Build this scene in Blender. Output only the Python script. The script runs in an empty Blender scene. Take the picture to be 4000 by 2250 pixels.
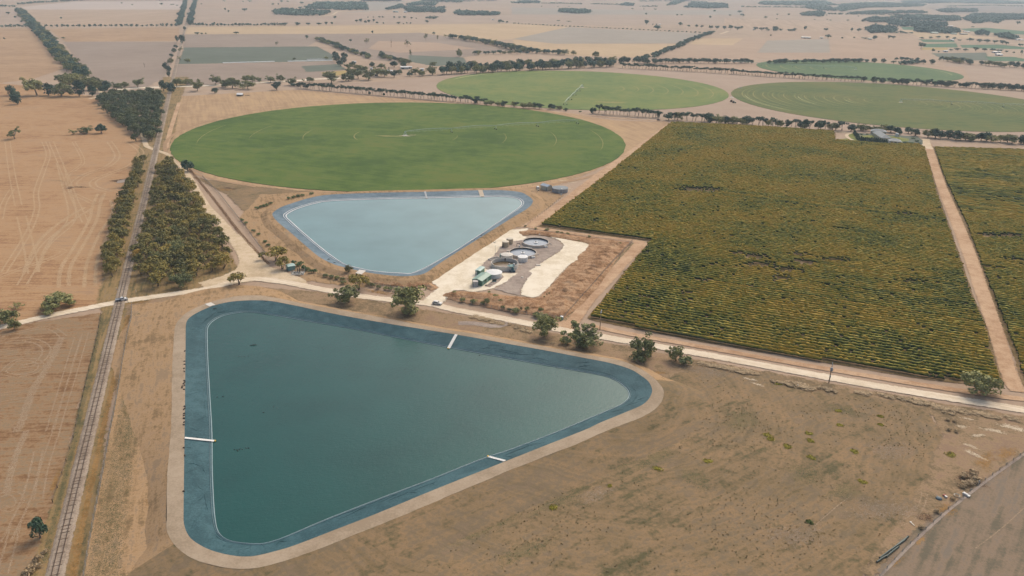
import bpy, bmesh, math, random
import numpy as np
from mathutils import Matrix, Vector
from mathutils.geometry import delaunay_2d_cdt

SC = bpy.context.scene
COL = SC.collection
R = math.radians
rng = np.random.default_rng(11)
random.seed(11)

# ------------------------------------------------------------------ camera
FPX, YH, ROLL, CAMH = 3000.0, -88.0, R(1.25), 150.0      # focal and horizon in px of a 4000x2250 frame
TH = math.atan((1125 - YH) / FPX)
_c, _s = math.cos(ROLL), math.sin(ROLL)
_F = Vector((0, math.cos(TH), -math.sin(TH))); _U = Vector((0, math.sin(TH), math.cos(TH))); _R = Vector((1, 0, 0))
cd = bpy.data.cameras.new('camera'); cam = bpy.data.objects.new('camera', cd); COL.objects.link(cam)
cd.sensor_width = 36.0; cd.lens = 36.0 * FPX / 4000.0; cd.clip_start = 1.0; cd.clip_end = 80000.0
_cr = _R * _c + _U * _s; _cu = _U * _c - _R * _s; _cb = -_F
M = Matrix.Identity(4)
for i, v in enumerate((_cr, _cu, _cb)):
    M[0][i], M[1][i], M[2][i] = v
M[2][3] = CAMH
cam.matrix_world = M
SC.camera = cam

# ------------------------------------------------------------------ sky, sun, exposure
SUN_EL, SUN_AZ = R(44), R(29)          # azimuth measured clockwise from the view direction (+y)
wd = bpy.data.worlds.new('World'); SC.world = wd; wd.use_nodes = True
nt = wd.node_tree; nt.nodes.clear()
sky = nt.nodes.new('ShaderNodeTexSky'); sky.sky_type = 'NISHITA'; sky.sun_disc = False
sky.sun_elevation = SUN_EL; sky.sun_rotation = SUN_AZ
sky.air_density = 1.0; sky.dust_density = 7.0; sky.ozone_density = 0.3; sky.altitude = 100
bg = nt.nodes.new('ShaderNodeBackground'); bg.inputs[1].default_value = 0.15
wo = nt.nodes.new('ShaderNodeOutputWorld')
nt.links.new(sky.outputs[0], bg.inputs[0]); nt.links.new(bg.outputs[0], wo.inputs[0])
sl = bpy.data.lights.new('sun', 'SUN'); sl.energy = 0.9; sl.angle = R(24); sl.color = (1.0, 0.92, 0.79)
so = bpy.data.objects.new('sun', sl); COL.objects.link(so)
so.rotation_euler = (R(90) - SUN_EL, 0, -SUN_AZ + math.pi)
so.rotation_euler = Vector((-math.sin(SUN_AZ) * math.cos(SUN_EL), -math.cos(SUN_AZ) * math.cos(SUN_EL), -math.sin(SUN_EL))).to_track_quat('-Z', 'Y').to_euler()
SC.view_settings.view_transform = 'Standard'; SC.view_settings.look = 'None'
SC.view_settings.gamma = 1.0; SC.view_settings.use_curve_mapping = False
SC.view_settings.exposure = 0.27
SC.render.engine = 'CYCLES'
SC.cycles.use_denoising = True
SC.cycles.max_bounces = 5; SC.cycles.diffuse_bounces = 2; SC.cycles.glossy_bounces = 2
SC.cycles.transparent_max_bounces = 12; SC.cycles.volume_bounces = 0
SC.cycles.caustics_reflective = False; SC.cycles.caustics_refractive = False

# ------------------------------------------------------------------ pixel -> place
def W(u, v, z=0.0):
    x, y = u - 2000.0, v - 1125.0
    d = _F + _cr * (x / FPX) - _cu * (y / FPX)
    t = (z - CAMH) / d.z
    return Vector((d.x * t, d.y * t, z))
def ppm(p):                                    # photo pixels per metre at a place
    return FPX / max(1.0, (Vector(p) - Vector((0, 0, CAMH))).dot(_F))
def hgt(p, hpx):                               # height in metres of an upright thing that is hpx tall at p
    d = Vector(p) - Vector((0, 0, CAMH)); cosd = math.hypot(d.x, d.y) / d.length
    return hpx / (ppm(p) * max(.3, cosd))
def T(off, k, *pts):                           # points read in an enlarged crop of the photo
    return [(off[0] + x / k, off[1] + y / k) for x, y in pts]
K1, K2 = 2.576, 2.542
def WP(px, z=0.0):
    return [W(u, v, z) for u, v in px]

# ------------------------------------------------------------------ colours and materials
ALB = 1.45
def C(r, g, b, k=1.0):                         # the photo's sRGB value -> base colour under this light
    f = lambda c: ((c / 255 + .055) / 1.055) ** 2.4 if c > 10.3 else c / 255 / 12.92
    return tuple(min(.9, f(c) / ALB * k) for c in (r, g, b)) + (1,)
MATS = {}
def new_mat(name):
    m = bpy.data.materials.new(name); m.use_nodes = True
    n = m.node_tree.nodes; n.clear()
    out = n.new('ShaderNodeOutputMaterial'); bs = n.new('ShaderNodeBsdfPrincipled')
    m.node_tree.links.new(bs.outputs[0], out.inputs[0])
    MATS[name] = m
    return m, m.node_tree, bs, out
def setp(bs, **kw):
    for k, v in kw.items():
        bs.inputs[k.replace('_', ' ')].default_value = v
def nd(t, typ, **kw):
    n = t.nodes.new(typ)
    for k, v in kw.items():
        setattr(n, k, v)
    return n
def math_(t, op, a, b=None):
    n = nd(t, 'ShaderNodeMath', operation=op)
    for i, x in enumerate((a, b)):
        if x is None: continue
        if isinstance(x, (int, float)): n.inputs[i].default_value = x
        else: t.links.new(x, n.inputs[i])
    return n.outputs[0]
def noise(t, vec, scale, detail=4, rough=.55):
    n = nd(t, 'ShaderNodeTexNoise'); n.inputs['Scale'].default_value = scale
    n.inputs['Detail'].default_value = detail; n.inputs['Roughness'].default_value = rough
    t.links.new(vec, n.inputs['Vector']); return n.outputs['Fac']
def ramp(t, fac, cols, lo=.43, hi=.57):
    r = nd(t, 'ShaderNodeValToRGB'); e = r.color_ramp.elements
    while len(e) < len(cols): e.new(.5)
    for i, c in enumerate(cols):
        e[i].position = lo + (hi - lo) * i / max(1, len(cols) - 1); e[i].color = c
    t.links.new(fac, r.inputs[0]); return r.outputs[0]
def pos(t, rot=0.0, sx=1.0, sy=1.0):
    g = nd(t, 'ShaderNodeNewGeometry')
    if rot == 0 and sx == 1 and sy == 1: return g.outputs['Position']
    r = nd(t, 'ShaderNodeVectorRotate', rotation_type='Z_AXIS'); r.inputs['Angle'].default_value = -rot
    t.links.new(g.outputs['Position'], r.inputs['Vector'])
    m = nd(t, 'ShaderNodeVectorMath', operation='MULTIPLY'); m.inputs[1].default_value = (sx, sy, 1)
    t.links.new(r.outputs[0], m.inputs[0]); return m.outputs[0]
def soil(name, cols, ls=60., ms=9., fs=1.1, wts=(.36, .3, .34), streak=None, soft=False, alpha=1.0, bump=.35, lo=.43, hi=.57, extra=None, cloud=False):
    m, t, bs, out = new_mat(name)
    p = pos(t)
    f = math_(t, 'ADD', math_(t, 'MULTIPLY', noise(t, p, 1 / ls), wts[0]), math_(t, 'MULTIPLY', noise(t, p, 1 / ms, 5), wts[1]))
    fine = noise(t, p, 1 / fs, 5, .68)
    f = math_(t, 'ADD', f, math_(t, 'MULTIPLY', fine, wts[2]))
    if streak:                                  # (angle, long, short, weight) drilled or mown lines
        for a, lg, sh, w in streak:
            s = noise(t, pos(t, a, 1 / lg, 1 / sh), 1.0, 3)
            f = math_(t, 'ADD', math_(t, 'MULTIPLY', f, 1 - w), math_(t, 'MULTIPLY', s, w))
    col = ramp(t, f, cols, lo, hi)
    if extra: col = extra(t, col)
    t.links.new(col, bs.inputs['Base Color'])
    setp(bs, Roughness=.95, Specular_IOR_Level=.08)
    if bump:
        b = nd(t, 'ShaderNodeBump'); b.inputs['Strength'].default_value = bump; b.inputs['Distance'].default_value = .25
        t.links.new(fine, b.inputs['Height']); t.links.new(b.outputs[0], bs.inputs['Normal'])
    if soft:
        at = nd(t, 'ShaderNodeAttribute', attribute_name='edge')
        if cloud: e = math_(t, 'ADD', math_(t, 'MULTIPLY', at.outputs['Fac'], .8), math_(t, 'MULTIPLY', math_(t, 'SUBTRACT', noise(t, p, 1 / 1.6, 6, .72), .5), 2.4))
        else: e = math_(t, 'ADD', math_(t, 'MULTIPLY', at.outputs['Fac'], 1.5), math_(t, 'MULTIPLY', math_(t, 'SUBTRACT', noise(t, p, 1 / 2.2, 4, .65), .62), 1.7))
        mr = nd(t, 'ShaderNodeMapRange', interpolation_type='SMOOTHSTEP')
        mr.inputs['From Min'].default_value = .12 if cloud else .0; mr.inputs['From Max'].default_value = .9 if cloud else .55; mr.inputs['To Max'].default_value = alpha
        t.links.new(e, mr.inputs['Value'])
        sn = nd(t, 'ShaderNodeVectorMath', operation='SNAP'); sn.inputs[1].default_value = (.18, .18, .18); t.links.new(p, sn.inputs[0])
        wn = nd(t, 'ShaderNodeTexWhiteNoise', noise_dimensions='2D'); t.links.new(sn.outputs[0], wn.inputs['Vector'])
        t.links.new(math_(t, 'GREATER_THAN', mr.outputs[0], wn.outputs['Value']), bs.inputs['Alpha'])
    return m
def plain(name, col, rough=.7, metal=0., spec=.3, var=.12, ns=1.5):
    m, t, bs, out = new_mat(name)
    n = noise(t, pos(t), ns, 4)
    a = tuple(c * (1 - var) for c in col[:3]) + (1,); b = tuple(min(1, c * (1 + var)) for c in col[:3]) + (1,)
    t.links.new(ramp(t, n, [a, b], .3, .7), bs.inputs['Base Color'])
    setp(bs, Roughness=rough, Metallic=metal, Specular_IOR_Level=spec)
    return m
def leafmat(name, cols, ns=.35, rough=.75, wi=.5, wo_=.3, wn=.2, transl=0.0):
    m, t, bs, out = new_mat(name)
    g = nd(t, 'ShaderNodeNewGeometry'); oi = nd(t, 'ShaderNodeObjectInfo')
    f = math_(t, 'ADD', math_(t, 'MULTIPLY', g.outputs['Random Per Island'], wi), math_(t, 'MULTIPLY', oi.outputs['Random'], wo_))
    f = math_(t, 'ADD', f, math_(t, 'MULTIPLY', noise(t, g.outputs['Position'], ns), wn))
    t.links.new(ramp(t, f, cols, .1, .9), bs.inputs['Base Color'])
    setp(bs, Roughness=rough, Specular_IOR_Level=.25)
    return m

# ------------------------------------------------------------------ mesh helpers
def tag(o, label=None, cat=None, group=None, kind=None):
    for k, v in (('label', label), ('category', cat), ('group', group), ('kind', kind)):
        if v: o[k] = v
    return o
def mesh(name, verts, faces, mat, smooth=False):
    me = bpy.data.meshes.new(name)
    me.from_pydata([tuple(v) for v in verts], [], faces)
    if mat: me.materials.append(mat)
    if smooth:
        me.polygons.foreach_set('use_smooth', [True] * len(me.polygons))
    me.update()
    return me
def quads_mesh(name, V, mat):                   # V: (n,4,3) separate quads, fast
    n = len(V); me = bpy.data.meshes.new(name)
    me.vertices.add(n * 4); me.vertices.foreach_set('co', V.reshape(-1).astype(np.float32))
    me.loops.add(n * 4); me.loops.foreach_set('vertex_index', np.arange(n * 4, dtype=np.int32))
    me.polygons.add(n); me.polygons.foreach_set('loop_start', np.arange(0, n * 4, 4, dtype=np.int32))
    me.materials.append(mat); me.update(calc_edges=True)
    return me
def obj(name, data, parent=None, loc=None, rz=0.0, scale=None):
    o = bpy.data.objects.new(name, data); COL.objects.link(o)
    if parent is not None: o.parent = parent
    if loc is not None: o.location = loc
    if rz: o.rotation_euler = (0, 0, rz)
    if scale is not None: o.scale = scale
    return o
def thing(name, label, cat, loc=(0, 0, 0), rz=0.0, group=None, scale=None):
    o = obj(name, None, None, loc, rz, scale); o.empty_display_size = .5
    return tag(o, label, cat, group)
def struct(name, verts, faces, mat, edge=None, smooth=False, label=None):
    me = mesh(name, verts, faces, mat, smooth)
    if edge is not None:
        a = me.attributes.new('edge', 'FLOAT', 'POINT'); a.data.foreach_set('value', np.asarray(edge, np.float32))
    o = obj(name, me); tag(o, label, None, None, 'structure'); return o
class MB:                                       # collects simple solids into one mesh
    def __init__(s): s.v = []; s.f = []
    def add(s, vs, fs):
        n = len(s.v); s.v += [tuple(v) for v in vs]; s.f += [tuple(i + n for i in f) for f in fs]; return s
    def box(s, c, d, rz=0.0, taper=1.0):
        x, y, z = d[0] / 2, d[1] / 2, d[2] / 2; ca, sa = math.cos(rz), math.sin(rz); vs = []
        for k in (-1, 1):
            q = taper if k > 0 else 1
            for i, j in ((-1, -1), (1, -1), (1, 1), (-1, 1)):
                a, b = i * x * q, j * y * q
                vs.append((c[0] + a * ca - b * sa, c[1] + a * sa + b * ca, c[2] + k * z))
        return s.add(vs, [(3, 2, 1, 0), (4, 5, 6, 7), (0, 1, 5, 4), (1, 2, 6, 5), (2, 3, 7, 6), (3, 0, 4, 7)])
    def tube(s, pts, rad, n=6, cap=True):
        pts = [Vector(p) for p in pts]; rads = rad if isinstance(rad, (list, tuple)) else [rad] * len(pts); vs = []
        for i, p in enumerate(pts):
            d = (pts[min(i + 1, len(pts) - 1)] - pts[max(i - 1, 0)]).normalized()
            a = d.cross(Vector((0, 0, 1)) if abs(d.z) < .9 else Vector((1, 0, 0))).normalized(); b = d.cross(a)
            for k in range(n):
                t = 2 * math.pi * k / n; vs.append(p + (a * math.cos(t) + b * math.sin(t)) * rads[i])
        fs = [(i * n + k, i * n + (k + 1) % n, (i + 1) * n + (k + 1) % n, (i + 1) * n + k) for i in range(len(pts) - 1) for k in range(n)]
        if cap: fs += [tuple(range(n))[::-1], tuple((len(pts) - 1) * n + k for k in range(n))]
        return s.add(vs, fs)
    def lathe(s, prof, n=32, c=(0, 0, 0)):
        vs = [(c[0] + r * math.cos(2 * math.pi * k / n), c[1] + r * math.sin(2 * math.pi * k / n), c[2] + z) for r, z in prof for k in range(n)]
        fs = [(i * n + k, i * n + (k + 1) % n, (i + 1) * n + (k + 1) % n, (i + 1) * n + k) for i in range(len(prof) - 1) for k in range(n)]
        return s.add(vs, fs)
    def disc(s, r, z, n=32, c=(0, 0)):
        return s.add([(c[0] + r * math.cos(2 * math.pi * k / n), c[1] + r * math.sin(2 * math.pi * k / n), z) for k in range(n)], [tuple(range(n))])
    def prism(s, prof, w, axis_w=None):         # side outline (x,z[,half width scale]) drawn across width w
        n = len(prof); vs = []
        for sg in (-1, 1):
            for q in prof:
                vs.append((q[0], sg * w / 2 * (q[2] if len(q) > 2 else 1), q[1]))
        fs = [tuple(range(n)), tuple(range(2 * n - 1, n - 1, -1))] + [(k, k + n, (k + 1) % n + n, (k + 1) % n) for k in range(n)]
        return s.add(vs, fs)
    def build(s, name, mat, parent=None, loc=None, smooth=False, rz=0.0):
        return obj(name, mesh(name, s.v, s.f, mat, smooth), parent, loc, rz)
def part(name, mat, parent, fn, smooth=False):
    m = MB(); fn(m); return m.build(name, mat, parent, smooth=smooth)

def smooth_loop(pts, n, closed=True):           # Catmull-Rom, resampled to even spacing
    P = [Vector(p) for p in pts]; N = len(P); out = []
    seg = N if closed else N - 1
    for i in range(seg):
        g = (lambda k: P[k % N]) if closed else (lambda k: P[min(max(k, 0), N - 1)])
        a, b, c, d = g(i - 1), g(i), g(i + 1), g(i + 2)
        for k in range(12):
            t = k / 12
            out.append(.5 * ((2 * b) + (c - a) * t + (2 * a - 5 * b + 4 * c - d) * t * t + (3 * b - a - 3 * c + d) * t ** 3))
    if not closed: out.append(P[-1])
    A = np.array(out)
    if closed: A = np.vstack([A, A[:1]])
    L = np.r_[0, np.cumsum(np.linalg.norm(np.diff(A, axis=0), axis=1))]
    s = np.linspace(0, L[-1], n + 1)[:-1] if closed else np.linspace(0, L[-1], n)
    return np.stack([np.interp(s, L, A[:, k]) for k in range(3)], 1)
def resample(pts, step, closed=True):
    A = np.array([tuple(p) for p in pts])
    if closed: A = np.vstack([A, A[:1]])
    L = np.r_[0, np.cumsum(np.linalg.norm(np.diff(A, axis=0), axis=1))]
    n = max(4, int(L[-1] / step)); s = np.linspace(0, L[-1], n + 1)[:-1] if closed else np.linspace(0, L[-1], n + 1)
    return np.stack([np.interp(s, L, A[:, k]) for k in range(A.shape[1])], 1)
def area2(A): return .5 * np.sum(A[:, 0] * np.roll(A[:, 1], -1) - np.roll(A[:, 0], -1) * A[:, 1])
def offset(A, d):                               # inward for d > 0 (A counter-clockwise)
    t = np.roll(A, -1, 0) - np.roll(A, 1, 0); t = t[:, :2] / (np.linalg.norm(t[:, :2], axis=1, keepdims=True) + 1e-9)
    B = A.copy(); dd = np.broadcast_to(d, (len(A),))
    B[:, 0] -= t[:, 1] * dd; B[:, 1] += t[:, 0] * dd
    return B
LAYER = [0]
def patch(name, px, mat, z, feather=0., jit=0., step=None, world=False, smooth=False, label=None):
    LAYER[0] += 1; z += LAYER[0] * 3e-4
    P = [Vector((p[0], p[1], z)) for p in px] if world else WP(px, 0.0)
    A = smooth_loop(P, max(24, 6 * len(P))) if smooth else np.array([tuple(p) for p in P])
    if feather or jit:
        per = np.sum(np.linalg.norm(np.roll(A, -1, 0) - A, axis=1))
        A = resample(A, step or max(per / 260, feather * .6, 1.0))
    A[:, 2] = z
    if area2(A) < 0: A = A[::-1].copy()
    if jit: A[:, :2] += rng.normal(0, jit, (len(A), 2))
    n = len(A)
    O = offset(A, -feather * .5) if feather else A
    vv = [Vector((a[0], a[1])) for a in O]; ee = [(k, (k + 1) % n) for k in range(n)]; ev = [0.0 if feather else 1.0] * n
    if feather:
        I = offset(A, feather * .5)
        vv += [Vector((a[0], a[1])) for a in I]; ee += [(n + k, n + (k + 1) % n) for k in range(n)]; ev += [1.0] * n
    c0 = Vector((float(A[:, 0].mean()), float(A[:, 1].mean())))          # solved about its own middle, for precision
    ov, oe, of, oiv, _, _ = delaunay_2d_cdt([q - c0 for q in vv], ee, [], 1, 1e-4)
    E = [max([ev[i] for i in src if i < len(ev)], default=.5) if feather else 1.0 for src in oiv]
    return struct(name, [(q[0] + c0[0], q[1] + c0[1], z) for q in ov], [tuple(f) for f in of], mat, E, label=label)
def strip_geo(A, width, z, prof=((-1, 0), (-.45, 1), (.45, 1), (1, 0))):
    t = np.gradient(A[:, :2], axis=0); t /= np.linalg.norm(t, axis=1, keepdims=True) + 1e-9
    nrm = np.c_[-t[:, 1], t[:, 0]]; w = np.broadcast_to(width, (len(A),))[:, None] / 2
    V, E = [], []; k = len(prof)
    for i in range(len(A)):
        for q, e in prof:
            V.append((A[i, 0] + nrm[i, 0] * w[i, 0] * q, A[i, 1] + nrm[i, 1] * w[i, 0] * q, z)); E.append(e)
    F = [(i * k + j, i * k + j + 1, (i + 1) * k + j + 1, (i + 1) * k + j) for i in range(len(A) - 1) for j in range(k - 1)]
    return V, F, E
def ribbon(name, px, width, mat, z, curve=True, step=4., label=None, soft=True):
    LAYER[0] += 1; z += LAYER[0] * 3e-4
    P = WP(px)
    if curve and len(P) > 2:
        L = sum((P[i + 1] - P[i]).length for i in range(len(P) - 1)); A = smooth_loop(P, max(8, int(L / step)), False)
    else: A = resample(P, step, False)
    if isinstance(width, (tuple, list)): width = np.interp(np.linspace(0, 1, len(A)), np.linspace(0, 1, len(width)), width)
    V, F, E = strip_geo(A, width, z)
    if not soft: E = [1] * len(V)
    return struct(name, V, F, mat, E, label=label)
def inside(p, A):
    x, y = p; r = False; j = len(A) - 1
    for i in range(len(A)):
        if (A[i][1] > y) != (A[j][1] > y) and x < (A[j][0] - A[i][0]) * (y - A[i][1]) / (A[j][1] - A[i][1]) + A[i][0]: r = not r
        j = i
    return r

# ------------------------------------------------------------------ materials
def ang(a, b):
    p, q = W(*a), W(*b); return math.atan2(q.y - p.y, q.x - p.x)
A_ROW = ang((2330, 1250), (3640, 1485)); A_RAIL = ang((291, 1916), (600, 622)); A_SE = ang((1472, 2006), (2118, 1745))
G = {}
G['base'] = soil('dry_land', [C(168, 146, 126), C(184, 160, 136), C(194, 170, 146), C(178, 160, 142)], 420, 40, 3, lo=.38, hi=.62)
G['stubble'] = soil('stubble_gold', [C(164, 126, 92), C(186, 148, 108), C(196, 160, 120), C(178, 146, 114)], 45, 8, 1.2, streak=[(R(2), 30, 1.3, .3)], soft=True)
G['red'] = soil('red_brown_soil', [C(136, 104, 74), C(156, 122, 88), C(170, 140, 106), C(152, 134, 108), C(164, 130, 94)], 24, 5, 1.0, streak=[(R(8), 26, 1.6, .3)], soft=True)
G['rail_grass'] = soil('corridor_grass', [C(112, 104, 74), C(146, 126, 86), C(168, 140, 96), C(152, 132, 102)], 16, 3.5, .8, streak=[(A_RAIL, 18, 1.4, .3)], soft=True)
G['bank'] = soil('bank_dry_grass', [C(144, 120, 88), C(176, 146, 108), C(190, 158, 120), C(166, 142, 112)], 26, 4, .8, streak=[(A_RAIL, 14, 1.6, .25)], soft=True)
def curved(t, col):
    g = nd(t, 'ShaderNodeNewGeometry'); d = nd(t, 'ShaderNodeVectorMath', operation='DISTANCE'); cc = W(2330, 1540); d.inputs[1].default_value = (cc.x, cc.y, -.1); t.links.new(g.outputs['Position'], d.inputs[0])
    wob = math_(t, 'ADD', d.outputs['Value'], math_(t, 'MULTIPLY', noise(t, g.outputs['Position'], 1 / 25., 2), 14.)); cv = nd(t, 'ShaderNodeCombineXYZ'); t.links.new(wob, cv.inputs[0])
    n = noise(t, cv.outputs[0], .45, 4, .65); big = noise(t, g.outputs['Position'], 1 / 18., 4, .6)
    mx = nd(t, 'ShaderNodeMix', data_type='RGBA', blend_type='MULTIPLY'); mx.inputs[0].default_value = 1.0
    t.links.new(col, mx.inputs[6]); t.links.new(ramp(t, math_(t, 'ADD', math_(t, 'MULTIPLY', n, .55), math_(t, 'MULTIPLY', big, .45)), [(.74, .78, .72, 1), (.96, .97, .95, 1), (1.16, 1.12, 1.06, 1)], .38, .62), mx.inputs[7]); return mx.outputs[2]
G['se'] = soil('grazed_pasture', [C(106, 100, 72), C(132, 116, 88), C(160, 134, 102), C(138, 122, 98), C(150, 128, 104)], 26, 5, 1.3, streak=[(A_SE, 36, 1.7, .2)], soft=True, lo=.4, hi=.6, extra=curved)
G['se_far'] = soil('pasture_corner', [C(120, 112, 94), C(138, 124, 104), C(156, 136, 114), C(140, 128, 112)], 22, 6, .9, streak=[(A_SE + .25, 30, 2.2, .35)], soft=True)
G['verge'] = soil('roadside_verge', [C(126, 110, 84), C(152, 130, 100), C(172, 146, 114), C(158, 132, 108)], 24, 4, .8, soft=True)
G['scrub'] = soil('brown_scrub_bank', [C(126, 96, 68), C(164, 126, 92), C(190, 154, 118), C(206, 172, 136)], 9, 2.6, .8, soft=True, bump=.8, lo=.4, hi=.6)
G['road'] = soil('limestone_road', [C(218, 200, 172, 1.1), C(230, 214, 188, 1.12), C(238, 224, 200, 1.12)], 30, 4, .9, streak=[(A_ROW, 40, .9, .35)], soft=True, bump=.15)
G['road2'] = soil('limestone_track', [C(208, 186, 152), C(224, 203, 170), C(234, 214, 184)], 30, 4, .9, soft=True, bump=.15)
G['pad'] = soil('limestone_pad', [C(228, 214, 186, 1.1), C(240, 228, 204, 1.12), C(246, 236, 214, 1.12)], 24, 6, 1.2, soft=True, bump=.1)
G['gravel'] = soil('grey_gravel', [C(158, 144, 132), C(178, 163, 150), C(192, 178, 162)], 14, 3, .7, soft=True, bump=.2)
G['crest'] = soil('crest_gravel', [C(168, 150, 126), C(182, 164, 140), C(192, 174, 150)], 40, 5, .7, soft=False, bump=.2)
G['dirt'] = soil('pink_dirt_track', [C(186, 150, 116), C(206, 172, 138), C(216, 184, 150)], 26, 4, .9, soft=True, bump=.2)
G['vinefloor'] = soil('vineyard_floor', [C(104, 90, 56), C(132, 110, 74), C(160, 134, 102)], 30, 5, 1, bump=.2, soft=True)  # grassy green-brown, its colour also darkened for the shade between rows
G['ballast'] = soil('pale_ballast', [C(150, 134, 116), C(172, 156, 138), C(184, 170, 152)], 20, 2, .5, soft=True, bump=.4)
G['track'] = soil('straw_wheel_mark', [C(200, 172, 134), C(212, 186, 150)], 20, 4, .8, soft=True, alpha=.55, bump=0)
G['track_pale'] = soil('pale_wheel_mark', [C(172, 148, 120), C(182, 160, 132)], 20, 4, .8, soft=True, alpha=.6, bump=0)
G['track_dark'] = soil('dark_furrow', [C(116, 86, 58), C(138, 106, 76)], 20, 4, .8, soft=True, alpha=.6, bump=0)
G['orange'] = soil('orange_dry_grass', [C(148, 114, 68), C(170, 132, 80), C(184, 146, 94)], 8, 2, .7, soft=True, cloud=True, alpha=0.75)
G['olive'] = soil('olive_grass', [C(98, 98, 70), C(118, 112, 78), C(138, 126, 90)], 8, 2, .7, soft=True, cloud=True, alpha=0.6)
G['olive_thin'] = soil('thin_olive_grass', [C(110, 104, 72), C(130, 118, 84)], 8, 2, .7, soft=True, cloud=True, alpha=.4)
G['chalk'] = soil('chalk_scrape', [C(206, 188, 160), C(228, 212, 184)], 8, 2, .8, soft=True, bump=.2, cloud=True, alpha=0.95)
G['burn'] = soil('scorched_ground', [C(78, 62, 50), C(110, 86, 66), C(138, 108, 82)], 8, 2, .7, soft=True, cloud=True, alpha=0.8)
G['c_pale'] = soil('bleached_grass', [C(150, 134, 114), C(168, 150, 128)], 8, 2, .8, soft=True, cloud=True, alpha=.5)
G['lawn'] = soil('garden_lawn', [C(112, 124, 62), C(134, 140, 72), C(154, 154, 84)], 12, 3, 1, soft=True)
def far(name, c, st=None, k=10, lo=.36):
    cs = [C(*[x - k for x in c]), C(*c), C(*[min(255, x + k) for x in c])]
    return soil(name, cs, 160, 30, 4, streak=st, soft=True, bump=0, lo=lo, hi=1 - lo)
G['f_pale'] = far('pale_paddock', (206, 188, 174)); G['f_tan'] = far('tan_paddock', (188, 162, 138)); G['f_tan_lines'] = far('tan_paddock_lines', (190, 164, 138), [(R(78), 260, 14, .6)], 16)
G['f_grey'] = far('grey_paddock', (164, 147, 132)); G['f_gold'] = far('gold_paddock', (204, 178, 142)); G['f_slate'] = far('slate_paddock', (112, 120, 106))
G['f_green'] = far('green_crop', (86, 122, 92)); G['f_silver'] = far('silver_paddock', (172, 162, 148)); G['f_pink'] = far('pink_paddock', (184, 162, 142)); G['f_yellow'] = far('yellow_paddock', (190, 166, 106))
G['f_brown'] = soil('brown_paddock', [C(168, 138, 108), C(186, 154, 120), C(196, 164, 130)], 90, 16, 2, streak=[(R(0), 60, 2.4, .3)], soft=True)
G['f_gold2'] = soil('golden_stubble', [C(176, 146, 112), C(192, 162, 126), C(204, 172, 130)], 90, 14, 2, streak=[(A_RAIL, 60, 3, .3)], soft=True)

def crop(name, center, cols, ring=0.0, fine=1.2):
    def extra(t, col):
        g = nd(t, 'ShaderNodeNewGeometry'); d = nd(t, 'ShaderNodeVectorMath', operation='DISTANCE')
        d.inputs[1].default_value = (center[0], center[1], .12); t.links.new(g.outputs['Position'], d.inputs[0])
        cv = nd(t, 'ShaderNodeCombineXYZ'); t.links.new(d.outputs['Value'], cv.inputs[0])
        n = noise(t, cv.outputs[0], .28, 3, .6)
        mx = nd(t, 'ShaderNodeMix', data_type='RGBA')
        mr = nd(t, 'ShaderNodeMapRange'); mr.inputs['From Min'].default_value = .5; mr.inputs['From Max'].default_value = .72; mr.inputs['To Max'].default_value = ring
        t.links.new(n, mr.inputs['Value']); t.links.new(mr.outputs[0], mx.inputs[0])
        t.links.new(col, mx.inputs[6]); mx.inputs[7].default_value = C(158, 160, 104); return mx.outputs[2]
    return soil(name, cols, 90, 14, fine, wts=(.4, .3, .3), streak=[(A_ROW, 50, 3, .15)], extra=extra, bump=.4)

# ------------------------------------------------------------------ the ground
struct('ground', [(-30000, -3000, -.3), (30000, -3000, -.3), (30000, 42000, -.3), (-30000, 42000, -.3)], [(0, 1, 2, 3)], G['base'], [1] * 4)
# far paddocks: photo outline -> ground
def field(px, m, z=-.25, fe=8, name='paddock'): return patch(name, px, G[m], z, feather=fe, jit=fe * .12)
field([(83, 27), (291, 6), (718, 4), (699, 37), (110, 37)], 'f_pale'); field([(95, 38), (700, 38), (690, 100), (175, 100)], 'f_tan_lines')
field([(190, 112), (700, 106), (690, 160), (258, 162)], 'f_brown'); field([(250, 163), (690, 163), (640, 300), (570, 340), (382, 344)], 'f_grey', -.24)
field([(-60, 112), (128, 110), (262, 262), (120, 310), (-60, 330)], 'f_brown'); field([(-60, 30), (60, 32), (118, 98), (-60, 105)], 'f_pink')
field([(735, 106), (1300, 100), (1540, 97), (1640, 126), (1500, 130), (725, 133)], 'f_gold'); field([(725, 134), (1500, 131), (1640, 128), (1760, 146), (1870, 172), (1980, 196), (1700, 240), (1460, 236), (1236, 160), (1200, 180), (720, 184)], 'f_grey', -.24)
field([(1480, 160), (1700, 166), (1860, 190), (1560, 205), (1440, 190)], 'f_tan', -.23)
field([(722, 185), (1236, 181), (1300, 215), (1296, 238), (700, 250)], 'f_slate', -.23); field([(696, 252), (1296, 241), (1340, 270), (1280, 300), (1000, 318), (672, 336)], 'f_grey', -.22)
field([(1180, 258), (1320, 250), (1350, 270), (1200, 280)], 'f_slate', -.215); field([(1260, 282), (1350, 276), (1350, 292), (1270, 296)], 'f_yellow', -.215)
field([(1540, 96), (2000, 93), (2225, 105), (2000, 152), (1900, 160), (1760, 142), (1650, 128)], 'f_gold', -.22); field([(2220, 106), (2757, 131), (2655, 168), (2170, 170), (2005, 152)], 'f_silver', -.22)
field([(2005, 154), (2165, 171), (2650, 172), (2520, 224), (2230, 216), (2010, 180)], 'f_gold', -.23); field([(2755, 142), (3000, 150), (3582, 157), (3632, 226), (3000, 230), (2563, 222), (2665, 178)], 'f_tan', -.23)
field([(2720, 150), (2900, 150), (2860, 176), (2690, 172)], 'f_gold', -.22); field([(3000, 158), (3235, 152), (3240, 205), (2960, 205)], 'f_silver', -.22)
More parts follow.
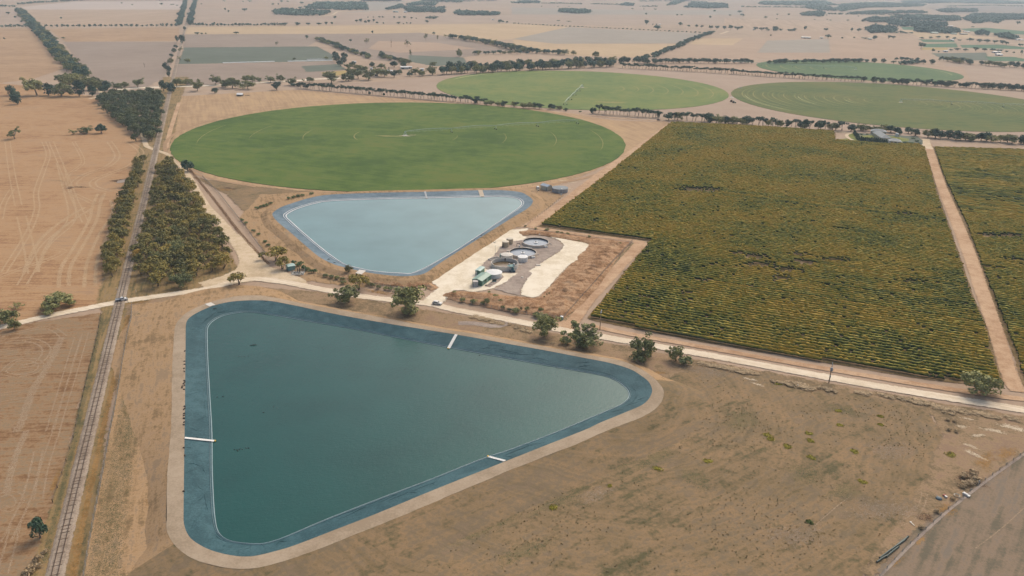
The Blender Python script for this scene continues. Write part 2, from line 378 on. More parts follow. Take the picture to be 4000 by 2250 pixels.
field([(1600, 215), (1810, 225), (1820, 245), (1700, 258), (1600, 240)], 'f_slate', -.2)
field([(760, 0), (1100, 0), (1180, 15), (1130, 30), (770, 30)], 'f_tan'); field([(770, 32), (1070, 38), (1320, 66), (1310, 94), (760, 96)], 'f_pink', -.24); field([(1430, 8), (1580, 4), (1520, 38), (1330, 52), (1435, 40)], 'f_silver', -.23)
field([(1310, 54), (2000, 58), (2010, 90), (1540, 94), (1320, 95)], 'f_pink', -.26); field([(2000, 10), (2900, 20), (2900, 90), (2400, 100), (2000, 90)], 'f_pink', -.26)
field([(2000, 28), (2500, 40), (2900, 40), (2900, 58), (2000, 56)], 'f_silver', -.24); field([(2830, 70), (3470, 90), (3480, 112), (3100, 120), (2830, 104)], 'f_tan_lines', -.24)
field([(2900, 15), (3200, 5), (3290, 45), (2900, 40)], 'f_tan', -.25); field([(3440, 12), (3560, 14), (3540, 26), (3470, 24)], 'f_pink', -.2); field([(3620, 30), (4060, 20), (4060, 60), (3700, 52)], 'f_grey', -.25)
field([(3000, 122), (3300, 124), (3280, 150), (3000, 148)], 'f_tan', -.24); field([(3300, 126), (3560, 128), (3600, 150), (3310, 150)], 'f_tan_lines', -.24)
field([(3520, 104), (3680, 106), (3670, 116), (3530, 116)], 'f_green', -.2, 6); field([(3750, 112), (3850, 108), (4080, 128), (4080, 140), (3780, 122)], 'f_green', -.2, 6)
field([(3590, 153), (3720, 156), (3730, 165), (3610, 164)], 'f_green', -.2, 6); field([(3614, 171), (3735, 169), (3740, 185), (3610, 184)], 'f_green', -.2, 6)
field([(3752, 175), (3900, 174), (4080, 192), (3990, 192), (3760, 186)], 'f_green', -.2, 6); field([(3605, 186), (3700, 187), (3700, 194), (3600, 194)], 'f_yellow', -.2, 6)
field([(3850, 220), (3960, 222), (4060, 240), (3870, 238)], 'f_green', -.2, 6); field([(3640, 208), (3850, 205), (3860, 236), (3690, 234)], 'f_slate', -.21, 6)
field([(3520, 118), (3760, 118), (3800, 140), (3960, 150), (3600, 148)], 'f_gold', -.22, 6); field([(3700, 245), (4060, 268), (4060, 340), (3780, 312), (3690, 268)], 'f_pink', -.22)
# nearer paddocks
patch('paddock', [(-80, 322), (60, 330), (370, 378), (430, 430), (500, 506), (550, 545), (545, 600), (520, 640), (505, 760), (470, 880), (420, 1010), (395, 1110), (380, 1190), (150, 1250), (-80, 1290)], G['stubble'], -.2, 5, .6)
patch('paddock', [(-60, 1295), (180, 1252), (392, 1222), (384, 1300), (340, 1460), (300, 1600), (252, 1800), (196, 2000), (120, 2290), (-60, 2290)], G['red'], -.2, 2.5, .3)
patch('paddock', [(700, 376), (1160, 350), (1700, 396), (2100, 425), (2400, 470), (2610, 478), (2480, 600), (2130, 740), (1990, 760), (1000, 770), (640, 610), (650, 470)], G['f_gold2'], -.21, 5, .6)
patch('paddock', [(1100, 335), (1480, 320), (1720, 295), (2400, 262), (2440, 268), (3000, 300), (3600, 334), (4080, 365), (4080, 540), (3600, 540), (3000, 490), (2600, 462), (2200, 428), (1850, 404), (1180, 348)], G['f_pink'], -.22, 5, .6)
patch('paddock', [(2560, 236), (3010, 247), (3400, 250), (3760, 262), (3790, 312), (3400, 318), (3000, 296), (2840, 284), (2430, 262)], G['f_tan'], -.215, 5, .6)
patch('rail_corridor', [(395, 1115), (520, 1120), (700, 1130), (690, 1150), (520, 1195), (500, 1330), (420, 1600), (330, 2290), (110, 2290), (260, 1800), (330, 1520), (385, 1300), (400, 1200)], G['rail_grass'], -.17, 2, .3)
patch('rail_corridor', [(640, 300), (735, 300), (700, 400), (680, 520), (640, 620), (800, 860), (950, 1080), (800, 1130), (380, 1190), (420, 1010), (480, 860), (520, 640), (560, 540), (610, 420)], G['rail_grass'], -.19, 4, .5)
patch('verge', [(500, 1190), (700, 1150), (960, 1118), (1240, 1140), (1560, 1192), (1960, 1260), (2300, 1328), (2700, 1400), (3200, 1490), (3700, 1580), (4080, 1640), (4080, 1680), (3650, 1620), (3000, 1500), (2660, 1460), (2600, 1560), (2300, 1440), (1700, 1300), (1000, 1180), (720, 1260), (600, 1500), (480, 1400)], G['verge'], -.165, 3, .4)
patch('bank_grass', [(520, 1192), (600, 1180), (700, 1178), (700, 1300), (680, 1700), (660, 2060), (740, 2200), (1000, 2236), (1010, 2290), (320, 2290), (372, 2000), (428, 1700), (482, 1400), (514, 1240)], G['bank'], -.162, 2, .3)
patch('pasture', [(420, 2290), (600, 2180), (800, 2215), (1000, 2190), (1500, 2000), (2100, 1740), (2560, 1560), (2620, 1470), (2760, 1420), (3000, 1462), (3500, 1570), (3620, 1610), (3680, 1700), (3640, 1850), (3560, 2000), (3390, 2200), (3330, 2290)], G['se'], -.16, 3, .4)
patch('pasture', [(3390, 2290), (3560, 2080), (3740, 1960), (3870, 1870), (4080, 1710), (4080, 2290)], G['se_far'], -.155, 2.5, .4)
patch('pasture', [(3640, 1600), (4080, 1660), (4080, 1720), (3860, 1880), (3740, 1970), (3560, 2090), (3420, 2230), (3370, 2240), (3560, 1990), (3640, 1830), (3690, 1700)], G['verge'], -.158, 3, .4)
patch('bare_bank', [(800, 700), (1000, 728), (1280, 755), (1060, 830), (1010, 870), (960, 830), (890, 760), (760, 690)], G['se'], -.16, 3, .4)
patch('bare_bank', [(1020, 760), (1200, 750), (1900, 740), (2110, 745), (2200, 760), (2060, 880), (1990, 890), (1650, 1095), (1400, 1120), (1200, 1095), (1040, 980), (940, 850)], G['bank'], -.15, 3, .4)

# ------------------------------------------------------------------ roads and tracks
ribbon('gravel_road', [(-60, 1290), (0, 1277), (194, 1232), (349, 1201), (466, 1178), (582, 1161), (699, 1144), (815, 1126), (900, 1104), (1000, 1088), (1116, 1102), (1233, 1125), (1411, 1156), (1524, 1170), (1679, 1186), (1776, 1209), (1970, 1244), (2078, 1266), (2194, 1287), (2349, 1314), (2466, 1334), (2621, 1361), (2776, 1388), (2970, 1424), (3194, 1465), (3388, 1500), (3582, 1533), (3776, 1564), (4000, 1600), (4090, 1614)], 6.6, G['road'], -.09)
ribbon('gravel_road', [(1010, 1080), (985, 1040), (963, 1004), (912, 929), (854, 859), (807, 808), (773, 750), (749, 707), (722, 665), (699, 642), (679, 628), (656, 603), (606, 585), (575, 572), (567, 558), (563, 540), (552, 520)], [9, 9, 8, 7, 6, 5, 4.5, 5, 5.5, 4.5], G['road2'], -.11)
patch('gravel_road', [(880, 915), (925, 975), (938, 1020), (925, 1052), (870, 1078), (780, 1104), (800, 1122), (1000, 1095), (1130, 1112), (1200, 1120), (1190, 1090), (1128, 1068), (1050, 1040), (1022, 1012), (996, 978), (940, 915)], G['road2'], -.105, 2, .2, smooth=False)
ribbon('gravel_road', [(460, 350), (560, 342), (700, 338), (800, 334), (920, 328), (1014, 322), (1150, 315), (1230, 309), (1310, 306), (1380, 300)], 13, G['pad'], -.1)
ribbon('gravel_road', [(1258, 63), (1300, 57), (1315, 47), (1345, 40)], 12, G['road2'], -.1); ribbon('gravel_road', [(2815, 132), (2845, 122)], 12, G['road2'], -.1)
ribbon('gravel_road', [(350, 385), (395, 366), (345, 305), (330, 290), (270, 245), (200, 160), (140, 100), (80, 35)], 6, G['road2'], -.1)
ribbon('dirt_track', [(2626, 482), (2505, 570), (2350, 680), (2200, 795), (2066, 884)], 11.5, G['dirt'], -.1)
ribbon('dirt_track', [(2040, 880), (2110, 892), (2250, 912), (2400, 930), (2520, 946)], 5.5, G['dirt'], -.1)
ribbon('dirt_track', [(2506, 946), (2440, 1010), (2370, 1090), (2300, 1165), (2240, 1240), (2200, 1285)], [11, 11, 10, 9, 9, 12], G['dirt'], -.1)
ribbon('dirt_track', [(3622, 560), (3636, 600), (3680, 730), (3730, 850), (3790, 1000), (3830, 1120), (3890, 1290), (3930, 1420), (3960, 1500), (3980, 1530)], [9.5, 9.5, 9, 9, 9.5, 9.5, 9.5, 9, 8, 8], G['dirt'], -.1)
ribbon('dirt_track', [(2300, 1268), (2420, 1296), (2700, 1346), (3000, 1400), (3300, 1452), (3620, 1505), (3900, 1546), (4080, 1568)], 4.6, G['dirt'], -.1)
ribbon('dirt_track', [(1180, 352), (1500, 383), (1830, 408), (2060, 424), (2200, 440), (2400, 460), (2620, 476), (2800, 486), (3000, 498), (3262, 516)], 5, G['dirt'], -.12)
ribbon('dirt_track', [(2600, 474), (2560, 530), (2490, 600), (2430, 640), (2300, 690), (2120, 725), (1990, 742), (1500, 752), (1300, 754)], 5, G['f_brown'], -.125)
ribbon('dirt_track', [(1000, 728), (800, 690), (700, 640), (648, 590), (660, 540), (760, 490), (1000, 430), (1400, 396), (1700, 393), (2000, 412)], 4, G['f_brown'], -.125)
ribbon('dirt_track', [(700, 400), (668, 500), (648, 580)], 5, G['dirt'], -.128)
ribbon('dirt_track', [(740, 660), (830, 770), (930, 900), (1020, 1000), (1050, 1030)], 2.5, G['track_dark'], -.1)
ribbon('dirt_track', [(1790, 1262), (1850, 1262), (1930, 1274), (1960, 1268), (2000, 1256)], 5, G['gravel'], -.1)
ribbon('grass_strip', [(590, 1215), (575, 1300), (548, 1420), (512, 1600), (476, 1780), (440, 1980), (400, 2280)], 12, G['olive_thin'], -.14)
ribbon('grass_strip', [(500, 1230), (478, 1330), (445, 1480), (405, 1660), (365, 1850), (320, 2060), (280, 2280)], 2.6, G['orange'], -.14)
ribbon('grass_strip', [(400, 1230), (372, 1360), (330, 1540), (292, 1720), (240, 1920), (170, 2200)], 2.4, G['olive'], -.14)
# stubble wheel marks, west paddock
o1, o2 = (0, 560), (0, 1120)
def marks(off, k, pts, w=.7, gap=2.0, m='track', z=-.13):
    P = WP(T(off, k, *pts)); A = smooth_loop(P, max(10, int(sum((P[i + 1] - P[i]).length for i in range(len(P) - 1)) / 3)), False)
    t = np.gradient(A[:, :2], axis=0); t /= np.linalg.norm(t, axis=1, keepdims=True) + 1e-9
    V, F, E = [], [], []
    for sg in ((-1, 1) if gap else (0,)):
        B = A.copy(); B[:, 0] -= t[:, 1] * sg * gap / 2; B[:, 1] += t[:, 0] * sg * gap / 2
        v, f, e = strip_geo(B, w, z, ((-1, 0), (0, 1), (1, 0))); n = len(V); V += v; E += e; F += [tuple(i + n for i in q) for q in f]
    struct('wheel_marks', V, F, G[m], E)
zz = -.176
for pts, w, g in (([(75, -20), (120, 300), (185, 620)], 1.0, 4.0), ([(440, -20), (485, 110), (440, 260), (365, 480), (370, 660), (280, 900), (40, 1290)], 1.1, 3.0),
                  ([(515, -20), (620, 230), (690, 400), (750, 560), (860, 790)], 1.1, 3.5), ([(740, -20), (835, 170), (760, 260), (690, 310), (650, 420), (690, 500)], .9, 2.5),
                  ([(215, 730), (280, 1000), (340, 1300)], 1.2, 5.0), ([(1020, 500), (970, 620), (930, 780), (760, 1080), (660, 1250), (640, 1440)], 2.2, 4.5),
                  ([(1100, -20), (1180, 120), (1080, 230), (860, 310), (740, 400), (780, 440)], 1.6, 4.0), ([(1290, -20), (1420, 90), (1310, 220), (1080, 310), (940, 380), (960, 440), (1100, 480)], 1.6, 4.0),
                  ([(720, 500), (860, 560), (960, 600), (1000, 520)], 1.2, 3.0), ([(1150, 560), (1170, 700), (1050, 900), (930, 1180), (900, 1440)], 2.0, 5.0),
                  ([(600, 190), (660, 420), (720, 640), (700, 800), (480, 1000), (360, 1180), (220, 1420)], 1.2, 4.5), ([(-20, 1340), (200, 1260), (520, 1150), (640, 1080), (520, 1060)], 1.0, 3.0),
                  ([(120, 460), (40, 600), (0, 760)], 1.0, 3.0), ([(900, 640), (700, 760), (520, 900), (400, 1060), (300, 1300)], 2.4, 6.0)):
    marks(o1, K1, pts, w * 1.3, g, 'track', zz); zz += .0003
for pts, w, g in (([(-20, 560), (200, 520), (400, 560), (470, 640), (380, 760), (200, 800)], 1.2, 3), ([(20, 860), (160, 740), (330, 730), (420, 790), (320, 870), (140, 890), (30, 860)], .9, 2), ([(620, 500), (500, 760), (330, 1040), (240, 1290), (160, 1460)], 4, 0),
                  ([(780, 500), (690, 800), (600, 1100), (500, 1443)], .8, 2.4), ([(860, 460), (760, 800), (660, 1120), (560, 1443)], .8, 2.4), ([(-20, 640), (200, 620), (460, 600)], .6, 2), ([(-20, 700), (220, 660), (440, 660)], .6, 2),
                  ([(-20, 500), (250, 440), (500, 410), (640, 500)], .9, 2.4), ([(-20, 1080), (200, 1050), (380, 1000)], .6, 2), ([(-20, 1170), (160, 1140), (330, 1110)], .6, 2)):
    marks(o2, K1, pts, w, g, 'track_pale', zz); zz += .0003
for pts, w, g in (([(260, 0), (130, 330), (60, 640)], 3, 0), ([(380, 200), (330, 440), (250, 700), (60, 1100)], 1, 2.6), ([(560, 0), (440, 360), (380, 680)], .8, 2.4), ([(160, 900), (90, 1180), (20, 1440)], .9, 2.6), ([(0, 640), (130, 620), (200, 700), (120, 780), (0, 760)], .8, 2)):
    marks((0, 1680), K2, pts, w, g, 'track_pale', zz); zz += .0003
zz = -.126
for pts, w, g in () and (([(420, 440), (600, 310), (760, 330), (820, 420), (790, 520), (780, 600)], 1.0, 2.0),): marks((3000, 1680), K2, pts, w, g, 'track', zz); zz += .0003
marks((1000, 1680), K2, [(500, 1440), (600, 1300), (700, 1290), (780, 1360), (760, 1440)], 1.0, 1.8, 'track', zz); zz += .0003
marks((3000, 1680), K2, [(450, 960), (700, 740), (860, 620)], .5, 0, 'track_pale', zz); zz += .0003
marks((3500, 1900), 4.83, [(60, 700), (250, 620), (420, 460), (520, 240), (540, 120)], .5, 1.6, 'track_pale', zz); zz += .0003
marks((3500, 1900), 4.83, [(2415, 400), (2200, 600), (1900, 860), (1500, 1160)], .5, 0, 'track_pale', zz); zz += .0003
# accents of soil and growth on the ground
def blob(name, c, rx, ry, m, z, ang_=0.0, n=14, irr=.25, fe=None):
    p = W(*c); pts = []
    ph = rng.uniform(0, 6.28, 3)
    for k in range(n):
        a = 2 * math.pi * k / n; q = 1 + irr * (.6 * math.sin(2 * a + ph[0]) + .5 * math.sin(3 * a + ph[1]) + .4 * math.sin(5 * a + ph[2]))
        x, y = rx * math.cos(a) * q, ry * math.sin(a) * q
        pts.append((p.x + x * math.cos(ang_) - y * math.sin(ang_), p.y + x * math.sin(ang_) + y * math.cos(ang_)))
    V, E, F = [(p.x, p.y, z)], [1.0], []
    for r_, e_ in ((.45, .8), (.75, .45), (1.15, 0.)):
        V += [(p.x + (x - p.x) * r_, p.y + (y - p.y) * r_, z) for x, y in pts]; E += [e_] * n
    if fe: E = [1.0] * (1 + 2 * n) + [0.] * n
    for k in range(n):
        k2 = (k + 1) % n; F.append((0, 1 + k, 1 + k2))
        for r_ in range(2): F.append((1 + r_ * n + k, 1 + (r_ + 1) * n + k, 1 + (r_ + 1) * n + k2, 1 + r_ * n + k2))
    return struct(name, V, F, G[m], E)
bz = -.126
for c, rx, ry, m, a in (((2720, 1870), 5, 9, 'olive', A_SE), ((2440, 1800), 14, 4, 'olive', A_SE), ((2560, 1790), 12, 5, 'olive', A_SE), ((2900, 1640), 12, 7, 'olive', A_SE), ((2260, 1860), 10, 3.5, 'olive', A_SE), ((2200, 1950), 12, 4, 'olive', A_SE), ((3150, 1850), 9, 6, 'olive', .3), ((3300, 1920), 8, 5, 'olive', .3), ((2330, 1930), 10, 3, 'c_pale', A_SE), ((1900, 2060), 16, 3, 'olive', A_SE), ((2050, 2150), 12, 4, 'olive', A_SE),
                        ((560, 1230), 5, 4, 'olive', .3), ((615, 1215), 6, 4, 'olive', .2), ((540, 1265), 4, 6, 'orange', 1.9), ((545, 1180), 6, 2.5, 'orange', .2), ((520, 1330), 3, 4, 'orange', 1.9), ((300, 2120), 1.9, 8, 'orange', A_RAIL - R(90)), ((285, 2215), 1.8, 6, 'orange', A_RAIL - R(90)), ((345, 1890), 1.2, 8, 'orange', A_RAIL - R(90)), ((455, 1480), 1.4, 8, 'orange', A_RAIL - R(90)), ((290, 1760), 1.2, 8, 'orange', A_RAIL - R(90)), ((215, 1880), 1.2, 10, 'orange', A_RAIL - R(90)), ((270, 1800), 1.0, 9, 'olive', A_RAIL - R(90)), ((340, 1500), 1.5, 14, 'olive', A_RAIL - R(90)),
                        ((500, 1700), 3, 18, 'olive', A_RAIL - R(90)), ((445, 2020), 2.5, 12, 'olive', A_RAIL - R(90)), ((560, 1360), 3, 16, 'olive', A_RAIL - R(90)), ((620, 1950), 5, 3, 'orange', .3), ((3700, 1990), 5, 3, 'orange', A_SE), ((3620, 2020), 4, 3, 'burn', A_SE), ((3590, 2110), 3.5, 1.3, 'orange', A_SE + .1), ((3500, 2190), 5, 1.2, 'orange', A_SE + .1), ((3780, 1875), 5.5, 4.5, 'burn', A_SE), ((3830, 1890), 3, 2, 'burn', A_SE), ((3850, 1800), 9, 3, 'orange', A_SE + .1), ((3930, 1770), 8, 2.5, 'orange', A_SE + .1),
                        ((3800, 1770), 1.6, 4, 'chalk', A_SE), ((3790, 1740), 1.2, 3, 'chalk', A_SE), ((3820, 1700), 3.5, 1.2, 'chalk', .1), ((3760, 1665), 3, 1.1, 'chalk', -.2), ((3880, 1680), 5, 1.6, 'chalk', -.4), ((3960, 1670), 7, 2, 'chalk', -.5), ((3780, 1635), 3, .9, 'chalk', -.3), ((2930, 1480), 3, 1, 'chalk', -.5), ((2960, 1500), 3.5, .8, 'chalk', -.6), ((2580, 1455), 4, 1.2, 'orange', -.3),
                        ((1700, 1200), 0.1, .1, 'chalk', 0), ((1900, 1270), 12, 2.2, 'olive', A_ROW), ((1480, 1140), 11, 2.2, 'orange', A_ROW), ((3040, 1495), 3, 1.6, 'burn', A_ROW), ((2700, 760), 7, 3, 'chalk', 0),
                        ((2200, 705), 8, 1.4, 'chalk', 0), ((2230, 712), 6, 1.2, 'chalk', .2), ((2180, 716), 5, 1, 'chalk', 0), ((2215, 735), 5, 1.2, 'chalk', 0), ((895, 735), 8, 3, 'burn', -.4), ((880, 740), 9, 4, 'orange', -.4), ((300, 730), 10, 2.4, 'burn', 0), ((270, 735), 4, 3, 'burn', 0), ((215, 705), 9, 2.5, 'c_pale', 0), ((310, 685), 10, 2, 'c_pale', 0), ((470, 735), 9, 5, 'c_pale', 0), ((500, 735), 5, 3, 'orange', 0),
                        ((2760, 1450), 14, 5, 'c_pale', A_ROW), ((3300, 1600), 10, 5, 'olive', A_ROW), ((3480, 1760), 12, 6, 'c_pale', .2), ((3450, 1990), 14, 7, 'c_pale', .2), ((3100, 2090), 12, 5, 'c_pale', .2)):
    if rx > .2: blob('ground_patch', c, rx, ry, m, bz, a); bz += .0002
# small farm pond in the west paddock
blob('farm_pond_rim', (487, 705), 8.5, 7, 'burn', -.05, 0, n=24, fe=1.5)

# ------------------------------------------------------------------ irrigated circles
CIRC = [(np.array(W(1583, 530)), None), (np.array(W(2275, 342)), None), (np.array(W(3519, 400)), None), (np.array(W(3342, 272)), None)]
C1 = [(1000, 441), (1660, 400), (2000, 422), (2275, 469), (2431, 591), (2349, 653), (2105, 709), (1532, 746), (1291, 749), (1000, 719), (761, 661), (666, 583), (672, 560), (776, 501)]
C2 = [(1713, 342), (2000, 278), (2485, 291), (2660, 310), (2803, 342), (2848, 369), (2749, 411), (2543, 429)]
C3 = [(2866, 361), (3660, 505), (3349, 479), (3116, 452), (3000, 326), (3272, 320)]
def fitc(px):
    P = np.array([W(*p)[:2] for p in px]); s = np.linalg.lstsq(np.c_[2 * P, np.ones(len(P))], (P ** 2).sum(1), rcond=None)[0]
    return s[0], s[1], math.sqrt(s[2] + s[0] ** 2 + s[1] ** 2)
c4 = W(3342, 272); r4 = (W(3753, 291) - c4).length
circles = [fitc(C1), fitc(C2), fitc(C3), (c4.x, c4.y, r4)]
gcols = [[C(76, 102, 48), C(90, 114, 54), C(102, 124, 60), C(112, 124, 62)], [C(104, 128, 74), C(116, 136, 78), C(128, 142, 82), C(138, 144, 84)], [C(84, 104, 60), C(96, 112, 64), C(108, 116, 66), C(116, 118, 68)], [C(84, 114, 80), C(98, 124, 84), C(108, 130, 88)]]
rings = [0.05, .3, .6, .35]
for (cx, cy, r), cc, rg in zip(circles, gcols, rings):
    k = 220; wob = rng.normal(0, .25, k)
    m = crop('irrigated_crop_leaf', (cx, cy), cc, rg)
    V = [(cx + (r + wob[i]) * math.cos(2 * math.pi * i / k), cy + (r + wob[i]) * math.sin(2 * math.pi * i / k), .12) for i in range(k)]
    V += [(x, y, -.2) for x, y, _ in V]
    struct('crop_circle', V, [tuple(range(k))] + [(i, i + k, (i + 1) % k + k, (i + 1) % k) for i in range(k)], m, [1] * (2 * k))
G['ring'] = soil('worn_crop_ring', [C(150, 150, 92), C(174, 164, 112)], 12, 3, 1, soft=True, alpha=.8, bump=0)
G['ring_pale'] = soil('pale_crop_ring', [C(178, 180, 126), C(190, 190, 140)], 12, 3, 1, soft=True, alpha=.8, bump=0)
def arc(ci, rad, a0, a1, w, m='ring', z=.14):
    cx, cy, _ = circles[ci]; n = max(12, int(abs(a1 - a0) * rad / 5)); t = np.radians(np.linspace(a0, a1, n)) if False else np.linspace(a0, a1, n)
    A = np.c_[cx + rad * np.cos(t), cy + rad * np.sin(t), np.zeros(n)]
    V, F, E = strip_geo(A, w, z, ((-1, 0), (0, 1), (1, 0))); fade = np.minimum(1, np.minimum(np.arange(n), np.arange(n)[::-1]) / (n * .25))
    struct('wheel_ring', V, F, G[m], [e * fade[i // 3] for i, e in enumerate(E)])
r1 = circles[0][2]
for q, (a0, a1, w) in zip((.235, .46, .69, .9), ((-.45, .2, .9), (-.35, .3, 1), (-.3, .3, 1), (-.3, .35, 1.1))): arc(0, r1 * q, a0, a1, w)
for q, (a0, a1, w) in zip((.235, .46, .69, .9), ((2.75, 3.8, 1.6), (2.9, 3.5, 1.2), (2.8, 3.4, .9), (2.9, 3.5, 1))): arc(0, r1 * q, a0, a1, w)
r3 = circles[2][2]
for q in (.18, .27, .36, .42, .48, .54, .6, .67, .74, .8, .86, .93):
    arc(2, r3 * q, 2.6, 3.7, 2.2, 'ring'); arc(2, r3 * q, -.5, .35, 1.8, 'ring')
arc(2, r3 * .915, 2.85, 3.75, 3.2, 'ring_pale', .15); arc(2, r3 * .58, 2.8, 3.5, 3.4, 'ring_pale', .15); arc(2, r3 * .3, 2.9, 3.5, 2.8, 'ring_pale', .15)
r2 = circles[1][2]
for q in (.3, .4, .5, .6, .7, .8, .9): arc(1, r2 * q, -.6, .5, 2.4, 'ring')
arc(1, r2 * .95, 2.1, 2.9, 9, 'ring_pale', .145)
for q in (.3, .45, .6, .75, .9): arc(3, circles[3][2] * q, 2.7, 3.6, 3, 'ring')
arc(3, circles[3][2] * .9, -.5, .4, 3, 'ring_pale', .15)
for c, rx, ry, m in (((1583, 531), 7, 4.5, 'chalk'), ((1612, 528), 4.5, 2.2, 'chalk'), ((1520, 532), 14, 3.5, 'ring'), ((2280, 343), 8, 5, 'ring'), ((2390, 400), 22, 8, 'ring'), ((3519, 401), 6, 4, 'ring')):
    p = blob('worn_patch', c, rx, ry, m, .16 + bz * .01, 0)

# ------------------------------------------------------------------ reservoirs
def watermat(name, deep, rough, wave, ior=1.333, big=.0):
    m, t, bs, out = new_mat(name)
    n1 = noise(t, pos(t), 1 / 30., 3); t.links.new(ramp(t, n1, [tuple(c * .88 for c in deep[:3]) + (1,), deep, tuple(c * 1.1 for c in deep[:3]) + (1,)], .3, .7), bs.inputs['Base Color'])
    setp(bs, Roughness=rough, IOR=ior, Specular_IOR_Level=.5, Specular_Tint=(.72, .97, 1.05, 1))
    b = nd(t, 'ShaderNodeBump'); b.inputs['Strength'].default_value = wave; b.inputs['Distance'].default_value = .12
    n = noise(t, pos(t, R(30), .55, 1.3), 1.1, 4, .6); t.links.new(n, b.inputs['Height']); t.links.new(b.outputs[0], bs.inputs['Normal'])
    return m
def linermat(name, c0, c1, c2):
    m = soil(name, [C(*c0), C(*c1), C(*c2)], 30, 4, .7, wts=(.3, .3, .4), bump=.25)
    b = [n for n in m.node_tree.nodes if n.type == 'BSDF_PRINCIPLED'][0]; setp(b, Roughness=.65, Specular_IOR_Level=.15); return m
def reservoir(outer_px, edge_px, water_px, zc, zw, slope_out, mats, n=420, left_wide=None, se=None):
    road = smooth_loop(WP(outer_px, zc), n); rim = smooth_loop(WP(edge_px, zc), n); wat = smooth_loop(WP(water_px, zw), n)
    def ccw(A): return A if area2(A) > 0 else A[::-1].copy()
    road, rim, wat = ccw(road), ccw(rim), ccw(wat)
    def match(A, ref):                          # same angle about the middle, so rings pair up
        c = ref.mean(0); a = np.unwrap(np.arctan2(A[:, 1] - c[1], A[:, 0] - c[0])); a0 = np.unwrap(np.arctan2(ref[:, 1] - c[1], ref[:, 0] - c[0]))
        k = np.argmin(np.abs((a - a0[0] + math.pi) % (2 * math.pi) - math.pi)); A = np.roll(A, -k, 0)
        a = np.unwrap(np.arctan2(A[:, 1] - c[1], A[:, 0] - c[0])); a += 2 * math.pi * round((a0[0] - a[0]) / (2 * math.pi))
        aa = np.r_[a - 2 * math.pi, a, a + 2 * math.pi]; AA = np.vstack([A, A, A]); o = np.argsort(aa)
        return np.stack([np.interp(a0, aa[o], AA[o][:, j]) for j in range(3)], 1)
    rim = match(rim, road); wat = match(wat, road)
    def ringfaces(k): return [(r * n + i, r * n + (i + 1) % n, (r + 1) * n + (i + 1) % n, (r + 1) * n + i) for r in range(k) for i in range(n)]
    wd_ = np.full(n, slope_out)
    if left_wide is not None:
        c = road.mean(0); ax = -(road[:, 0] - c[0]) / np.abs(road[:, 0] - c[0]).max(); wd_ = slope_out + np.clip((ax - .45) * 3.5, 0, 1) * left_wide
    wd_ = wd_ + np.convolve(rng.normal(0, .9, n + 8), np.ones(8) / 8, 'same')[:n]
    t_ = np.roll(road, -1, 0) - np.roll(road, 1, 0); out_ = np.c_[t_[:, 1], -t_[:, 0]]; out_ /= np.linalg.norm(out_, axis=1, keepdims=True)
    flat = np.clip((out_ @ np.array([.5, -.86])) * 3 - .2, 0, 1) if se is not None else np.zeros(n)   # towards the pasture the ground rises to the rim
    wd_ = wd_ + flat * 10
    toe = offset(road, -wd_ * 1.15); toe[:, 2] = -.45; mid = offset(road, -wd_ * .5); mid[:, 2] = zc * .52
    mid[:, 2] += np.convolve(rng.normal(0, .1, n + 4), np.ones(4) / 4, 'same')[:n]
    EV = np.vstack([toe, mid, road + [0, 0, -.02]]); RF = ringfaces(2)
    f_se = [f for f in RF if flat[f[0] % n] > .5]; f_bk = [f for f in RF if flat[f[0] % n] <= .5]
    struct('embankment', EV, f_bk, mats['bank'], np.ones(3 * n), smooth=True)
    if f_se: struct('embankment', EV, f_se, se, np.ones(3 * n), smooth=True)
    rr = road.copy(); rr[:, 2] = zc; r2_ = (road + rim) / 2; r2_[:, 2] = zc + .06
    wob = np.convolve(rng.normal(0, .16, n + 4), [.25] * 4, 'same')[:n]
    rj = offset(rr, wob); rj[:, 2] = zc
    struct('crest_track', np.vstack([rj, r2_, rim + [0, 0, .02]]), ringfaces(2), mats['crest'], np.ones(3 * n), smooth=True)
    K = 14; rows = []
    under = wat + (wat - rim) * .35
    th = np.arange(n) / n
    for j in range(K + 1):
        f = j / K; A = rim * (1 - f) + under * f
        amp = math.sin(math.pi * min(1, f * 1.3)) * .04
        A[:, 2] += amp * (np.sin(th * 300 + f * 6) + np.sin(th * 173 - f * 9) * .8 + rng.normal(0, .5, n))
        rows.append(A)
    struct('reservoir_liner', np.vstack(rows), ringfaces(K), mats['liner'], np.ones(n * (K + 1)), smooth=True)
    wv = wat.copy(); wv[:, 2] = zw
    struct('reservoir_water', offset(wv, -1.0), [tuple(range(n))], mats['water'], np.ones(n))
    return road, rim, wat
NR_OUT = [(668, 1680), (671, 1540), (675, 1392), (681, 1295), (689, 1264), (707, 1240), (738, 1216), (800, 1188), (868, 1168), (932, 1156), (1000, 1154), (1058, 1160), (1233, 1194), (1388, 1221), (1543, 1250), (1738, 1286), (1893, 1310), (2000, 1330), (2155, 1359), (2311, 1388), (2427, 1409), (2505, 1442), (2555, 1477), (2586, 1512), (2594, 1535), (2586, 1566), (2559, 1597), (2505, 1629), (2427, 1660), (2374, 1681), (2197, 1757), (2000, 1833), (1787, 1923), (1590, 2006), (1393, 2086), (1236, 2148), (1118, 2189), (1000, 2219), (905, 2222), (806, 2203), (728, 2168), (677, 2121), (655, 2081), (649, 2034), (649, 1955), (655, 1837)]
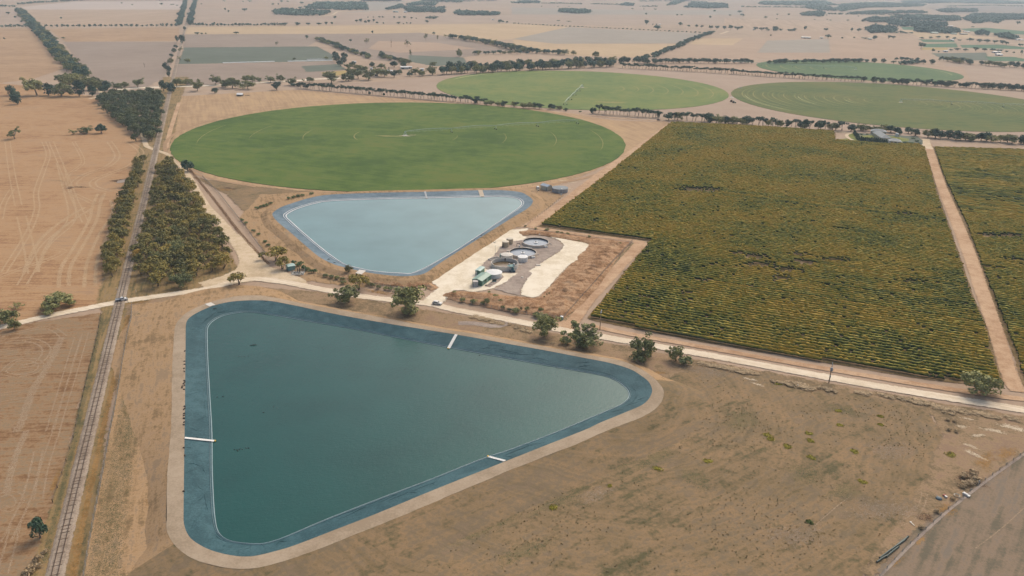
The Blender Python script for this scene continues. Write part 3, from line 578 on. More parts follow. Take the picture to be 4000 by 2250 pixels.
NR_RIM = [(721, 1680), (723, 1540), (724, 1430), (725, 1330), (726, 1271), (734, 1248), (757, 1229), (796, 1209), (840, 1192), (893, 1180), (951, 1174), (1000, 1173), (1058, 1176), (1155, 1194), (1311, 1227), (1505, 1262), (1660, 1287), (1784, 1307), (1893, 1326), (2000, 1346), (2116, 1366), (2272, 1396), (2388, 1419), (2462, 1442), (2501, 1465), (2532, 1489), (2545, 1512), (2547, 1531), (2534, 1559), (2508, 1582), (2466, 1601), (2408, 1625), (2342, 1652), (2285, 1679), (2118, 1745), (2000, 1792), (1826, 1861), (1669, 1924), (1472, 2006), (1315, 2067), (1157, 2128), (1079, 2152), (1000, 2171), (944, 2174), (885, 2166), (826, 2150), (783, 2130), (747, 2105), (728, 2077), (718, 2042), (717, 1995), (719, 1837)]
NR_WAT = [(829, 1680), (831, 1837), (836, 1955), (842, 2026), (852, 2073), (877, 2101), (921, 2117), (1000, 2124), (1047, 2119), (1118, 2095), (1275, 2028), (1472, 1951), (1669, 1877), (1826, 1814), (1905, 1784), (2000, 1753), (2190, 1680), (2311, 1629), (2408, 1588), (2439, 1570), (2454, 1551), (2454, 1531), (2439, 1512), (2404, 1487), (2349, 1467), (2233, 1446), (2116, 1425), (2000, 1404), (1776, 1363), (1582, 1326), (1388, 1287), (1194, 1254), (1000, 1222), (932, 1223), (873, 1235), (835, 1254), (815, 1277), (811, 1306), (813, 1392), (819, 1508)]
FR_RIM = [(1064, 839), (1074, 824), (1101, 808), (1155, 789), (1214, 772), (1291, 760), (1466, 753), (1660, 749), (1870, 743), (1960, 743), (2031, 750), (2058, 762), (2078, 777), (2080, 793), (2058, 816), (2000, 851), (1854, 942), (1757, 1003), (1699, 1041), (1668, 1063), (1637, 1074), (1582, 1079), (1524, 1076), (1427, 1063), (1349, 1045), (1303, 1032), (1248, 1004), (1194, 960), (1136, 909), (1085, 867)]
FR_OUT = [(1044, 839), (1058, 815), (1092, 798), (1150, 780), (1210, 763), (1291, 752), (1466, 745), (1660, 741), (1870, 735), (1966, 735), (2044, 742), (2082, 757), (2104, 777), (2104, 800), (2078, 824), (2016, 861), (1872, 950), (1776, 1012), (1716, 1050), (1682, 1075), (1644, 1090), (1582, 1095), (1516, 1091), (1418, 1077), (1338, 1060), (1290, 1046), (1234, 1018), (1178, 972), (1118, 920), (1064, 874)]
FR_WAT = [(1120, 847), (1128, 834), (1167, 815), (1235, 795), (1297, 786), (1466, 779), (1660, 775), (1873, 770), (1951, 768), (1994, 772), (2022, 778), (2036, 793), (2028, 808), (2000, 829), (1893, 903), (1757, 991), (1622, 1062), (1563, 1066), (1466, 1059), (1390, 1044), (1344, 1030), (1274, 982), (1198, 919), (1140, 867)]
ZC, ZW = 2.2, .4
near_m = dict(bank=G['bank'], crest=G['crest'], liner=linermat('teal_liner', (46, 84, 92), (58, 96, 104), (72, 110, 118)), water=watermat('reservoir_water', C(20, 80, 74), .26, .7))
far_m = dict(bank=G['bank'], crest=G['bank'], liner=linermat('blue_grey_liner', (90, 114, 128), (106, 130, 144), (124, 146, 158)), water=watermat('pale_reservoir_water', C(108, 146, 148), .15, .35))
n_road, n_rim, n_wat = reservoir(NR_OUT, NR_RIM, NR_WAT, ZC, ZW, 6.0, near_m, left_wide=17.0, se=G['se'])
f_road, f_rim, f_wat = reservoir(FR_OUT, FR_RIM, FR_WAT, 1.3, .15, 4.5, far_m, n=300)
G['foam'] = plain('pale_seam', C(150, 176, 182), .6); G['white_seam'] = plain('white_ballast_tube', C(226, 232, 234), .6)
def seam(name, rim, wat, f, w, m, lift=.06):
    A = rim * (1 - f) + wat * f; B = rim * (1 - f - w) + wat * (f + w); n = len(A)
    A = A.copy(); B = B.copy(); A[:, 2] += lift; B[:, 2] += lift; mid = (A + B) / 2; mid[:, 2] += .12
    struct(name, np.vstack([A, mid, B]), [(r * n + i, r * n + (i + 1) % n, (r + 1) * n + (i + 1) % n, (r + 1) * n + i) for r in range(2) for i in range(n)], m, np.ones(3 * n), smooth=True)
seam('liner_seam', n_rim, n_wat, .965, .035, G['foam'], .09); seam('liner_seam', n_rim, n_wat, .90, .012, G['foam'], .12)
seam('ballast_tube', f_rim, f_wat, .92, .08, G['white_seam'], .14); seam('ballast_tube', f_rim, f_wat, .76, .05, G['white_seam'], .14)

# ------------------------------------------------------------------ railway
rail0, rail1 = W(216, 2250), W(760, -40)
rd = (W(600, 622) - W(291, 1916)); rd.z = 0; rd.normalize(); rn = Vector((-rd.y, rd.x, 0)); rbase = W(349, 1680)
def rp(s, off=0.0, z=0.0): p = rbase + rd * s + rn * off; return Vector((p.x, p.y, z))
for a, b, w in ((-90, 350, 5.4), (350, 3500, 6.0)):
    n = int((b - a) / 5) + 1; A = np.array([rp(s)[:] for s in np.linspace(a, b, n)])
    V, F, E = strip_geo(A, w, 0, ((-1, 0), (-.62, 1), (.62, 1), (1, 0)))
    V = [(x, y, (.16 if i % 4 in (1, 2) else -.15)) for i, (x, y, _) in enumerate(V)]
    struct('rail_ballast', V, F, G['ballast'], E)
M_RAIL = plain('rusty_rail', C(98, 80, 66), .6, .2); M_SLEEP = plain('weathered_sleeper', C(128, 108, 92), .9)
track = thing('railway_track', 'rusty single railway track on pale ballast beside the large teal reservoir', 'railway', rp(0, 0, .16))
for sg in (-1, 1):
    m = MB()
    for k in range(12):
        a, b = (-90 + 60 * k, -30 + 60 * k) if k < 11 else (570, 3400)
        c = rp((a + b) / 2, sg * .75) - Vector(rp(0, 0, 0)); m.box((c.x, c.y, .2), (b - a, .15, .18), math.atan2(rd.y, rd.x))
    m.build('rail', M_RAIL, track)
sm = MB().box((0, 0, 0), (.2, 2.5, .16)); sme = mesh('sleeper', sm.v, sm.f, M_SLEEP)
s_ = -80.0; k = 0; rest = MB()
while s_ < 620:
    c = rp(s_) - rp(0)
    if not 128 < s_ < 136:
        if k < 290:
            o = obj('sleeper', sme, track, (c.x, c.y, random.choice((.02, .0, -.03, -.06))), math.atan2(rd.y, rd.x) + random.gauss(0, .025)); k += 1
        else: rest.box((c.x, c.y, .03), (.26, 2.6, .16), math.atan2(rd.y, rd.x))
    s_ += random.choice((1.5, 1.6, 2.2, 2.3, 3.0, 3.7)) if s_ < 300 else random.choice((2.3, 3.1))
tag(rest.build('sleepers_beyond', M_SLEEP, track), kind='stuff')

# ------------------------------------------------------------------ vineyards
M_VINE = leafmat('vine_leaf', [C(56, 66, 34), C(82, 88, 38), C(118, 110, 44), C(140, 122, 48), C(152, 120, 46)], ns=.045, wi=.42, wo_=.08, wn=.75)
def vinemat():
    m, t, bs, out = new_mat('vine_canopy')
    p = pos(t); g = nd(t, 'ShaderNodeNewGeometry')
    big = noise(t, p, 1 / 55., 3); mid = noise(t, p, 1 / 7., 4); fine = noise(t, p, 1 / .9, 4, .7)
    f = math_(t, 'ADD', math_(t, 'MULTIPLY', big, .44), math_(t, 'ADD', math_(t, 'MULTIPLY', mid, .28), math_(t, 'MULTIPLY', fine, .28)))
    f = math_(t, 'ADD', f, math_(t, 'MULTIPLY', math_(t, 'SUBTRACT', g.outputs['Random Per Island'], .5), .14))
    sx = nd(t, 'ShaderNodeSeparateXYZ'); t.links.new(p, sx.inputs[0])      # older, greener leaves low down, darkened further as painted shade between rows
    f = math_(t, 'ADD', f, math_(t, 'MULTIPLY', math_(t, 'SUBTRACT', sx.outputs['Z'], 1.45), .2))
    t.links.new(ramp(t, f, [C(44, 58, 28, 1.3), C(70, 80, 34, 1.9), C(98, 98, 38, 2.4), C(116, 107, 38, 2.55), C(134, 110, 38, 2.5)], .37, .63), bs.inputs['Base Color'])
    setp(bs, Roughness=.8, Specular_IOR_Level=.2); return m
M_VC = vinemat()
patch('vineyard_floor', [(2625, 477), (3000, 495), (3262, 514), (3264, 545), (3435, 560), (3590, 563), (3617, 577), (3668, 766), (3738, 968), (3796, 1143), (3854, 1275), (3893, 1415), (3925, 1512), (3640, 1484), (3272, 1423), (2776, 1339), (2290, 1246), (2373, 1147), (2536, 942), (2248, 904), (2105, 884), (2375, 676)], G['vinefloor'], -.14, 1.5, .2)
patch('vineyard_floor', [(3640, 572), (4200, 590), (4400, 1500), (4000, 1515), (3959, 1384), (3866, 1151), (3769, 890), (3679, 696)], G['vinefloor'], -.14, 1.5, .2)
GAPS = [((2730, 745), 16, 7), ((2880, 995), 5, 3), ((2960, 1010), 6, 4), ((2960, 1040), 9, 3.5), ((3070, 1060), 7, 4), ((3130, 1000), 6, 3), ((3140, 1030), 6, 4), ((3260, 1020), 7, 4), ((3050, 1090), 5, 4), ((2740, 1100), 5, 2), ((3530, 840), 7, 3), ((3680, 820), 5, 3), ((3560, 1105), 9, 2), ((2540, 1170), 2.5, 2), ((2690, 1150), 4, 2), ((2430, 1185), 2.5, 1.5), ((3700, 1490), 9, 3), ((3860, 925), 7, 4), ((3940, 925), 7, 4), ((3880, 1050), 6, 3), ((3960, 1020), 6, 3), ((3300, 900), 6, 2), ((2680, 1180), 4, 1.5)]
GAPS = [(W(*c), a, b) for c, a, b in GAPS]
def gapness(x, y):
    g = np.zeros_like(x)
    for c, a, b in GAPS:
        g = np.maximum(g, np.exp(-(((x - c.x) / a) ** 2 + ((y - c.y) / b) ** 2)))
    return g
vd = np.array([math.cos(A_ROW), math.sin(A_ROW)]); vn = np.array([-vd[1], vd[0]])
def row_geo(p0, L, coarse):
    st = 1.1 if not coarse else 2.2; n = max(3, int(L / st)); s = np.linspace(0, L, n)
    x, y = p0[0] + vd[0] * s, p0[1] + vd[1] * s
    g = gapness(x, y)
    ok = rng.random(n) > np.clip(g * 1.5 - .15, 0, .93) + .012
    hh = (1.95 + rng.normal(0, .13, n)) * np.where(ok, 1, .25); ww = (.62 + rng.normal(0, .09, n)) * np.where(ok, 1, .3)
    dx = rng.normal(0, .07, n)
    prof = [(-.45, .25), (-1, .62), (-.62, .97), (.0, 1.08), (.62, .97), (1, .62), (.45, .25)]
    V = np.zeros((n, 7, 3))
    for j, (q, hz) in enumerate(prof):
        o = dx + ww * q * (1 + rng.normal(0, .12, n))
        V[:, j, 0] = x + vn[0] * o; V[:, j, 1] = y + vn[1] * o; V[:, j, 2] = hh * hz * (1 + rng.normal(0, .06, n)) - .1
    keep = ok[:-1] | ok[1:]
    F = [(i * 7 + j, (i + 1) * 7 + j, (i + 1) * 7 + j + 1, i * 7 + j + 1) for i in range(n - 1) if keep[i] for j in range(6)]
    # loose shoots standing out of the canopy
    m = int(L * (1.1 if not coarse else .4)); k = rng.integers(0, n, m); k = k[ok[k]]; m = len(k)
    a = rng.uniform(0, 6.28, m); r_ = rng.uniform(.3, .55, m)
    cx = x[k] + rng.uniform(-.5, .5, m) * vd[0] + vn[0] * rng.normal(0, .4, m); cy = y[k] + vn[1] * rng.normal(0, .4, m); cz = hh[k] * rng.uniform(.5, 1.12, m)
    Q = np.zeros((m, 4, 3))
    for q, (e0, e1) in enumerate(((-1, -1), (1, -1), (1, 1), (-1, 1))):
        Q[:, q, 0] = cx + np.cos(a) * r_ * e0; Q[:, q, 1] = cy + np.sin(a) * r_ * e0 + .2 * e1 * r_; Q[:, q, 2] = cz + r_ * .6 * e1
    VV = np.vstack([V.reshape(-1, 3), Q.reshape(-1, 3)]); b = n * 7
    F += [(b + 4 * i, b + 4 * i + 1, b + 4 * i + 2, b + 4 * i + 3) for i in range(m)]
    return VV, F, float((~ok).mean())
def block(px, limit, label, group, stufflabel, edgel, gapl, spacing=3.0):
    A = np.array([W(*p)[:2] for p in px]); o = A[np.argmin(A @ vn)] @ vn
    top = (A @ vn).max(); ks = np.arange(o + 1.2, top, spacing); cnt = 0; SV, SF, nb = [], [], 0
    for kk in ks:
        xs = []
        for i in range(len(A)):
            a, b = A[i], A[(i + 1) % len(A)]; da, db = a @ vn - kk, b @ vn - kk
            if da * db < 0: xs.append((a + (b - a) * da / (da - db)) @ vd)
        xs.sort()
        for a, b in zip(xs[::2], xs[1::2]):
            a += random.uniform(0, 1); b -= random.uniform(0, 1)
            if b - a < 4: continue
            p0 = vd * a + vn * kk
            coarse = cnt >= limit
            V, F, gp_ = row_geo(p0, b - a, coarse)
            if not coarse:
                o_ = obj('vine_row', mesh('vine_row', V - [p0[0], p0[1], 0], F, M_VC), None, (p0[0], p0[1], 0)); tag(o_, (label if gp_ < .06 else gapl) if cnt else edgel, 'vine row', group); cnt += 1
            else:
                SV.append(V); SF += [tuple(i + nb for i in f) for f in F]; nb += len(V)
    if SV:
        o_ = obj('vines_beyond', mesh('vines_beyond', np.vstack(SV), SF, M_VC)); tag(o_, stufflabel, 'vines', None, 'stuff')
VB1 = [(2622, 480), (3000, 498), (3258, 516), (3262, 548), (3435, 563), (3588, 566), (3612, 580), (3662, 768), (3732, 970), (3788, 1146), (3846, 1278), (3884, 1418), (3915, 1506), (3760, 1494), (3640, 1481), (3272, 1420), (2776, 1336), (2298, 1243), (2380, 1147), (2540, 945), (2540, 938), (2248, 901), (2110, 881), (2380, 676)]
VB2 = [(3648, 578), (4150, 592), (4260, 1490), (3995, 1490), (3965, 1380), (3874, 1151), (3777, 890), (3687, 696)]
block(VB1, 205, 'vine row with yellowing leaves in the wide vineyard block above the gravel road', 'vine rows of the wide block', 'yellow green vine rows running on towards the house hedge', 'vine row edging the dirt strip along the gravel road', 'vine row broken by patches of bare soil in the wide vineyard block')
block(VB2, 90, 'vine row across the pink dirt track from the wide vineyard block', 'vine rows past the dirt track', 'vine rows beyond the dirt track, near the dark windbreak', 'lowest vine row of the block across the pink dirt track', 'gappy vine row across the pink dirt track from the wide block')

# ------------------------------------------------------------------ trees
def clumps(r, cen, rad, per, leaf, flat=.75, up=.25):
    V = []
    for c, q in zip(cen, rad):
        d = r.normal(0, 1, (per, 3)); d[:, 2] += up; d /= np.linalg.norm(d, axis=1, keepdims=True)
        p = np.asarray(c) + d * q * r.uniform(.72, 1.08, (per, 1)) * [1, 1, flat]
        n = d + r.normal(0, .45, (per, 3)); n /= np.linalg.norm(n, axis=1, keepdims=True)
        a = np.cross(n, r.normal(0, 1, (per, 3))); a /= np.linalg.norm(a, axis=1, keepdims=True) + 1e-9; b = np.cross(n, a)
        s = leaf * r.uniform(.6, 1.25, (per, 1))
        V.append(np.stack([p - a * s - b * s * .7, p + a * s - b * s * .5, p + a * s * .8 + b * s * .7, p - a * s * .9 + b * s * .6], 1))
    return np.concatenate(V)
LEAF = {
    'mallee': leafmat('mallee_leaf', [C(52, 56, 38, 2.47), C(74, 74, 44, 2.60), C(98, 92, 48, 2.73), C(118, 104, 50, 2.73), C(136, 114, 52, 2.73)], wi=.35, wo_=.4, wn=.25),
    'gum': leafmat('gum_leaf', [C(56, 62, 42, 2.86), C(78, 82, 52, 3.25), C(98, 98, 60, 3.38), C(116, 110, 66, 3.38)], wi=.4, wo_=.35, wn=.25),
    'dark': leafmat('dark_leaf', [C(34, 52, 46, 2.47), C(44, 64, 52, 2.47), C(56, 76, 58, 2.47), C(68, 84, 62, 2.47)], wi=.4, wo_=.35, wn=.25),
    'wood': leafmat('wood_leaf', [C(44, 56, 44, 2.47), C(60, 70, 48, 2.47), C(76, 82, 52, 2.47), C(94, 94, 54, 2.47)], wi=.35, wo_=.4, wn=.25),
    'far': leafmat('far_leaf', [C(34, 60, 54, 2.34), C(46, 74, 64, 2.34), C(60, 86, 72, 2.34), C(76, 94, 72, 2.34)], wi=.4, wo_=.35, wn=.25),  # teal of the distant haze is mixed into these leaf colours
    'green': leafmat('shrub_leaf', [C(48, 66, 44, 2.47), C(62, 82, 52, 2.47), C(80, 96, 58, 2.47), C(98, 104, 60, 2.47)], wi=.4, wo_=.35, wn=.25),
    'gold': leafmat('golden_leaf', [C(108, 92, 40, 2.47), C(140, 112, 44, 2.47), C(160, 126, 52, 2.47)], wi=.5, wo_=.2, wn=.3),
    'dry': leafmat('dry_twig_leaf', [C(112, 98, 74, 2.21), C(132, 114, 86, 2.21), C(148, 128, 100, 2.21)], wi=.5, wo_=.25, wn=.25)}
M_BARK = plain('grey_bark', C(128, 112, 98), .9, var=.25, ns=3.); M_PALEBARK = plain('pale_bark', C(178, 164, 148), .9, var=.2, ns=3.); M_DARKBARK = plain('dark_bark', C(80, 70, 62), .9, var=.25, ns=3.)
PROTO = {}
def proto(kind, i):
    if (kind, i) in PROTO: return PROTO[(kind, i)]
    r = np.random.default_rng(i * 17 + sum(map(ord, kind)) * 101)
    m = MB(); bark = M_BARK
    if kind in ('mallee', 'gold', 'mwood'):              # low spreading dome made of rounded clumps, several stems
        n = 13; a = r.uniform(0, 6.28, n); q = np.sqrt(r.uniform(0, 1, n)) * .4; cen = np.c_[np.cos(a) * q, np.sin(a) * q, .76 - q * q * 2.0 + r.normal(0, .05, n)]
        rad = r.uniform(.14, .22, n); lv = clumps(r, cen, rad, 52, .042, .75)
        for k in range(4):
            c = cen[r.integers(0, n)]; m.tube([(r.normal(0, .02), r.normal(0, .02), 0), (c[0] * .5, c[1] * .5, .35), (c[0] * .95, c[1] * .95, c[2] - .03)], [.022, .016, .008], 5)
        lm = LEAF[{'gold': 'gold', 'mwood': 'wood'}.get(kind, 'mallee')]
    elif kind in ('gum', 'sparse'):             # open crown on leaning limbs
        n = 36 if kind == 'gum' else 12; cen = []; rad = []
        base = Vector((0, 0, 0)); fork = Vector((r.normal(0, .03), r.normal(0, .03), r.uniform(.2, .32)))
        m.tube([base, fork * .5 + Vector((0, 0, .02)), fork], [.036, .03, .026], 7)
        for k in range(6):
            az = k * 1.05 + r.uniform(-.4, .4); el = r.uniform(.1, 1.2) if kind == 'gum' else r.uniform(.35, 1.15); L = r.uniform(.26, .44)
            e = fork + Vector((math.cos(az) * math.cos(el), math.sin(az) * math.cos(el), math.sin(el))) * L
            mid = (fork + e) / 2 + Vector((0, 0, -.02)); m.tube([fork, mid, e], [.02, .014, .008], 5)
            for j in range(n // 6 + 1):
                t = e + Vector((r.normal(0, .11), r.normal(0, .11), r.normal(.03, .11))); m.tube([e, t], [.007, .003], 4); cen.append(t[:]); rad.append(r.uniform(.08, .16) if kind == 'gum' else r.uniform(.06, .11))
        cen = np.array(cen); cen[:, 2] = np.clip(cen[:, 2], .2, .92); lv = clumps(r, cen, rad, 54 if kind == 'gum' else 50, .03, .8); lm = LEAF['gum']; bark = M_PALEBARK if kind == 'sparse' else M_BARK
    elif kind == 'wind':                        # slim windbreak tree: bare pale stem, flat dark top
        n = 9; a = r.uniform(0, 6.28, n); q = np.sqrt(r.uniform(0, 1, n)) * .32; cen = np.c_[np.cos(a) * q, np.sin(a) * q, .76 + r.normal(0, .07, n)]
        lv = clumps(r, cen, r.uniform(.12, .19, n), 40, .045, .75); lm = LEAF['dark']; bark = M_PALEBARK
        for k in range(3):
            c = cen[k]; m.tube([(r.normal(0, .02), r.normal(0, .02), 0), (c[0] * .4, c[1] * .4, .45), (c[0], c[1], c[2] - .02)], [.018, .014, .007], 5)
    elif kind == 'round':                       # dense broad tree with foliage to the ground
        n = 22; d = r.normal(0, 1, (n, 3)); d /= np.linalg.norm(d, axis=1, keepdims=True); cen = d * [.34, .34, .33] * r.uniform(.55, 1, (n, 1)) + [0, 0, .5]
        lv = clumps(r, cen, r.uniform(.12, .2, n), 44, .042, .85); lm = LEAF['dark']; m.tube([(0, 0, 0), (.01, 0, .3), (0, .01, .7)], [.04, .03, .012], 6)
    elif kind in ('bush', 'olive', 'dryb'):     # shrub
        n = 9; a = r.uniform(0, 6.28, n); q = np.sqrt(r.uniform(0, 1, n)) * .36; cen = np.c_[np.cos(a) * q, np.sin(a) * q, .5 - q * .5 + r.normal(0, .05, n)]
        lv = clumps(r, cen, r.uniform(.18, .3, n), 40, .06, .8); lm = LEAF[{'bush': 'green', 'olive': 'gum', 'dryb': 'dry'}[kind]]; m.tube([(0, 0, 0), (.02, 0, .5)], [.03, .012], 5)
    elif kind == 'pine':
        cen = []; rad = []
        for k in range(9):
            z = .12 + k * .1; rr = .2 * (1 - (z * .95)) + .02
            for j in range(4): az = r.uniform(0, 6.28); cen.append((math.cos(az) * rr * .6, math.sin(az) * rr * .6, z)); rad.append(rr * .8 + .02)
        lv = clumps(r, np.array(cen), rad, 22, .04, .9); lm = LEAF['dark']; m.tube([(0, 0, 0), (0, 0, .95)], [.03, .006], 6)
    elif kind == 'dead':
        lv = None; lm = None; bark = M_BARK; fork = Vector((.02, 0, .4)); m.tube([(0, 0, 0), fork], [.035, .024], 6)
        for k in range(6):
            az = r.uniform(0, 6.28); e = fork + Vector((math.cos(az) * .22, math.sin(az) * .22, r.uniform(.25, .55))); m.tube([fork, (fork + e) / 2, e], [.016, .011, .004], 4)
            for j in range(2): t = e + Vector((r.normal(0, .09), r.normal(0, .09), r.uniform(-.05, .1))); m.tube([(fork + e) / 2, t], [.007, .002], 4)
    else:                                       # far tree, one mesh
        n = 9; d = r.normal(0, 1, (n, 3)); d /= np.linalg.norm(d, axis=1, keepdims=True); cen = d * [.36, .36, .25] * r.uniform(.4, 1, (n, 1)) + [0, 0, .58]
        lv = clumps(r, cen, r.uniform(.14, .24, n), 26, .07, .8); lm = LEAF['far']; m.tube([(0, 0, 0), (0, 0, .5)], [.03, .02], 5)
    tm = mesh('trunk', m.v, m.f, bark); cm = quads_mesh('crown', lv, lm) if lv is not None else None; one = None
    if kind == 'far':
        V = np.vstack([lv.reshape(-1, 3), np.array(m.v)]); nl = len(lv); F = [(4 * k, 4 * k + 1, 4 * k + 2, 4 * k + 3) for k in range(nl)] + [tuple(x + 4 * nl for x in f) for f in m.f]
        one = mesh('far_tree', V, F, lm); one.materials.append(bark); one.polygons.foreach_set('material_index', [0] * nl + [1] * len(m.f))
    PROTO[(kind, i)] = (tm, cm, one); return PROTO[(kind, i)]
NVAR = {'mwood': 7, 'mallee': 9, 'gum': 8, 'wind': 7, 'round': 5, 'bush': 6, 'far': 8, 'dead': 3, 'pine': 3, 'sparse': 5, 'gold': 2, 'olive': 4, 'dryb': 4}
NAMES = {'mwood': 'wood_mallee', 'mallee': 'mallee_tree', 'gum': 'gum_tree', 'wind': 'windbreak_tree', 'round': 'leafy_tree', 'bush': 'shrub', 'far': 'distant_tree', 'dead': 'dead_tree', 'pine': 'conifer', 'sparse': 'paddock_tree', 'gold': 'mallee_tree', 'olive': 'shrub', 'dryb': 'dry_shrub'}
GNAME = {'trees of the north west avenue': 'avenue_tree', 'trees beside the northern rails': 'railside_tree', 'trees sheltering the white farm sheds': 'farm_tree', 'farm approach belt': 'farm_tree', 'belt behind the sheds': 'farm_tree', 'tall belt north of the irrigated circles': 'belt_tree', 'row east of the tall belt': 'belt_tree', 'hedge trees of the middle fields': 'hedge_tree', 'ragged row between the circles': 'row_tree', 'ragged row above the vineyard': 'row_tree', 'row at the head of the eastern vines': 'row_tree', 'thick eastern windbreak': 'windbreak_tree', 'row behind the north eastern circle': 'far_row_tree', 'dense eastern belt': 'eastern_belt_tree', 'trees east of the north eastern circle': 'far_row_tree', 'scattered trees in the far paddocks': 'paddock_tree', 'mallee along the west side of the railway': 'railside_mallee', 'trees behind the house': 'row_tree', 'windbreak below the tall belt': 'far_windbreak_tree', 'windbreak between the eastern circles': 'far_windbreak_tree'}
def plant(kind, p, h, w, label, group=None, name=None, cat=None, parts=True, i=None):
    if group and not name and kind in ('far', 'round', 'gum', 'wind', 'mallee'): name = GNAME.get(group)
    i = random.randrange(NVAR[kind]) if i is None else i
    tm, cm, one = proto(kind, i); nm = name or NAMES[kind]; cat = cat or ('shrub' if 'shrub' in nm else 'tree')
    rz = random.uniform(0, 6.28)
    if one or not parts:
        o = obj(nm, one or cm, None, (p[0], p[1], -.15), rz, (w, w, h)); return tag(o, label, cat, group)
    o = thing(nm, label, cat, (p[0], p[1], -.15), rz, group, (w, w, h))
    obj('trunk', tm, o)
    if cm: obj('crown', cm, o)
    return o
def scatter(px, spacing, kind, h, w, label, group, world=False, name=None, lim=999, jit=.2, mix=None):
    A = [(p[0], p[1]) for p in (px if world else WP(px))]; xs = [a[0] for a in A]; ys = [a[1] for a in A]; pts = []
    tries = int((max(xs) - min(xs)) * (max(ys) - min(ys)) / spacing ** 2 * 14) + 50
    for _ in range(min(tries, 60000)):
        q = (random.uniform(min(xs), max(xs)), random.uniform(min(ys), max(ys)))
        if inside(q, A) and all((q[0] - a[0]) ** 2 + (q[1] - a[1]) ** 2 > spacing ** 2 for a in pts): pts.append(q)
        if len(pts) >= lim: break
    for q in pts:
        k = kind if not mix or random.random() > mix[1] else mix[0]
        f = random.uniform(1 - jit, 1 + jit); plant(k, q, h * f, w * f * random.uniform(.9, 1.15), label, group, name)
    return pts
def line(px, spacing, kind, h, w, label, group, off=0.0, jit=.18, skip=0.0, curve=False, name=None):
    A = resample(WP(px), spacing, False); t = np.gradient(A[:, :2], axis=0); t /= np.linalg.norm(t, axis=1, keepdims=True) + 1e-9
    for i, a in enumerate(A):
        if random.random() < skip: continue
        o = random.gauss(0, off); s = random.uniform(-.35, .35) * spacing; f = random.uniform(1 - jit, 1 + jit)
        k = kind if isinstance(kind, str) else random.choice(kind)
        plant(k, (a[0] - t[i, 1] * o + t[i, 0] * s, a[1] + t[i, 0] * o + t[i, 1] * s), h * f, w * f * random.uniform(.85, 1.2), label, group, name)
def lone(lst, label, group):                   # (kind, u, v of the foot, height px, width px)
    for kind, u, v, hp, wp in lst:
        p = W(u, v); plant(kind, p, hgt(p, hp), wp / ppm(p), label, group)
def wood(px, spacing, h, w, label, world=False, jit=.25):   # far woodland that reads as one mass
    A = [(p[0], p[1]) for p in WP(px)]; xs = [a[0] for a in A]; ys = [a[1] for a in A]; Q = []
    n = int((max(xs) - min(xs)) * (max(ys) - min(ys)) / spacing ** 2)
    for _ in range(n):
        q = (random.uniform(min(xs), max(xs)), random.uniform(min(ys), max(ys)))
        if not inside(q, A): continue
        _, cm, one = proto('far', random.randrange(8)); f = random.uniform(1 - jit, 1 + jit)
        B = WOODLV[random.randrange(8)]; a = random.uniform(0, 6.28); ca, sa = math.cos(a), math.sin(a)
        V = B.copy(); V[..., 0] = (B[..., 0] * ca - B[..., 1] * sa) * w * f + q[0]; V[..., 1] = (B[..., 0] * sa + B[..., 1] * ca) * w * f + q[1]; V[..., 2] = B[..., 2] * h * f
        Q.append(V)
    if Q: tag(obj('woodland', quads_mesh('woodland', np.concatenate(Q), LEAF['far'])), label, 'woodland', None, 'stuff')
WOODLV = []
for i in range(8):
    r = np.random.default_rng(900 + i); n = 7; d = r.normal(0, 1, (n, 3)); d /= np.linalg.norm(d, axis=1, keepdims=True)
    WOODLV.append(clumps(r, d * [.36, .36, .3] * r.uniform(.4, 1, (n, 1)) + [0, 0, .5], r.uniform(.18, .28, n), 9, .13, .8))
def hedge_mass(px, spacing, h, w, label, off=4.0):
    A = resample(WP(px), spacing, False); t = np.gradient(A[:, :2], axis=0); t /= np.linalg.norm(t, axis=1, keepdims=True) + 1e-9; Q = []
    for i, a in enumerate(A):
        B = WOODLV[random.randrange(8)]; f = random.uniform(.7, 1.25); o = random.gauss(0, off); V = B.copy(); an = random.uniform(0, 6.28); ca, sa = math.cos(an), math.sin(an)
        V[..., 0] = (B[..., 0] * ca - B[..., 1] * sa) * w * f + a[0] - t[i, 1] * o; V[..., 1] = (B[..., 0] * sa + B[..., 1] * ca) * w * f + a[1] + t[i, 0] * o; V[..., 2] = B[..., 2] * h * f; Q.append(V)
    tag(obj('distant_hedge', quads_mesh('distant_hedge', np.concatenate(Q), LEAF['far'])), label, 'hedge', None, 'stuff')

t1 = lambda *p: T((0, 0), K1, *p); t2 = lambda *p: T((1000, 0), K1, *p); t3 = lambda *p: T((2000, 0), K1, *p); t4 = lambda *p: T((3000, 0), K1, *p)
# mallee beside the railway
GW = 'mallee along the west side of the railway'; LW = 'olive mallee tree in the narrow belt west of the railway'
scatter(T((0, 560), K1, (1380, 230), (1450, 200), (1400, 400), (1345, 600), (1280, 850), (1225, 1060), (1175, 1290), (1160, 1350), (1070, 1345), (1040, 1260), (1095, 1080), (1155, 860), (1230, 640), (1310, 400)), 4.7, 'mallee', 7.6, 7.4, LW, GW)
GE = 'mallee of the dense block east of the railway'; LE = 'olive mallee tree in the dense block between the railway and the limestone road'
blk = scatter(T((0, 560), K1, (1590, 280), (1700, 210), (1790, 290), (1900, 430), (1980, 560), (2040, 690), (2120, 830), (2210, 930), (2240, 1040), (2300, 1150), (2310, 1230), (2180, 1290), (1950, 1370), (1860, 1440), (1560, 1440), (1510, 1360), (1440, 1340), (1390, 1280), (1390, 1160), (1430, 980), (1480, 820), (1530, 640), (1560, 480)), 6.0, 'mallee', 8.0, 8.0, LE, GE, mix=('gum', .06))
lone([('gold', 540, 1010, 42, 52)], 'golden mallee tree standing out beside the rails in the dense block', None)
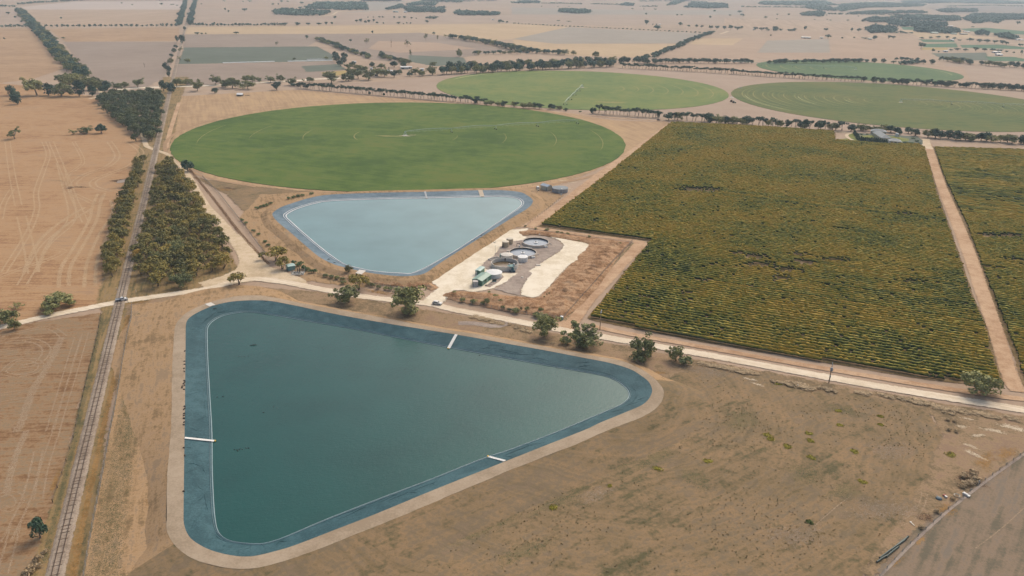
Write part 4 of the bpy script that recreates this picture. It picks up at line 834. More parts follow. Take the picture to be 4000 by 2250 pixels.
GN = 'mallee of the triangular wood north of the limestone bend'; LN = 'dark olive mallee tree in the triangular wood beside the railway'
scatter([(385, 398), (440, 372), (560, 368), (625, 366), (636, 400), (620, 470), (606, 545), (586, 552), (556, 536), (510, 512), (462, 486), (420, 440)], 8.3, 'mwood', 9.0, 10.2, LN, GN)
lone([('mwood', 525, 520, 40, 44), ('mwood', 533, 552, 34, 42), ('mwood', 583, 545, 40, 50), ('mwood', 515, 505, 36, 40)], LN, GN)
# avenues and belts, far left
GA = 'trees of the north west avenue'; LA = 'dark gum in the double avenue running north west'
for sg, dx in ((0, -9), (1, 9)):
    px = [(75, 42), (140, 108), (190, 165), (240, 225), (290, 276), (330, 300)]
    line([(u + dx * (.4 + v / 220), v) for u, v in px], 12, ('far', 'gum', 'round'), 11, 13, LA, GA, off=4)
GB = 'large gums along the paddock edge'; LB = 'large dark gum in the belt where the avenue meets the road'
lone([('gum', 145, 372, 72, 80), ('round', 190, 372, 50, 60), ('gum', 240, 376, 66, 80), ('gum', 275, 352, 66, 70), ('round', 310, 376, 66, 60), ('gum', 345, 350, 60, 60), ('round', 360, 375, 44, 44), ('gum', 300, 340, 60, 70), ('gum', 385, 350, 48, 60), ('round', 420, 350, 40, 44), ('gum', 455, 352, 34, 44), ('round', 410, 362, 34, 50), ('gum', 365, 330, 40, 50), ('round', 335, 300, 36, 40), ('gum', 258, 330, 56, 60)], LB, GB)
lone([('round', 45, 372, 42, 44), ('round', 62, 392, 44, 46), ('round', 70, 407, 42, 52)], 'dark round tree in the clump at the edge of the west paddock', 'clump in the west paddock')
lone([('sparse', 57, 541, 48, 70)], 'flat topped forked tree alone in the west paddock', None)
lone([('sparse', 285, 525, 24, 38)], 'low spreading tree, smallest of three in the stubble', None); lone([('gum', 340, 520, 32, 54)], 'umbrella shaped tree, middle of three in the stubble', None); lone([('round', 396, 519, 38, 52)], 'dense dark tree, roundest of three in the stubble', None)
lone([('dead', 565, 262, 20, 14), ('dead', 1528, 184, 34, 14)], 'bare dead tree in the grey paddock', 'dead paddock trees')
# along the railway, north
GR = 'trees beside the northern rails'; LR = 'dark tree crowding the rails in the northern avenue'
line([(700, 100), (712, 55), (726, 5)], 11, ('far', 'round'), 12, 14, LR, GR, off=3); line([(742, 98), (752, 50), (764, 2)], 11, ('far', 'round'), 12, 14, LR, GR, off=3)
lone([('round', 721, 118, 16, 15), ('round', 692, 165, 28, 18), ('round', 714, 170, 38, 28), ('round', 688, 188, 14, 22), ('round', 680, 205, 18, 22), ('round', 671, 224, 16, 20), ('sparse', 705, 205, 26, 20), ('sparse', 702, 238, 24, 18), ('gum', 668, 250, 28, 24), ('round', 648, 272, 30, 26), ('round', 660, 282, 28, 24), ('round', 659, 300, 24, 18), ('gum', 733, 243, 18, 22)], 'tree beside the rails between the two northern roads', 'trees by the middle rails')
# hedgerows across the north west
hr = 'low trees of the far hedgerow crossing the railway'
hedge_mass([(-40, 108), (60, 106), (120, 106)], 9, 9, 11, 'dark hedgerow joining the north west avenue', 2); hedge_mass([(180, 105), (300, 105), (420, 104), (560, 104), (690, 102)], 13, 8, 11, 'broken hedgerow of low trees west of the railway', 2); hedge_mass([(762, 101), (900, 101), (1040, 100), (1100, 99)], 10, 9, 12, 'hedgerow of low trees east of the railway', 2)
hedge_mass([(-40, 26), (60, 28)], 12, 10, 14, 'dark far hedge at the head of the avenue', 3); hedge_mass([(75, 18), (150, 12), (230, 8), (340, 2)], 14, 10, 14, 'far hedge behind the pale paddock', 4)
lone([('far', 1113, 100, 12, 40), ('far', 1160, 100, 14, 30), ('far', 1205, 99, 12, 20), ('far', 1245, 98, 11, 26), ('far', 1275, 98, 14, 14), ('far', 1298, 98, 14, 14)], 'low tree at the east end of the hedgerow', 'hedgerow end trees')
# roadside trees along the northern road
GT = 'gums along the northern road'; LT = 'gum tree beside the northern gravel road'
lone([('gum', 489, 341, 28, 38), ('gum', 538, 341, 36, 48), ('round', 640, 356, 46, 44), ('round', 672, 362, 40, 46), ('gum', 690, 338, 36, 44), ('gum', 730, 332, 32, 46), ('gum', 770, 355, 52, 46), ('gum', 842, 330, 40, 50), ('gum', 880, 340, 36, 40), ('gum', 908, 344, 50, 60), ('gum', 968, 348, 36, 54), ('gum', 985, 322, 28, 44), ('gum', 960, 322, 30, 40), ('gum', 1014, 319, 20, 26), ('gum', 1056, 322, 28, 40), ('gum', 1094, 317, 32, 36), ('gum', 1144, 332, 36, 36), ('sparse', 1185, 318, 12, 20), ('gum', 1210, 320, 24, 30), ('round', 1081, 350, 34, 46), ('gum', 1296, 324, 48, 68)], LT, GT)
lone([('round', 840, 364, 24, 32)], 'round dark bush beside the northern road, alone on the bare verge', None)
lone([('round', 734, 668, 46, 62)], 'large dark bush on the rim of the big green circle', None)
# farmstead trees
GF = 'trees sheltering the white farm sheds'; LF = 'dark tree sheltering the white roofed farm buildings'
lone([('gum', 1361, 316, 44, 50), ('round', 1375, 314, 30, 30), ('gum', 1400, 306, 40, 46), ('gum', 1440, 312, 44, 52), ('gum', 1470, 298, 40, 46), ('gum', 1500, 300, 40, 40), ('round', 1540, 302, 30, 34), ('round', 1600, 298, 18, 30), ('gum', 1622, 290, 30, 34), ('gum', 1650, 296, 26, 40), ('gum', 1690, 292, 40, 44), ('gum', 1690, 262, 22, 30), ('round', 1540, 262, 26, 40), ('round', 1575, 262, 22, 34), ('round', 1454, 262, 22, 26), ('gum', 1490, 268, 24, 34), ('gum', 1420, 282, 30, 40), ('gum', 1395, 272, 26, 36), ('round', 1330, 258, 26, 36), ('round', 1316, 240, 30, 40), ('round', 1345, 228, 24, 34), ('gum', 1360, 268, 24, 34), ('round', 1310, 222, 22, 30), ('gum', 1560, 290, 24, 26), ('gum', 1372, 290, 30, 40), ('round', 1400, 290, 24, 34), ('pine', 1520, 288, 26, 14), ('round', 1345, 245, 26, 34), ('round', 1378, 258, 20, 30)], LF, GF)
line([(1240, 158), (1290, 172), (1340, 195), (1400, 213), (1446, 228)], 10, ('round', 'far', 'gum'), 9, 13, 'dark tree in the belt leading down to the farmstead', 'farm approach belt', off=4)
line([(1484, 220), (1520, 232), (1560, 243), (1596, 248)], 9, ('round', 'far', 'gum'), 10, 13, 'dark tree in the short belt behind the white sheds', 'belt behind the sheds', off=4)
# long belt north of the circles
GL = 'tall belt north of the irrigated circles'; LL = 'tall gum in the long belt north of the irrigated circles'
line([(1718, 291), (1780, 288), (1860, 284), (1930, 281), (2000, 277), (2090, 272), (2200, 268), (2300, 264), (2400, 260)], 7.0, ('gum', 'gum', 'round', 'far'), 15, 15, LL, GL, off=5); line([(1760, 274), (1960, 268), (2140, 258), (2320, 250), (2510, 246)], 11, ('gum', 'far', 'round'), 15, 17, LL, GL, off=6)
line([(2520, 248), (2620, 246), (2760, 247), (2920, 247)], 7.5, ('round', 'far'), 10, 14, 'rounded tree in the row running on east of the tall belt', 'row east of the tall belt', off=3)
lone([('round', 2937, 248, 16, 18), ('round', 3004, 250, 16, 24), ('gum', 2325, 222, 28, 28), ('gum', 1795, 222, 36, 22), ('gum', 2240, 215, 20, 20)], 'single tree standing free beside the tall belt', 'free trees by the tall belt')
GH = 'hedge trees of the middle fields'
line([(1757, 148), (1880, 166), (1960, 183), (2060, 206), (2205, 214)], 8, ('far', 'round', 'gum'), 12, 16, 'dark tree in the belt slanting across the gold field', GH, off=5); line([(1850, 214), (1930, 212), (2010, 210), (2060, 212)], 12, ('far', 'gum'), 9, 13, 'tree in the short row below the slanting belt', GH, off=3)
line([(2530, 232), (2590, 206), (2655, 181), (2700, 158), (2750, 141), (2785, 131)], 12, ('far', 'round'), 9, 14, 'dark tree in the thick hedge dividing silver and tan fields', GH, off=4)
hedge_mass([(2010, 93), (2200, 103), (2400, 112), (2600, 122), (2750, 130)], 14, 4, 9, 'low dark hedge along the silver field', 1.5)
# pale stemmed windbreaks
line([(1178, 345), (1330, 358), (1500, 373), (1670, 387), (1830, 402), (1870, 405)], 4.6, 'wind', 8.6, 9.5, 'slim windbreak tree with bare pale stem in the row above the big circle', 'pale stemmed windbreak above the big circle', off=.8)
lone([('round', 1165, 338, 16, 36), ('round', 1195, 346, 18, 30), ('round', 1148, 336, 12, 30), ('gum', 1695, 382, 26, 18), ('round', 1443, 370, 14, 14), ('round', 1500, 374, 12, 12)], 'bushy tree mixed into the pale stemmed windbreak', 'bushes in the windbreak')
line([(1850, 405), (1900, 410), (1960, 416), (2040, 421), (2120, 425), (2185, 428)], 6.5, ('round', 'gum', 'wind'), 7.5, 9, 'ragged tree between the two green circles', 'ragged row between the circles', off=2)
lone([('round', 2210, 434, 14, 24), ('bush', 2266, 438, 8, 12), ('round', 2313, 444, 26, 22), ('round', 2324, 440, 22, 18)], 'dark bush in the gap of the windbreak', 'gap bushes')
line([(2342, 443), (2400, 448), (2460, 452), (2520, 456), (2576, 459)], 4.2, 'wind', 9.5, 11, 'slim windbreak tree in the short row above the bare triangle', 'short windbreak above the bare triangle', off=.8)
lone([('round', 2570, 458, 20, 20)], 'dark round tree ending the short windbreak', None)
line([(2612, 467), (2700, 472), (2800, 480), (2900, 485), (3000, 491), (3100, 498), (3200, 503), (3285, 509)], 5.2, ('gum', 'gum', 'wind', 'round'), 9.5, 12, 'gum in the ragged row above the vineyard', 'ragged row above the vineyard', off=2)
lone([('round', 2768, 476, 38, 56), ('round', 3324, 512, 30, 46), ('round', 3128, 500, 28, 40)], 'broad dark tree rising over the row above the vineyard', 'broad trees above the vineyard')
line([(3360, 508), (3420, 512), (3500, 518)], 6, ('gum', 'round'), 8, 11, 'dark tree behind the grey roofed house', 'trees behind the house', off=1.5)
lone([('round', 3548, 520, 26, 40), ('round', 3575, 530, 30, 44), ('round', 3515, 524, 16, 20)], 'dark tree behind the grey roofed house', 'trees behind the house')
line([(3630, 538), (3700, 542), (3760, 546), (3840, 551), (3930, 556), (4030, 562)], 6, ('gum', 'round', 'gum'), 9.5, 12, 'dark tree in the row at the head of the eastern vines', 'row at the head of the eastern vines', off=2)
line([(2430, 266), (2530, 270), (2640, 276), (2740, 281), (2830, 287)], 5.2, 'wind', 9, 12, 'slim windbreak tree in the row below the tall belt', 'windbreak below the tall belt', off=1)
line([(2842, 287), (3000, 299), (3120, 306), (3250, 313), (3365, 319)], 5.2, 'wind', 8.5, 12.5, 'windbreak tree between the two eastern circles', 'windbreak between the eastern circles', off=1.2)
lone([('round', 3374, 318, 22, 26)], 'round tree ending the windbreak between the eastern circles', None)
line([(3410, 321), (3520, 329), (3640, 335), (3780, 342), (3900, 349), (4030, 356)], 5.4, ('wind', 'round'), 9.5, 13, 'tree in the thick windbreak behind the far eastern circle', 'thick eastern windbreak', off=2)
line([(3018, 248), (3130, 247), (3260, 245), (3390, 244)], 8, ('far', 'round'), 9, 14, 'tree in the row behind the north eastern green circle', 'row behind the north eastern circle', off=2)
lone([('far', 3030, 250, 15, 24), ('round', 3415, 244, 18, 30), ('round', 3450, 244, 16, 26), ('far', 3490, 248, 12, 24), ('round', 3606, 250, 20, 24), ('round', 3640, 250, 20, 28), ('far', 3670, 238, 14, 16)], 'rounded tree east of the north eastern circle', 'trees east of the north eastern circle')
line([(3500, 237), (3580, 238)], 10, 'far', 8, 12, 'rounded tree east of the north eastern circle', 'trees east of the north eastern circle', off=2)
line([(3685, 238), (3740, 240), (3760, 248), (3850, 256), (3930, 262), (4030, 268)], 8, ('round', 'far', 'gum'), 11, 14, 'dark tree in the dense eastern belt', 'dense eastern belt', off=7)
# scattered paddock trees
GP = 'scattered trees in the far paddocks'; LP = 'small tree standing alone in a far pale paddock'
sc = [(33, 57, 12, 18), (60, 72, 12, 12), (75, 62, 10, 12), (84, 88, 8, 10), (18, 155, 10, 10), (240, 75, 10, 10), (517, 21, 6, 8), (476, 14, 5, 10), (630, 20, 10, 18), (672, 20, 6, 20), (690, 24, 6, 12), (248, 152, 8, 18), (771, 136, 12, 24), (788, 136, 10, 12), (804, 134, 7, 8), (923, 134, 12, 26), (788, 18, 5, 10), (880, 43, 14, 8), (892, 50, 12, 10), (955, 46, 16, 22), (875, 7, 7, 18), (950, 9, 6, 8), (975, 8, 7, 20), (1100, 10, 10, 16), (1124, 10, 8, 10), (1065, 20, 8, 16), (1088, 20, 8, 8), (1180, 17, 12, 18), (1172, 36, 12, 18), (1197, 152, 16, 20), (1308, 74, 14, 16), (1455, 132, 14, 10), (1370, 165, 14, 12), (1392, 88, 14, 14), (1410, 88, 16, 16), (1430, 94, 16, 14), (1442, 90, 14, 16), (1458, 88, 16, 12), (1474, 94, 10, 14), (1498, 95, 9, 8), (1437, 70, 6, 8), (1458, 70, 6, 7), (1482, 71, 9, 14), (1496, 71, 9, 12), (1540, 71, 8, 12), (1560, 72, 9, 14), (1582, 72, 10, 20), (1607, 74, 8, 12), (1626, 74, 5, 6), (1558, 95, 10, 18), (1576, 95, 6, 8), (1590, 95, 10, 8), (1603, 95, 9, 8), (1668, 92, 15, 16), (1695, 136, 12, 16), (1950, 91, 16, 24), (1965, 89, 10, 16), (1980, 91, 9, 12), (2180, 83, 5, 16), (2222, 85, 4, 26), (2525, 98, 22, 22), (2570, 117, 20, 38), (2657, 102, 18, 20), (2690, 106, 10, 18), (2720, 108, 14, 14), (2740, 109, 12, 16), (2775, 116, 18, 18), (2800, 116, 18, 22), (2830, 117, 18, 18), (2852, 118, 22, 22), (2880, 118, 16, 30), (2895, 114, 14, 16), (2550, 98, 6, 8), (2564, 98, 6, 8), (2524, 60, 10, 12), (2644, 62, 8, 9), (2664, 61, 6, 12), (2774, 72, 12, 12), (2790, 48, 10, 12), (2888, 52, 12, 18), (2902, 66, 14, 22), (2852, 62, 6, 12), (2116, 27, 5, 8), (2180, 28, 4, 8), (2222, 28, 5, 8), (2372, 20, 8, 9), (2470, 36, 5, 12), (2515, 38, 5, 6), (2560, 39, 6, 12), (2990, 72, 10, 16), (2950, 118, 14, 20), (2975, 120, 14, 26), (2994, 118, 14, 14), (3030, 118, 18, 28), (3143, 118, 18, 18), (3226, 122, 14, 22), (3326, 124, 18, 12), (3354, 126, 18, 20), (3234, 150, 18, 26), (3010, 142, 8, 10), (3414, 158, 22, 22), (3470, 152, 16, 20), (3490, 152, 14, 20), (3336, 150, 7, 8), (3290, 151, 6, 12), (3380, 152, 7, 34), (3080, 60, 8, 14), (3036, 60, 8, 10), (3228, 62, 6, 8), (3352, 66, 6, 7), (3230, 78, 5, 10), (3034, 76, 5, 10), (3182, 78, 4, 10), (3244, 80, 4, 12), (3312, 82, 6, 14), (3420, 96, 8, 12), (3597, 190, 26, 32), (3600, 153, 10, 18), (3632, 152, 10, 22), (3665, 150, 12, 22), (3700, 152, 14, 18), (3728, 156, 12, 24), (3750, 161, 8, 20), (3788, 162, 16, 28), (3825, 166, 16, 30), (3855, 168, 15, 28), (3885, 170, 15, 28), (3915, 172, 16, 30), (3930, 176, 15, 20), (3985, 182, 14, 24), (3975, 96, 14, 18), (3955, 150, 18, 34), (3800, 108, 6, 12), (3643, 204, 14, 14), (3664, 206, 8, 12), (3645, 194, 6, 8), (3960, 208, 7, 12), (3990, 215, 22, 12), (3715, 200, 10, 16), (3740, 198, 12, 30), (3770, 200, 12, 26), (3810, 200, 18, 24), (3846, 200, 14, 22), (3875, 200, 12, 26), (3905, 204, 12, 30), (3930, 206, 10, 16)]
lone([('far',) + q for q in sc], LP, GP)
lone([('sparse', 1080, 178, 20, 12), ('sparse', 1434, 172, 26, 22), ('sparse', 1590, 182, 30, 24), ('sparse', 1664, 158, 32, 18), ('sparse', 1710, 158, 24, 10), ('sparse', 1740, 146, 14, 20), ('gum', 1790, 221, 34, 20), ('sparse', 1603, 224, 36, 12), ('gum', 1148, 236, 12, 14), ('gum', 1276, 232, 12, 18)], 'thin dying gum standing in the grey paddock', 'thin gums in the grey paddock')
# far woods
for px, lab in (([(1190, 36), (1240, 14), (1430, 26), (1435, 40), (1350, 40)], 'dark far wood beyond the grey farm track'), ([(1225, 20), (1290, 12), (1420, 14), (1430, 24), (1290, 24)], 'narrow dark wood at the foot of the hills'), ([(1508, 40), (1570, 20), (1590, 48), (1736, 50), (1735, 34), (1600, 30)], 'far wood round a pale shed'), ([(1582, 22), (1630, 12), (1700, 18), (1695, 24)], 'small far wood above the pale shed'), ([(1770, 56), (1790, 48), (1900, 52), (1960, 58), (1930, 61), (1800, 61)], 'flat far wood on the pink plain'), ([(1070, 50), (1105, 37), (1150, 42), (1290, 50), (1260, 62), (1160, 62), (1075, 57)], 'far trees round a low farm'), ([(1400, 4), (1420, 0), (1570, 2), (1560, 6), (1440, 6)], 'far wood along the skyline track'), ([(1640, 8), (1700, 2), (1810, 6), (1800, 10)], 'thin wood near the skyline'), ([(2185, 48), (2195, 38), (2305, 44), (2308, 52), (2250, 54)], 'flat wood alone on the pink plain'), ([(2000, 12), (2060, 6), (2115, 10), (2050, 14)], 'far hedge wood in haze'), ([(2425, 22), (2440, 14), (2475, 16), (2475, 24)], 'small hazy copse'), ([(2680, 30), (2700, 12), (2835, 18), (2840, 32), (2760, 33)], 'large hazy wood west of the scattered farms'), ([(2610, 22), (2640, 6), (2690, 0), (2640, 18)], 'slanting hazy wood'),
                ([(3130, 60), (3150, 52), (3215, 48), (3212, 66), (3140, 62)], 'copse of rounded trees on the brown slope'), ([(3270, 40), (3290, 18), (3430, 12), (3610, 20), (3600, 26), (3450, 30), (3400, 28), (3290, 46)], 'long hazy wood on the rising ground'), ([(3520, 6), (3700, 2), (3740, 10), (3640, 14), (3540, 12)], 'upper hazy wood'), ([(3320, 55), (3400, 46), (3600, 46), (3620, 52), (3400, 56)], 'thin wood along the brown slope'), ([(3650, 46), (3700, 36), (3810, 38), (3815, 48), (3700, 50)], 'hazy wood with a pale roof'), ([(3360, 84), (3420, 70), (3500, 78), (3480, 88), (3400, 88)], 'wood beside the farm lane'), ([(3475, 72), (3540, 62), (3750, 68), (3755, 80), (3690, 84), (3600, 80)], 'dark wood above the green field'), ([(3470, 98), (3500, 84), (3590, 88), (3690, 94), (3698, 108), (3560, 108)], 'dark wood beside the long shed'), ([(3570, 118), (3600, 112), (3740, 116), (3745, 130), (3700, 132), (3580, 126)], 'dark wood behind the two sheds'), ([(3765, 74), (3810, 56), (3990, 60), (4060, 56), (4060, 76), (3920, 80), (3890, 92), (3870, 84), (3820, 94), (3800, 92)], 'broad dark wood on the far slope'), ([(3380, 116), (3420, 104), (3500, 112), (3495, 128), (3400, 130)], 'dark wood at the corner of the tan fields'), ([(3805, 136), (3830, 124), (3865, 130), (3860, 140)], 'small wood by the green strip'), ([(3480, 250), (3590, 244), (3590, 248), (3500, 254)], 'scrub in a hollow'), ([(3880, 140), (3930, 134), (3975, 150), (3960, 156), (3900, 148)], 'hazy copse by the lane'), ([(3640, 6), (3800, 0), (4040, 10), (4040, 16), (3800, 14)], 'thin dark wood under the skyline'), ([(2960, 16), (2980, 8), (3220, 6), (3260, 20), (3200, 24), (3000, 20)], 'hazy wood across the plain'), ([(3130, 30), (3200, 26), (3280, 34), (3260, 44), (3180, 38)], 'hazy scrub on the plain')):
    P = WP(px); d = P[0].y; wood(px, max(10, d / 190), max(8, min(13, d / 260)), max(14, d / 150), lab)
for px, lab in (([(2000, 12), (2200, 15), (2270, 17)], 'hazy hedge line on the plain'), ([(2310, 17), (2420, 19)], 'short hazy hedge'), ([(2500, 26), (2560, 27)], 'hazy hedge piece'), ([(2900, 28), (3100, 30), (3280, 34), (3560, 24)], 'long hazy hedge'), ([(3240, 56), (3400, 58), (3520, 60)], 'hazy hedge on the slope'), ([(3700, 26), (3860, 22), (4030, 26)], 'upper hazy hedge'), ([(2500, 6), (2640, 4), (2760, 8)], 'skyline hedge'), ([(3160, 24), (3320, 18), (3560, 14)], 'upper slope hedge'), ([(1650, 5), (1820, 6), (1940, 4)], 'skyline hedge piece'), ([(300, 2), (480, 1), (700, 2)], 'skyline hedge above the pale paddock'), ([(1670, 73), (1700, 73)], 'low dark scrub line'), ([(3000, 120), (3110, 121)], 'low scrub along the tan field'), ([(3420, 127), (3560, 132)], 'hedge along the tan field')):
    hedge_mass(px, 16, 9, 20, lab, 8)
# roadside gums near the reservoirs
for kind, u, v, hp, wp, lab in (('gum', 217, 1202, 64, 128, 'flat topped gum over a dark bush beside the road west of the rail crossing'), ('gum', 20, 1262, 66, 84, 'large gum at the roadside west of the flat topped gum'), ('olive', 190, 1229, 30, 44, 'dark rounded bush under the flat topped gum'), ('gum', 55, 1285, 50, 46, 'small dark gum leaning over the west road'), ('sparse', 62, 1205, 26, 56, 'pale low tree behind the west roadside gums'),
                                ('mallee', 935, 1110, 55, 78, 'compact gum on the grass island at the limestone junction'), ('mallee', 1075, 1018, 66, 96, 'broad olive tree beside the pump hut'), ('mallee', 1102, 1050, 54, 60, 'smaller olive tree touching the pump hut'), ('mallee', 1030, 1014, 36, 40, 'olive tree at the bend beside the broad one'), ('mallee', 1364, 1068, 38, 38, 'lone small tree on the bank of the pale reservoir'), ('gum', 1362, 1180, 76, 100, 'pale barked gum between the road and the teal reservoir'), ('mallee', 1402, 1130, 66, 90, 'grey green tree across the road from the pale barked gum'), ('gum', 1585, 1222, 112, 146, 'largest spreading gum, dark trunk, beside the road by the parked car'), ('olive', 1600, 1222, 34, 80, 'dark undergrowth bush below the largest gum'),
                                ('gum', 2126, 1313, 88, 112, 'leaning gum with open crown near the small green cabinet'), ('olive', 2124, 1316, 36, 34, 'dark bush at the foot of the leaning gum'), ('sparse', 2262, 1350, 100, 150, 'wide ragged gum with bare limbs by the vineyard gate'), ('gum', 2290, 1350, 70, 120, 'dark gum crowding the wide ragged gum'), ('olive', 2208, 1340, 34, 44, 'rounded bush west of the ragged gum'), ('olive', 2276, 1354, 30, 58, 'olive bush in front of the ragged gum'), ('gum', 2512, 1400, 108, 92, 'tall yellow green gum at the edge of the gravel road'), ('olive', 2500, 1410, 52, 76, 'olive bush at the foot of the tall yellow green gum'), ('mallee', 2545, 1392, 44, 40, 'dark tree leaning on the tall yellow green gum'), ('gum', 2640, 1408, 70, 62, 'blue green gum by the road bend over the field'), ('olive', 2676, 1420, 42, 58, 'grey bush beside the blue green gum'), ('gum', 3812, 1530, 92, 150, 'broad shady gum at the corner of the vines'), ('round', 157, 2100, 86, 80, 'solitary dense bush with pale branches beside the railway')):
    p = W(u, v); plant(kind, p, hgt(p, hp), wp / ppm(p), lab)
# shrubs
GS = 'planted shrubs on the reservoir bank'
lone([('bush', u, v, 15, 18) for u, v in ((1003, 816), (1018, 811), (1030, 807), (1042, 804), (1057, 798), (1126, 778), (1146, 773), (1164, 769), (1182, 766), (1218, 760))], 'small green shrub in the row on the north west bank of the pale reservoir', GS)
lone([('bush', u, v, 14, 18) for u, v in ((945, 862), (960, 874), (990, 904), (1010, 918), (1036, 946), (1048, 960))], 'small green shrub along the ditch below the pale reservoir', GS)
lone([('bush', u, v, 22, 24) for u, v in ((1148, 1030), (1165, 1040), (1185, 1050), (1200, 1058), (1215, 1066), (1232, 1064), (1176, 1034))], 'dark green shrub behind the pump slab', 'shrubs behind the pump slab')
lone([('olive', u, v, 20, 24) for u, v in ((1272, 1082), (1294, 1086), (1316, 1090), (1338, 1096), (1342, 1108), (1456, 1118), (1480, 1126), (1506, 1130), (1525, 1132), (1550, 1136), (1440, 1112))], 'grey green shrub at the toe of the reservoir bank', 'shrubs at the bank toe')
lone([('olive', u, v, h, w) for u, v, h, w in ((1776, 1143, 10, 20), (1806, 1178, 24, 26), (1850, 1184, 24, 32), (1884, 1150, 9, 14), (1902, 1186, 32, 30), (1885, 1188, 16, 20), (1935, 1158, 14, 24), (1955, 1176, 14, 20), (1965, 1206, 20, 22), (1990, 1214, 18, 20), (2016, 1220, 26, 40), (2036, 1212, 20, 10), (2058, 1213, 26, 20), (2112, 1216, 24, 22), (2100, 1236, 24, 44), (2130, 1240, 20, 36), (2154, 1216, 16, 20), (1830, 1148, 8, 12), (1910, 1142, 10, 14))], 'rounded shrub on the brown bank below the treatment yard', 'shrubs below the yard')
lone([('olive', u, v, h, w) for u, v, h, w in ((2136, 898, 10, 20), (2178, 908, 10, 18), (2194, 910, 9, 14), (2217, 914, 10, 16), (2302, 926, 12, 14), (2052, 884, 8, 12), (2092, 893, 8, 14), (2392, 954, 10, 14), (2422, 952, 10, 12), (2376, 970, 10, 10), (2392, 965, 9, 16), (2330, 1026, 6, 8), (2327, 1055, 6, 8), (2312, 1074, 6, 8), (2126, 1160, 8, 8), (2146, 1146, 7, 8), (2136, 1150, 7, 8), (2154, 1158, 6, 6), (2275, 940, 6, 10), (2262, 942, 6, 8))], 'small scrub bush on the rough bank round the treatment yard', 'scrub on the rough bank')
lone([('dryb', u + du, v + dv, h * .55, w * 1.3) for du, dv in ((0, 0), (28, 6)) for u, v, h, w in ((3020, 1490, 14, 20), (3090, 1500, 18, 40), (3130, 1508, 18, 44), (3210, 1516, 16, 30), (3230, 1524, 16, 24), (3050, 1494, 16, 30), (3360, 1532, 12, 34), (3450, 1545, 14, 30), (3520, 1556, 14, 30), (3575, 1566, 16, 40), (3600, 1572, 14, 30), (2740, 1420, 12, 30), (2780, 1428, 12, 30), (2830, 1436, 14, 36), (2880, 1446, 16, 40), (2920, 1452, 12, 30), (3700, 1640, 18, 16), (3706, 1680, 22, 16), (3690, 1610, 12, 20), (3870, 1625, 14, 30), (3940, 1632, 12, 30), (3660, 1588, 12, 40), (3740, 1602, 14, 40), (3820, 1614, 12, 40), (2040, 1290, 10, 24), (2020, 1278, 10, 24), (1990, 1266, 10, 20), (2090, 1326, 8, 14), (2133, 1334, 7, 18), (1930, 1258, 10, 30), (1880, 1244, 10, 30), (1850, 1236, 8, 30))], 'grey dry roadside shrub', 'dry shrubs along the road')
lone([('dryb', u, v, h, w) for u, v, h, w in ((3770, 1862, 20, 44), (3800, 1850, 22, 40), (3812, 1880, 24, 44), (3780, 1890, 22, 50), (3760, 1900, 16, 34), (3660, 2000, 16, 26), (3600, 2062, 14, 30), (3720, 1950, 14, 20), (150, 2190, 26, 40), (120, 2230, 26, 44), (175, 2160, 20, 30), (140, 2215, 24, 40), (105, 2248, 30, 50))], 'brown tangled dead brush by the fence', 'dead brush piles')

# ------------------------------------------------------------------ built things: materials
B = {}
for k, c, r, v in (('white', (236, 238, 236), .5, .04), ('cream', (222, 212, 190), .7, .06), ('beige', (206, 188, 160), .8, .08), ('concrete', (218, 208, 194), .85, .08), ('pale_concrete', (232, 226, 214), .85, .05), ('green', (88, 136, 116), .5, .05), ('green_roof', (138, 176, 160), .45, .05), ('aqua', (120, 168, 164), .5, .05), ('aqua_roof', (190, 220, 212), .5, .04), ('grey_roof', (112, 126, 134), .6, .08), ('blue_roof', (172, 190, 208), .45, .05), ('galv', (176, 180, 182), .45, .06), ('steel', (150, 152, 150), .5, .08), ('dark', (52, 52, 50), .7, .15), ('stain', (74, 64, 56), .8, .25), ('tyre', (44, 42, 40), .9, .1), ('glass', (66, 80, 86), .12, .05), ('brown_water', (128, 108, 78), .2, .08), ('grey_water', (146, 158, 170), .12, .05), ('pivot', (206, 226, 210), .5, .05), ('timber', (176, 152, 122), .9, .12), ('pipe', (60, 84, 80), .5, .12), ('red', (170, 90, 70), .6, .1), ('navy', (58, 92, 108), .5, .1), ('yellow', (214, 176, 60), .6, .05), ('tractor', (40, 96, 80), .5, .1), ('wire', (96, 96, 92), .6, .05), ('mat', (246, 246, 240), .6, .02), ('path', (214, 196, 168), .85, .06)):
    B[k] = plain('paint_' + k, C(*c), r, 0., .4, v, 1.2)
def meshmat():
    m, t, bs, out = new_mat('chain_link'); setp(bs, Roughness=.5); bs.inputs['Base Color'].default_value = C(150, 156, 152); bs.inputs['Alpha'].default_value = .34; return m
M_LINK = meshmat()
def mid(*px): P = WP(px); return sum(P, Vector()) / len(P)
z5 = lambda *p: T((1820, 900), 5.152, *p)

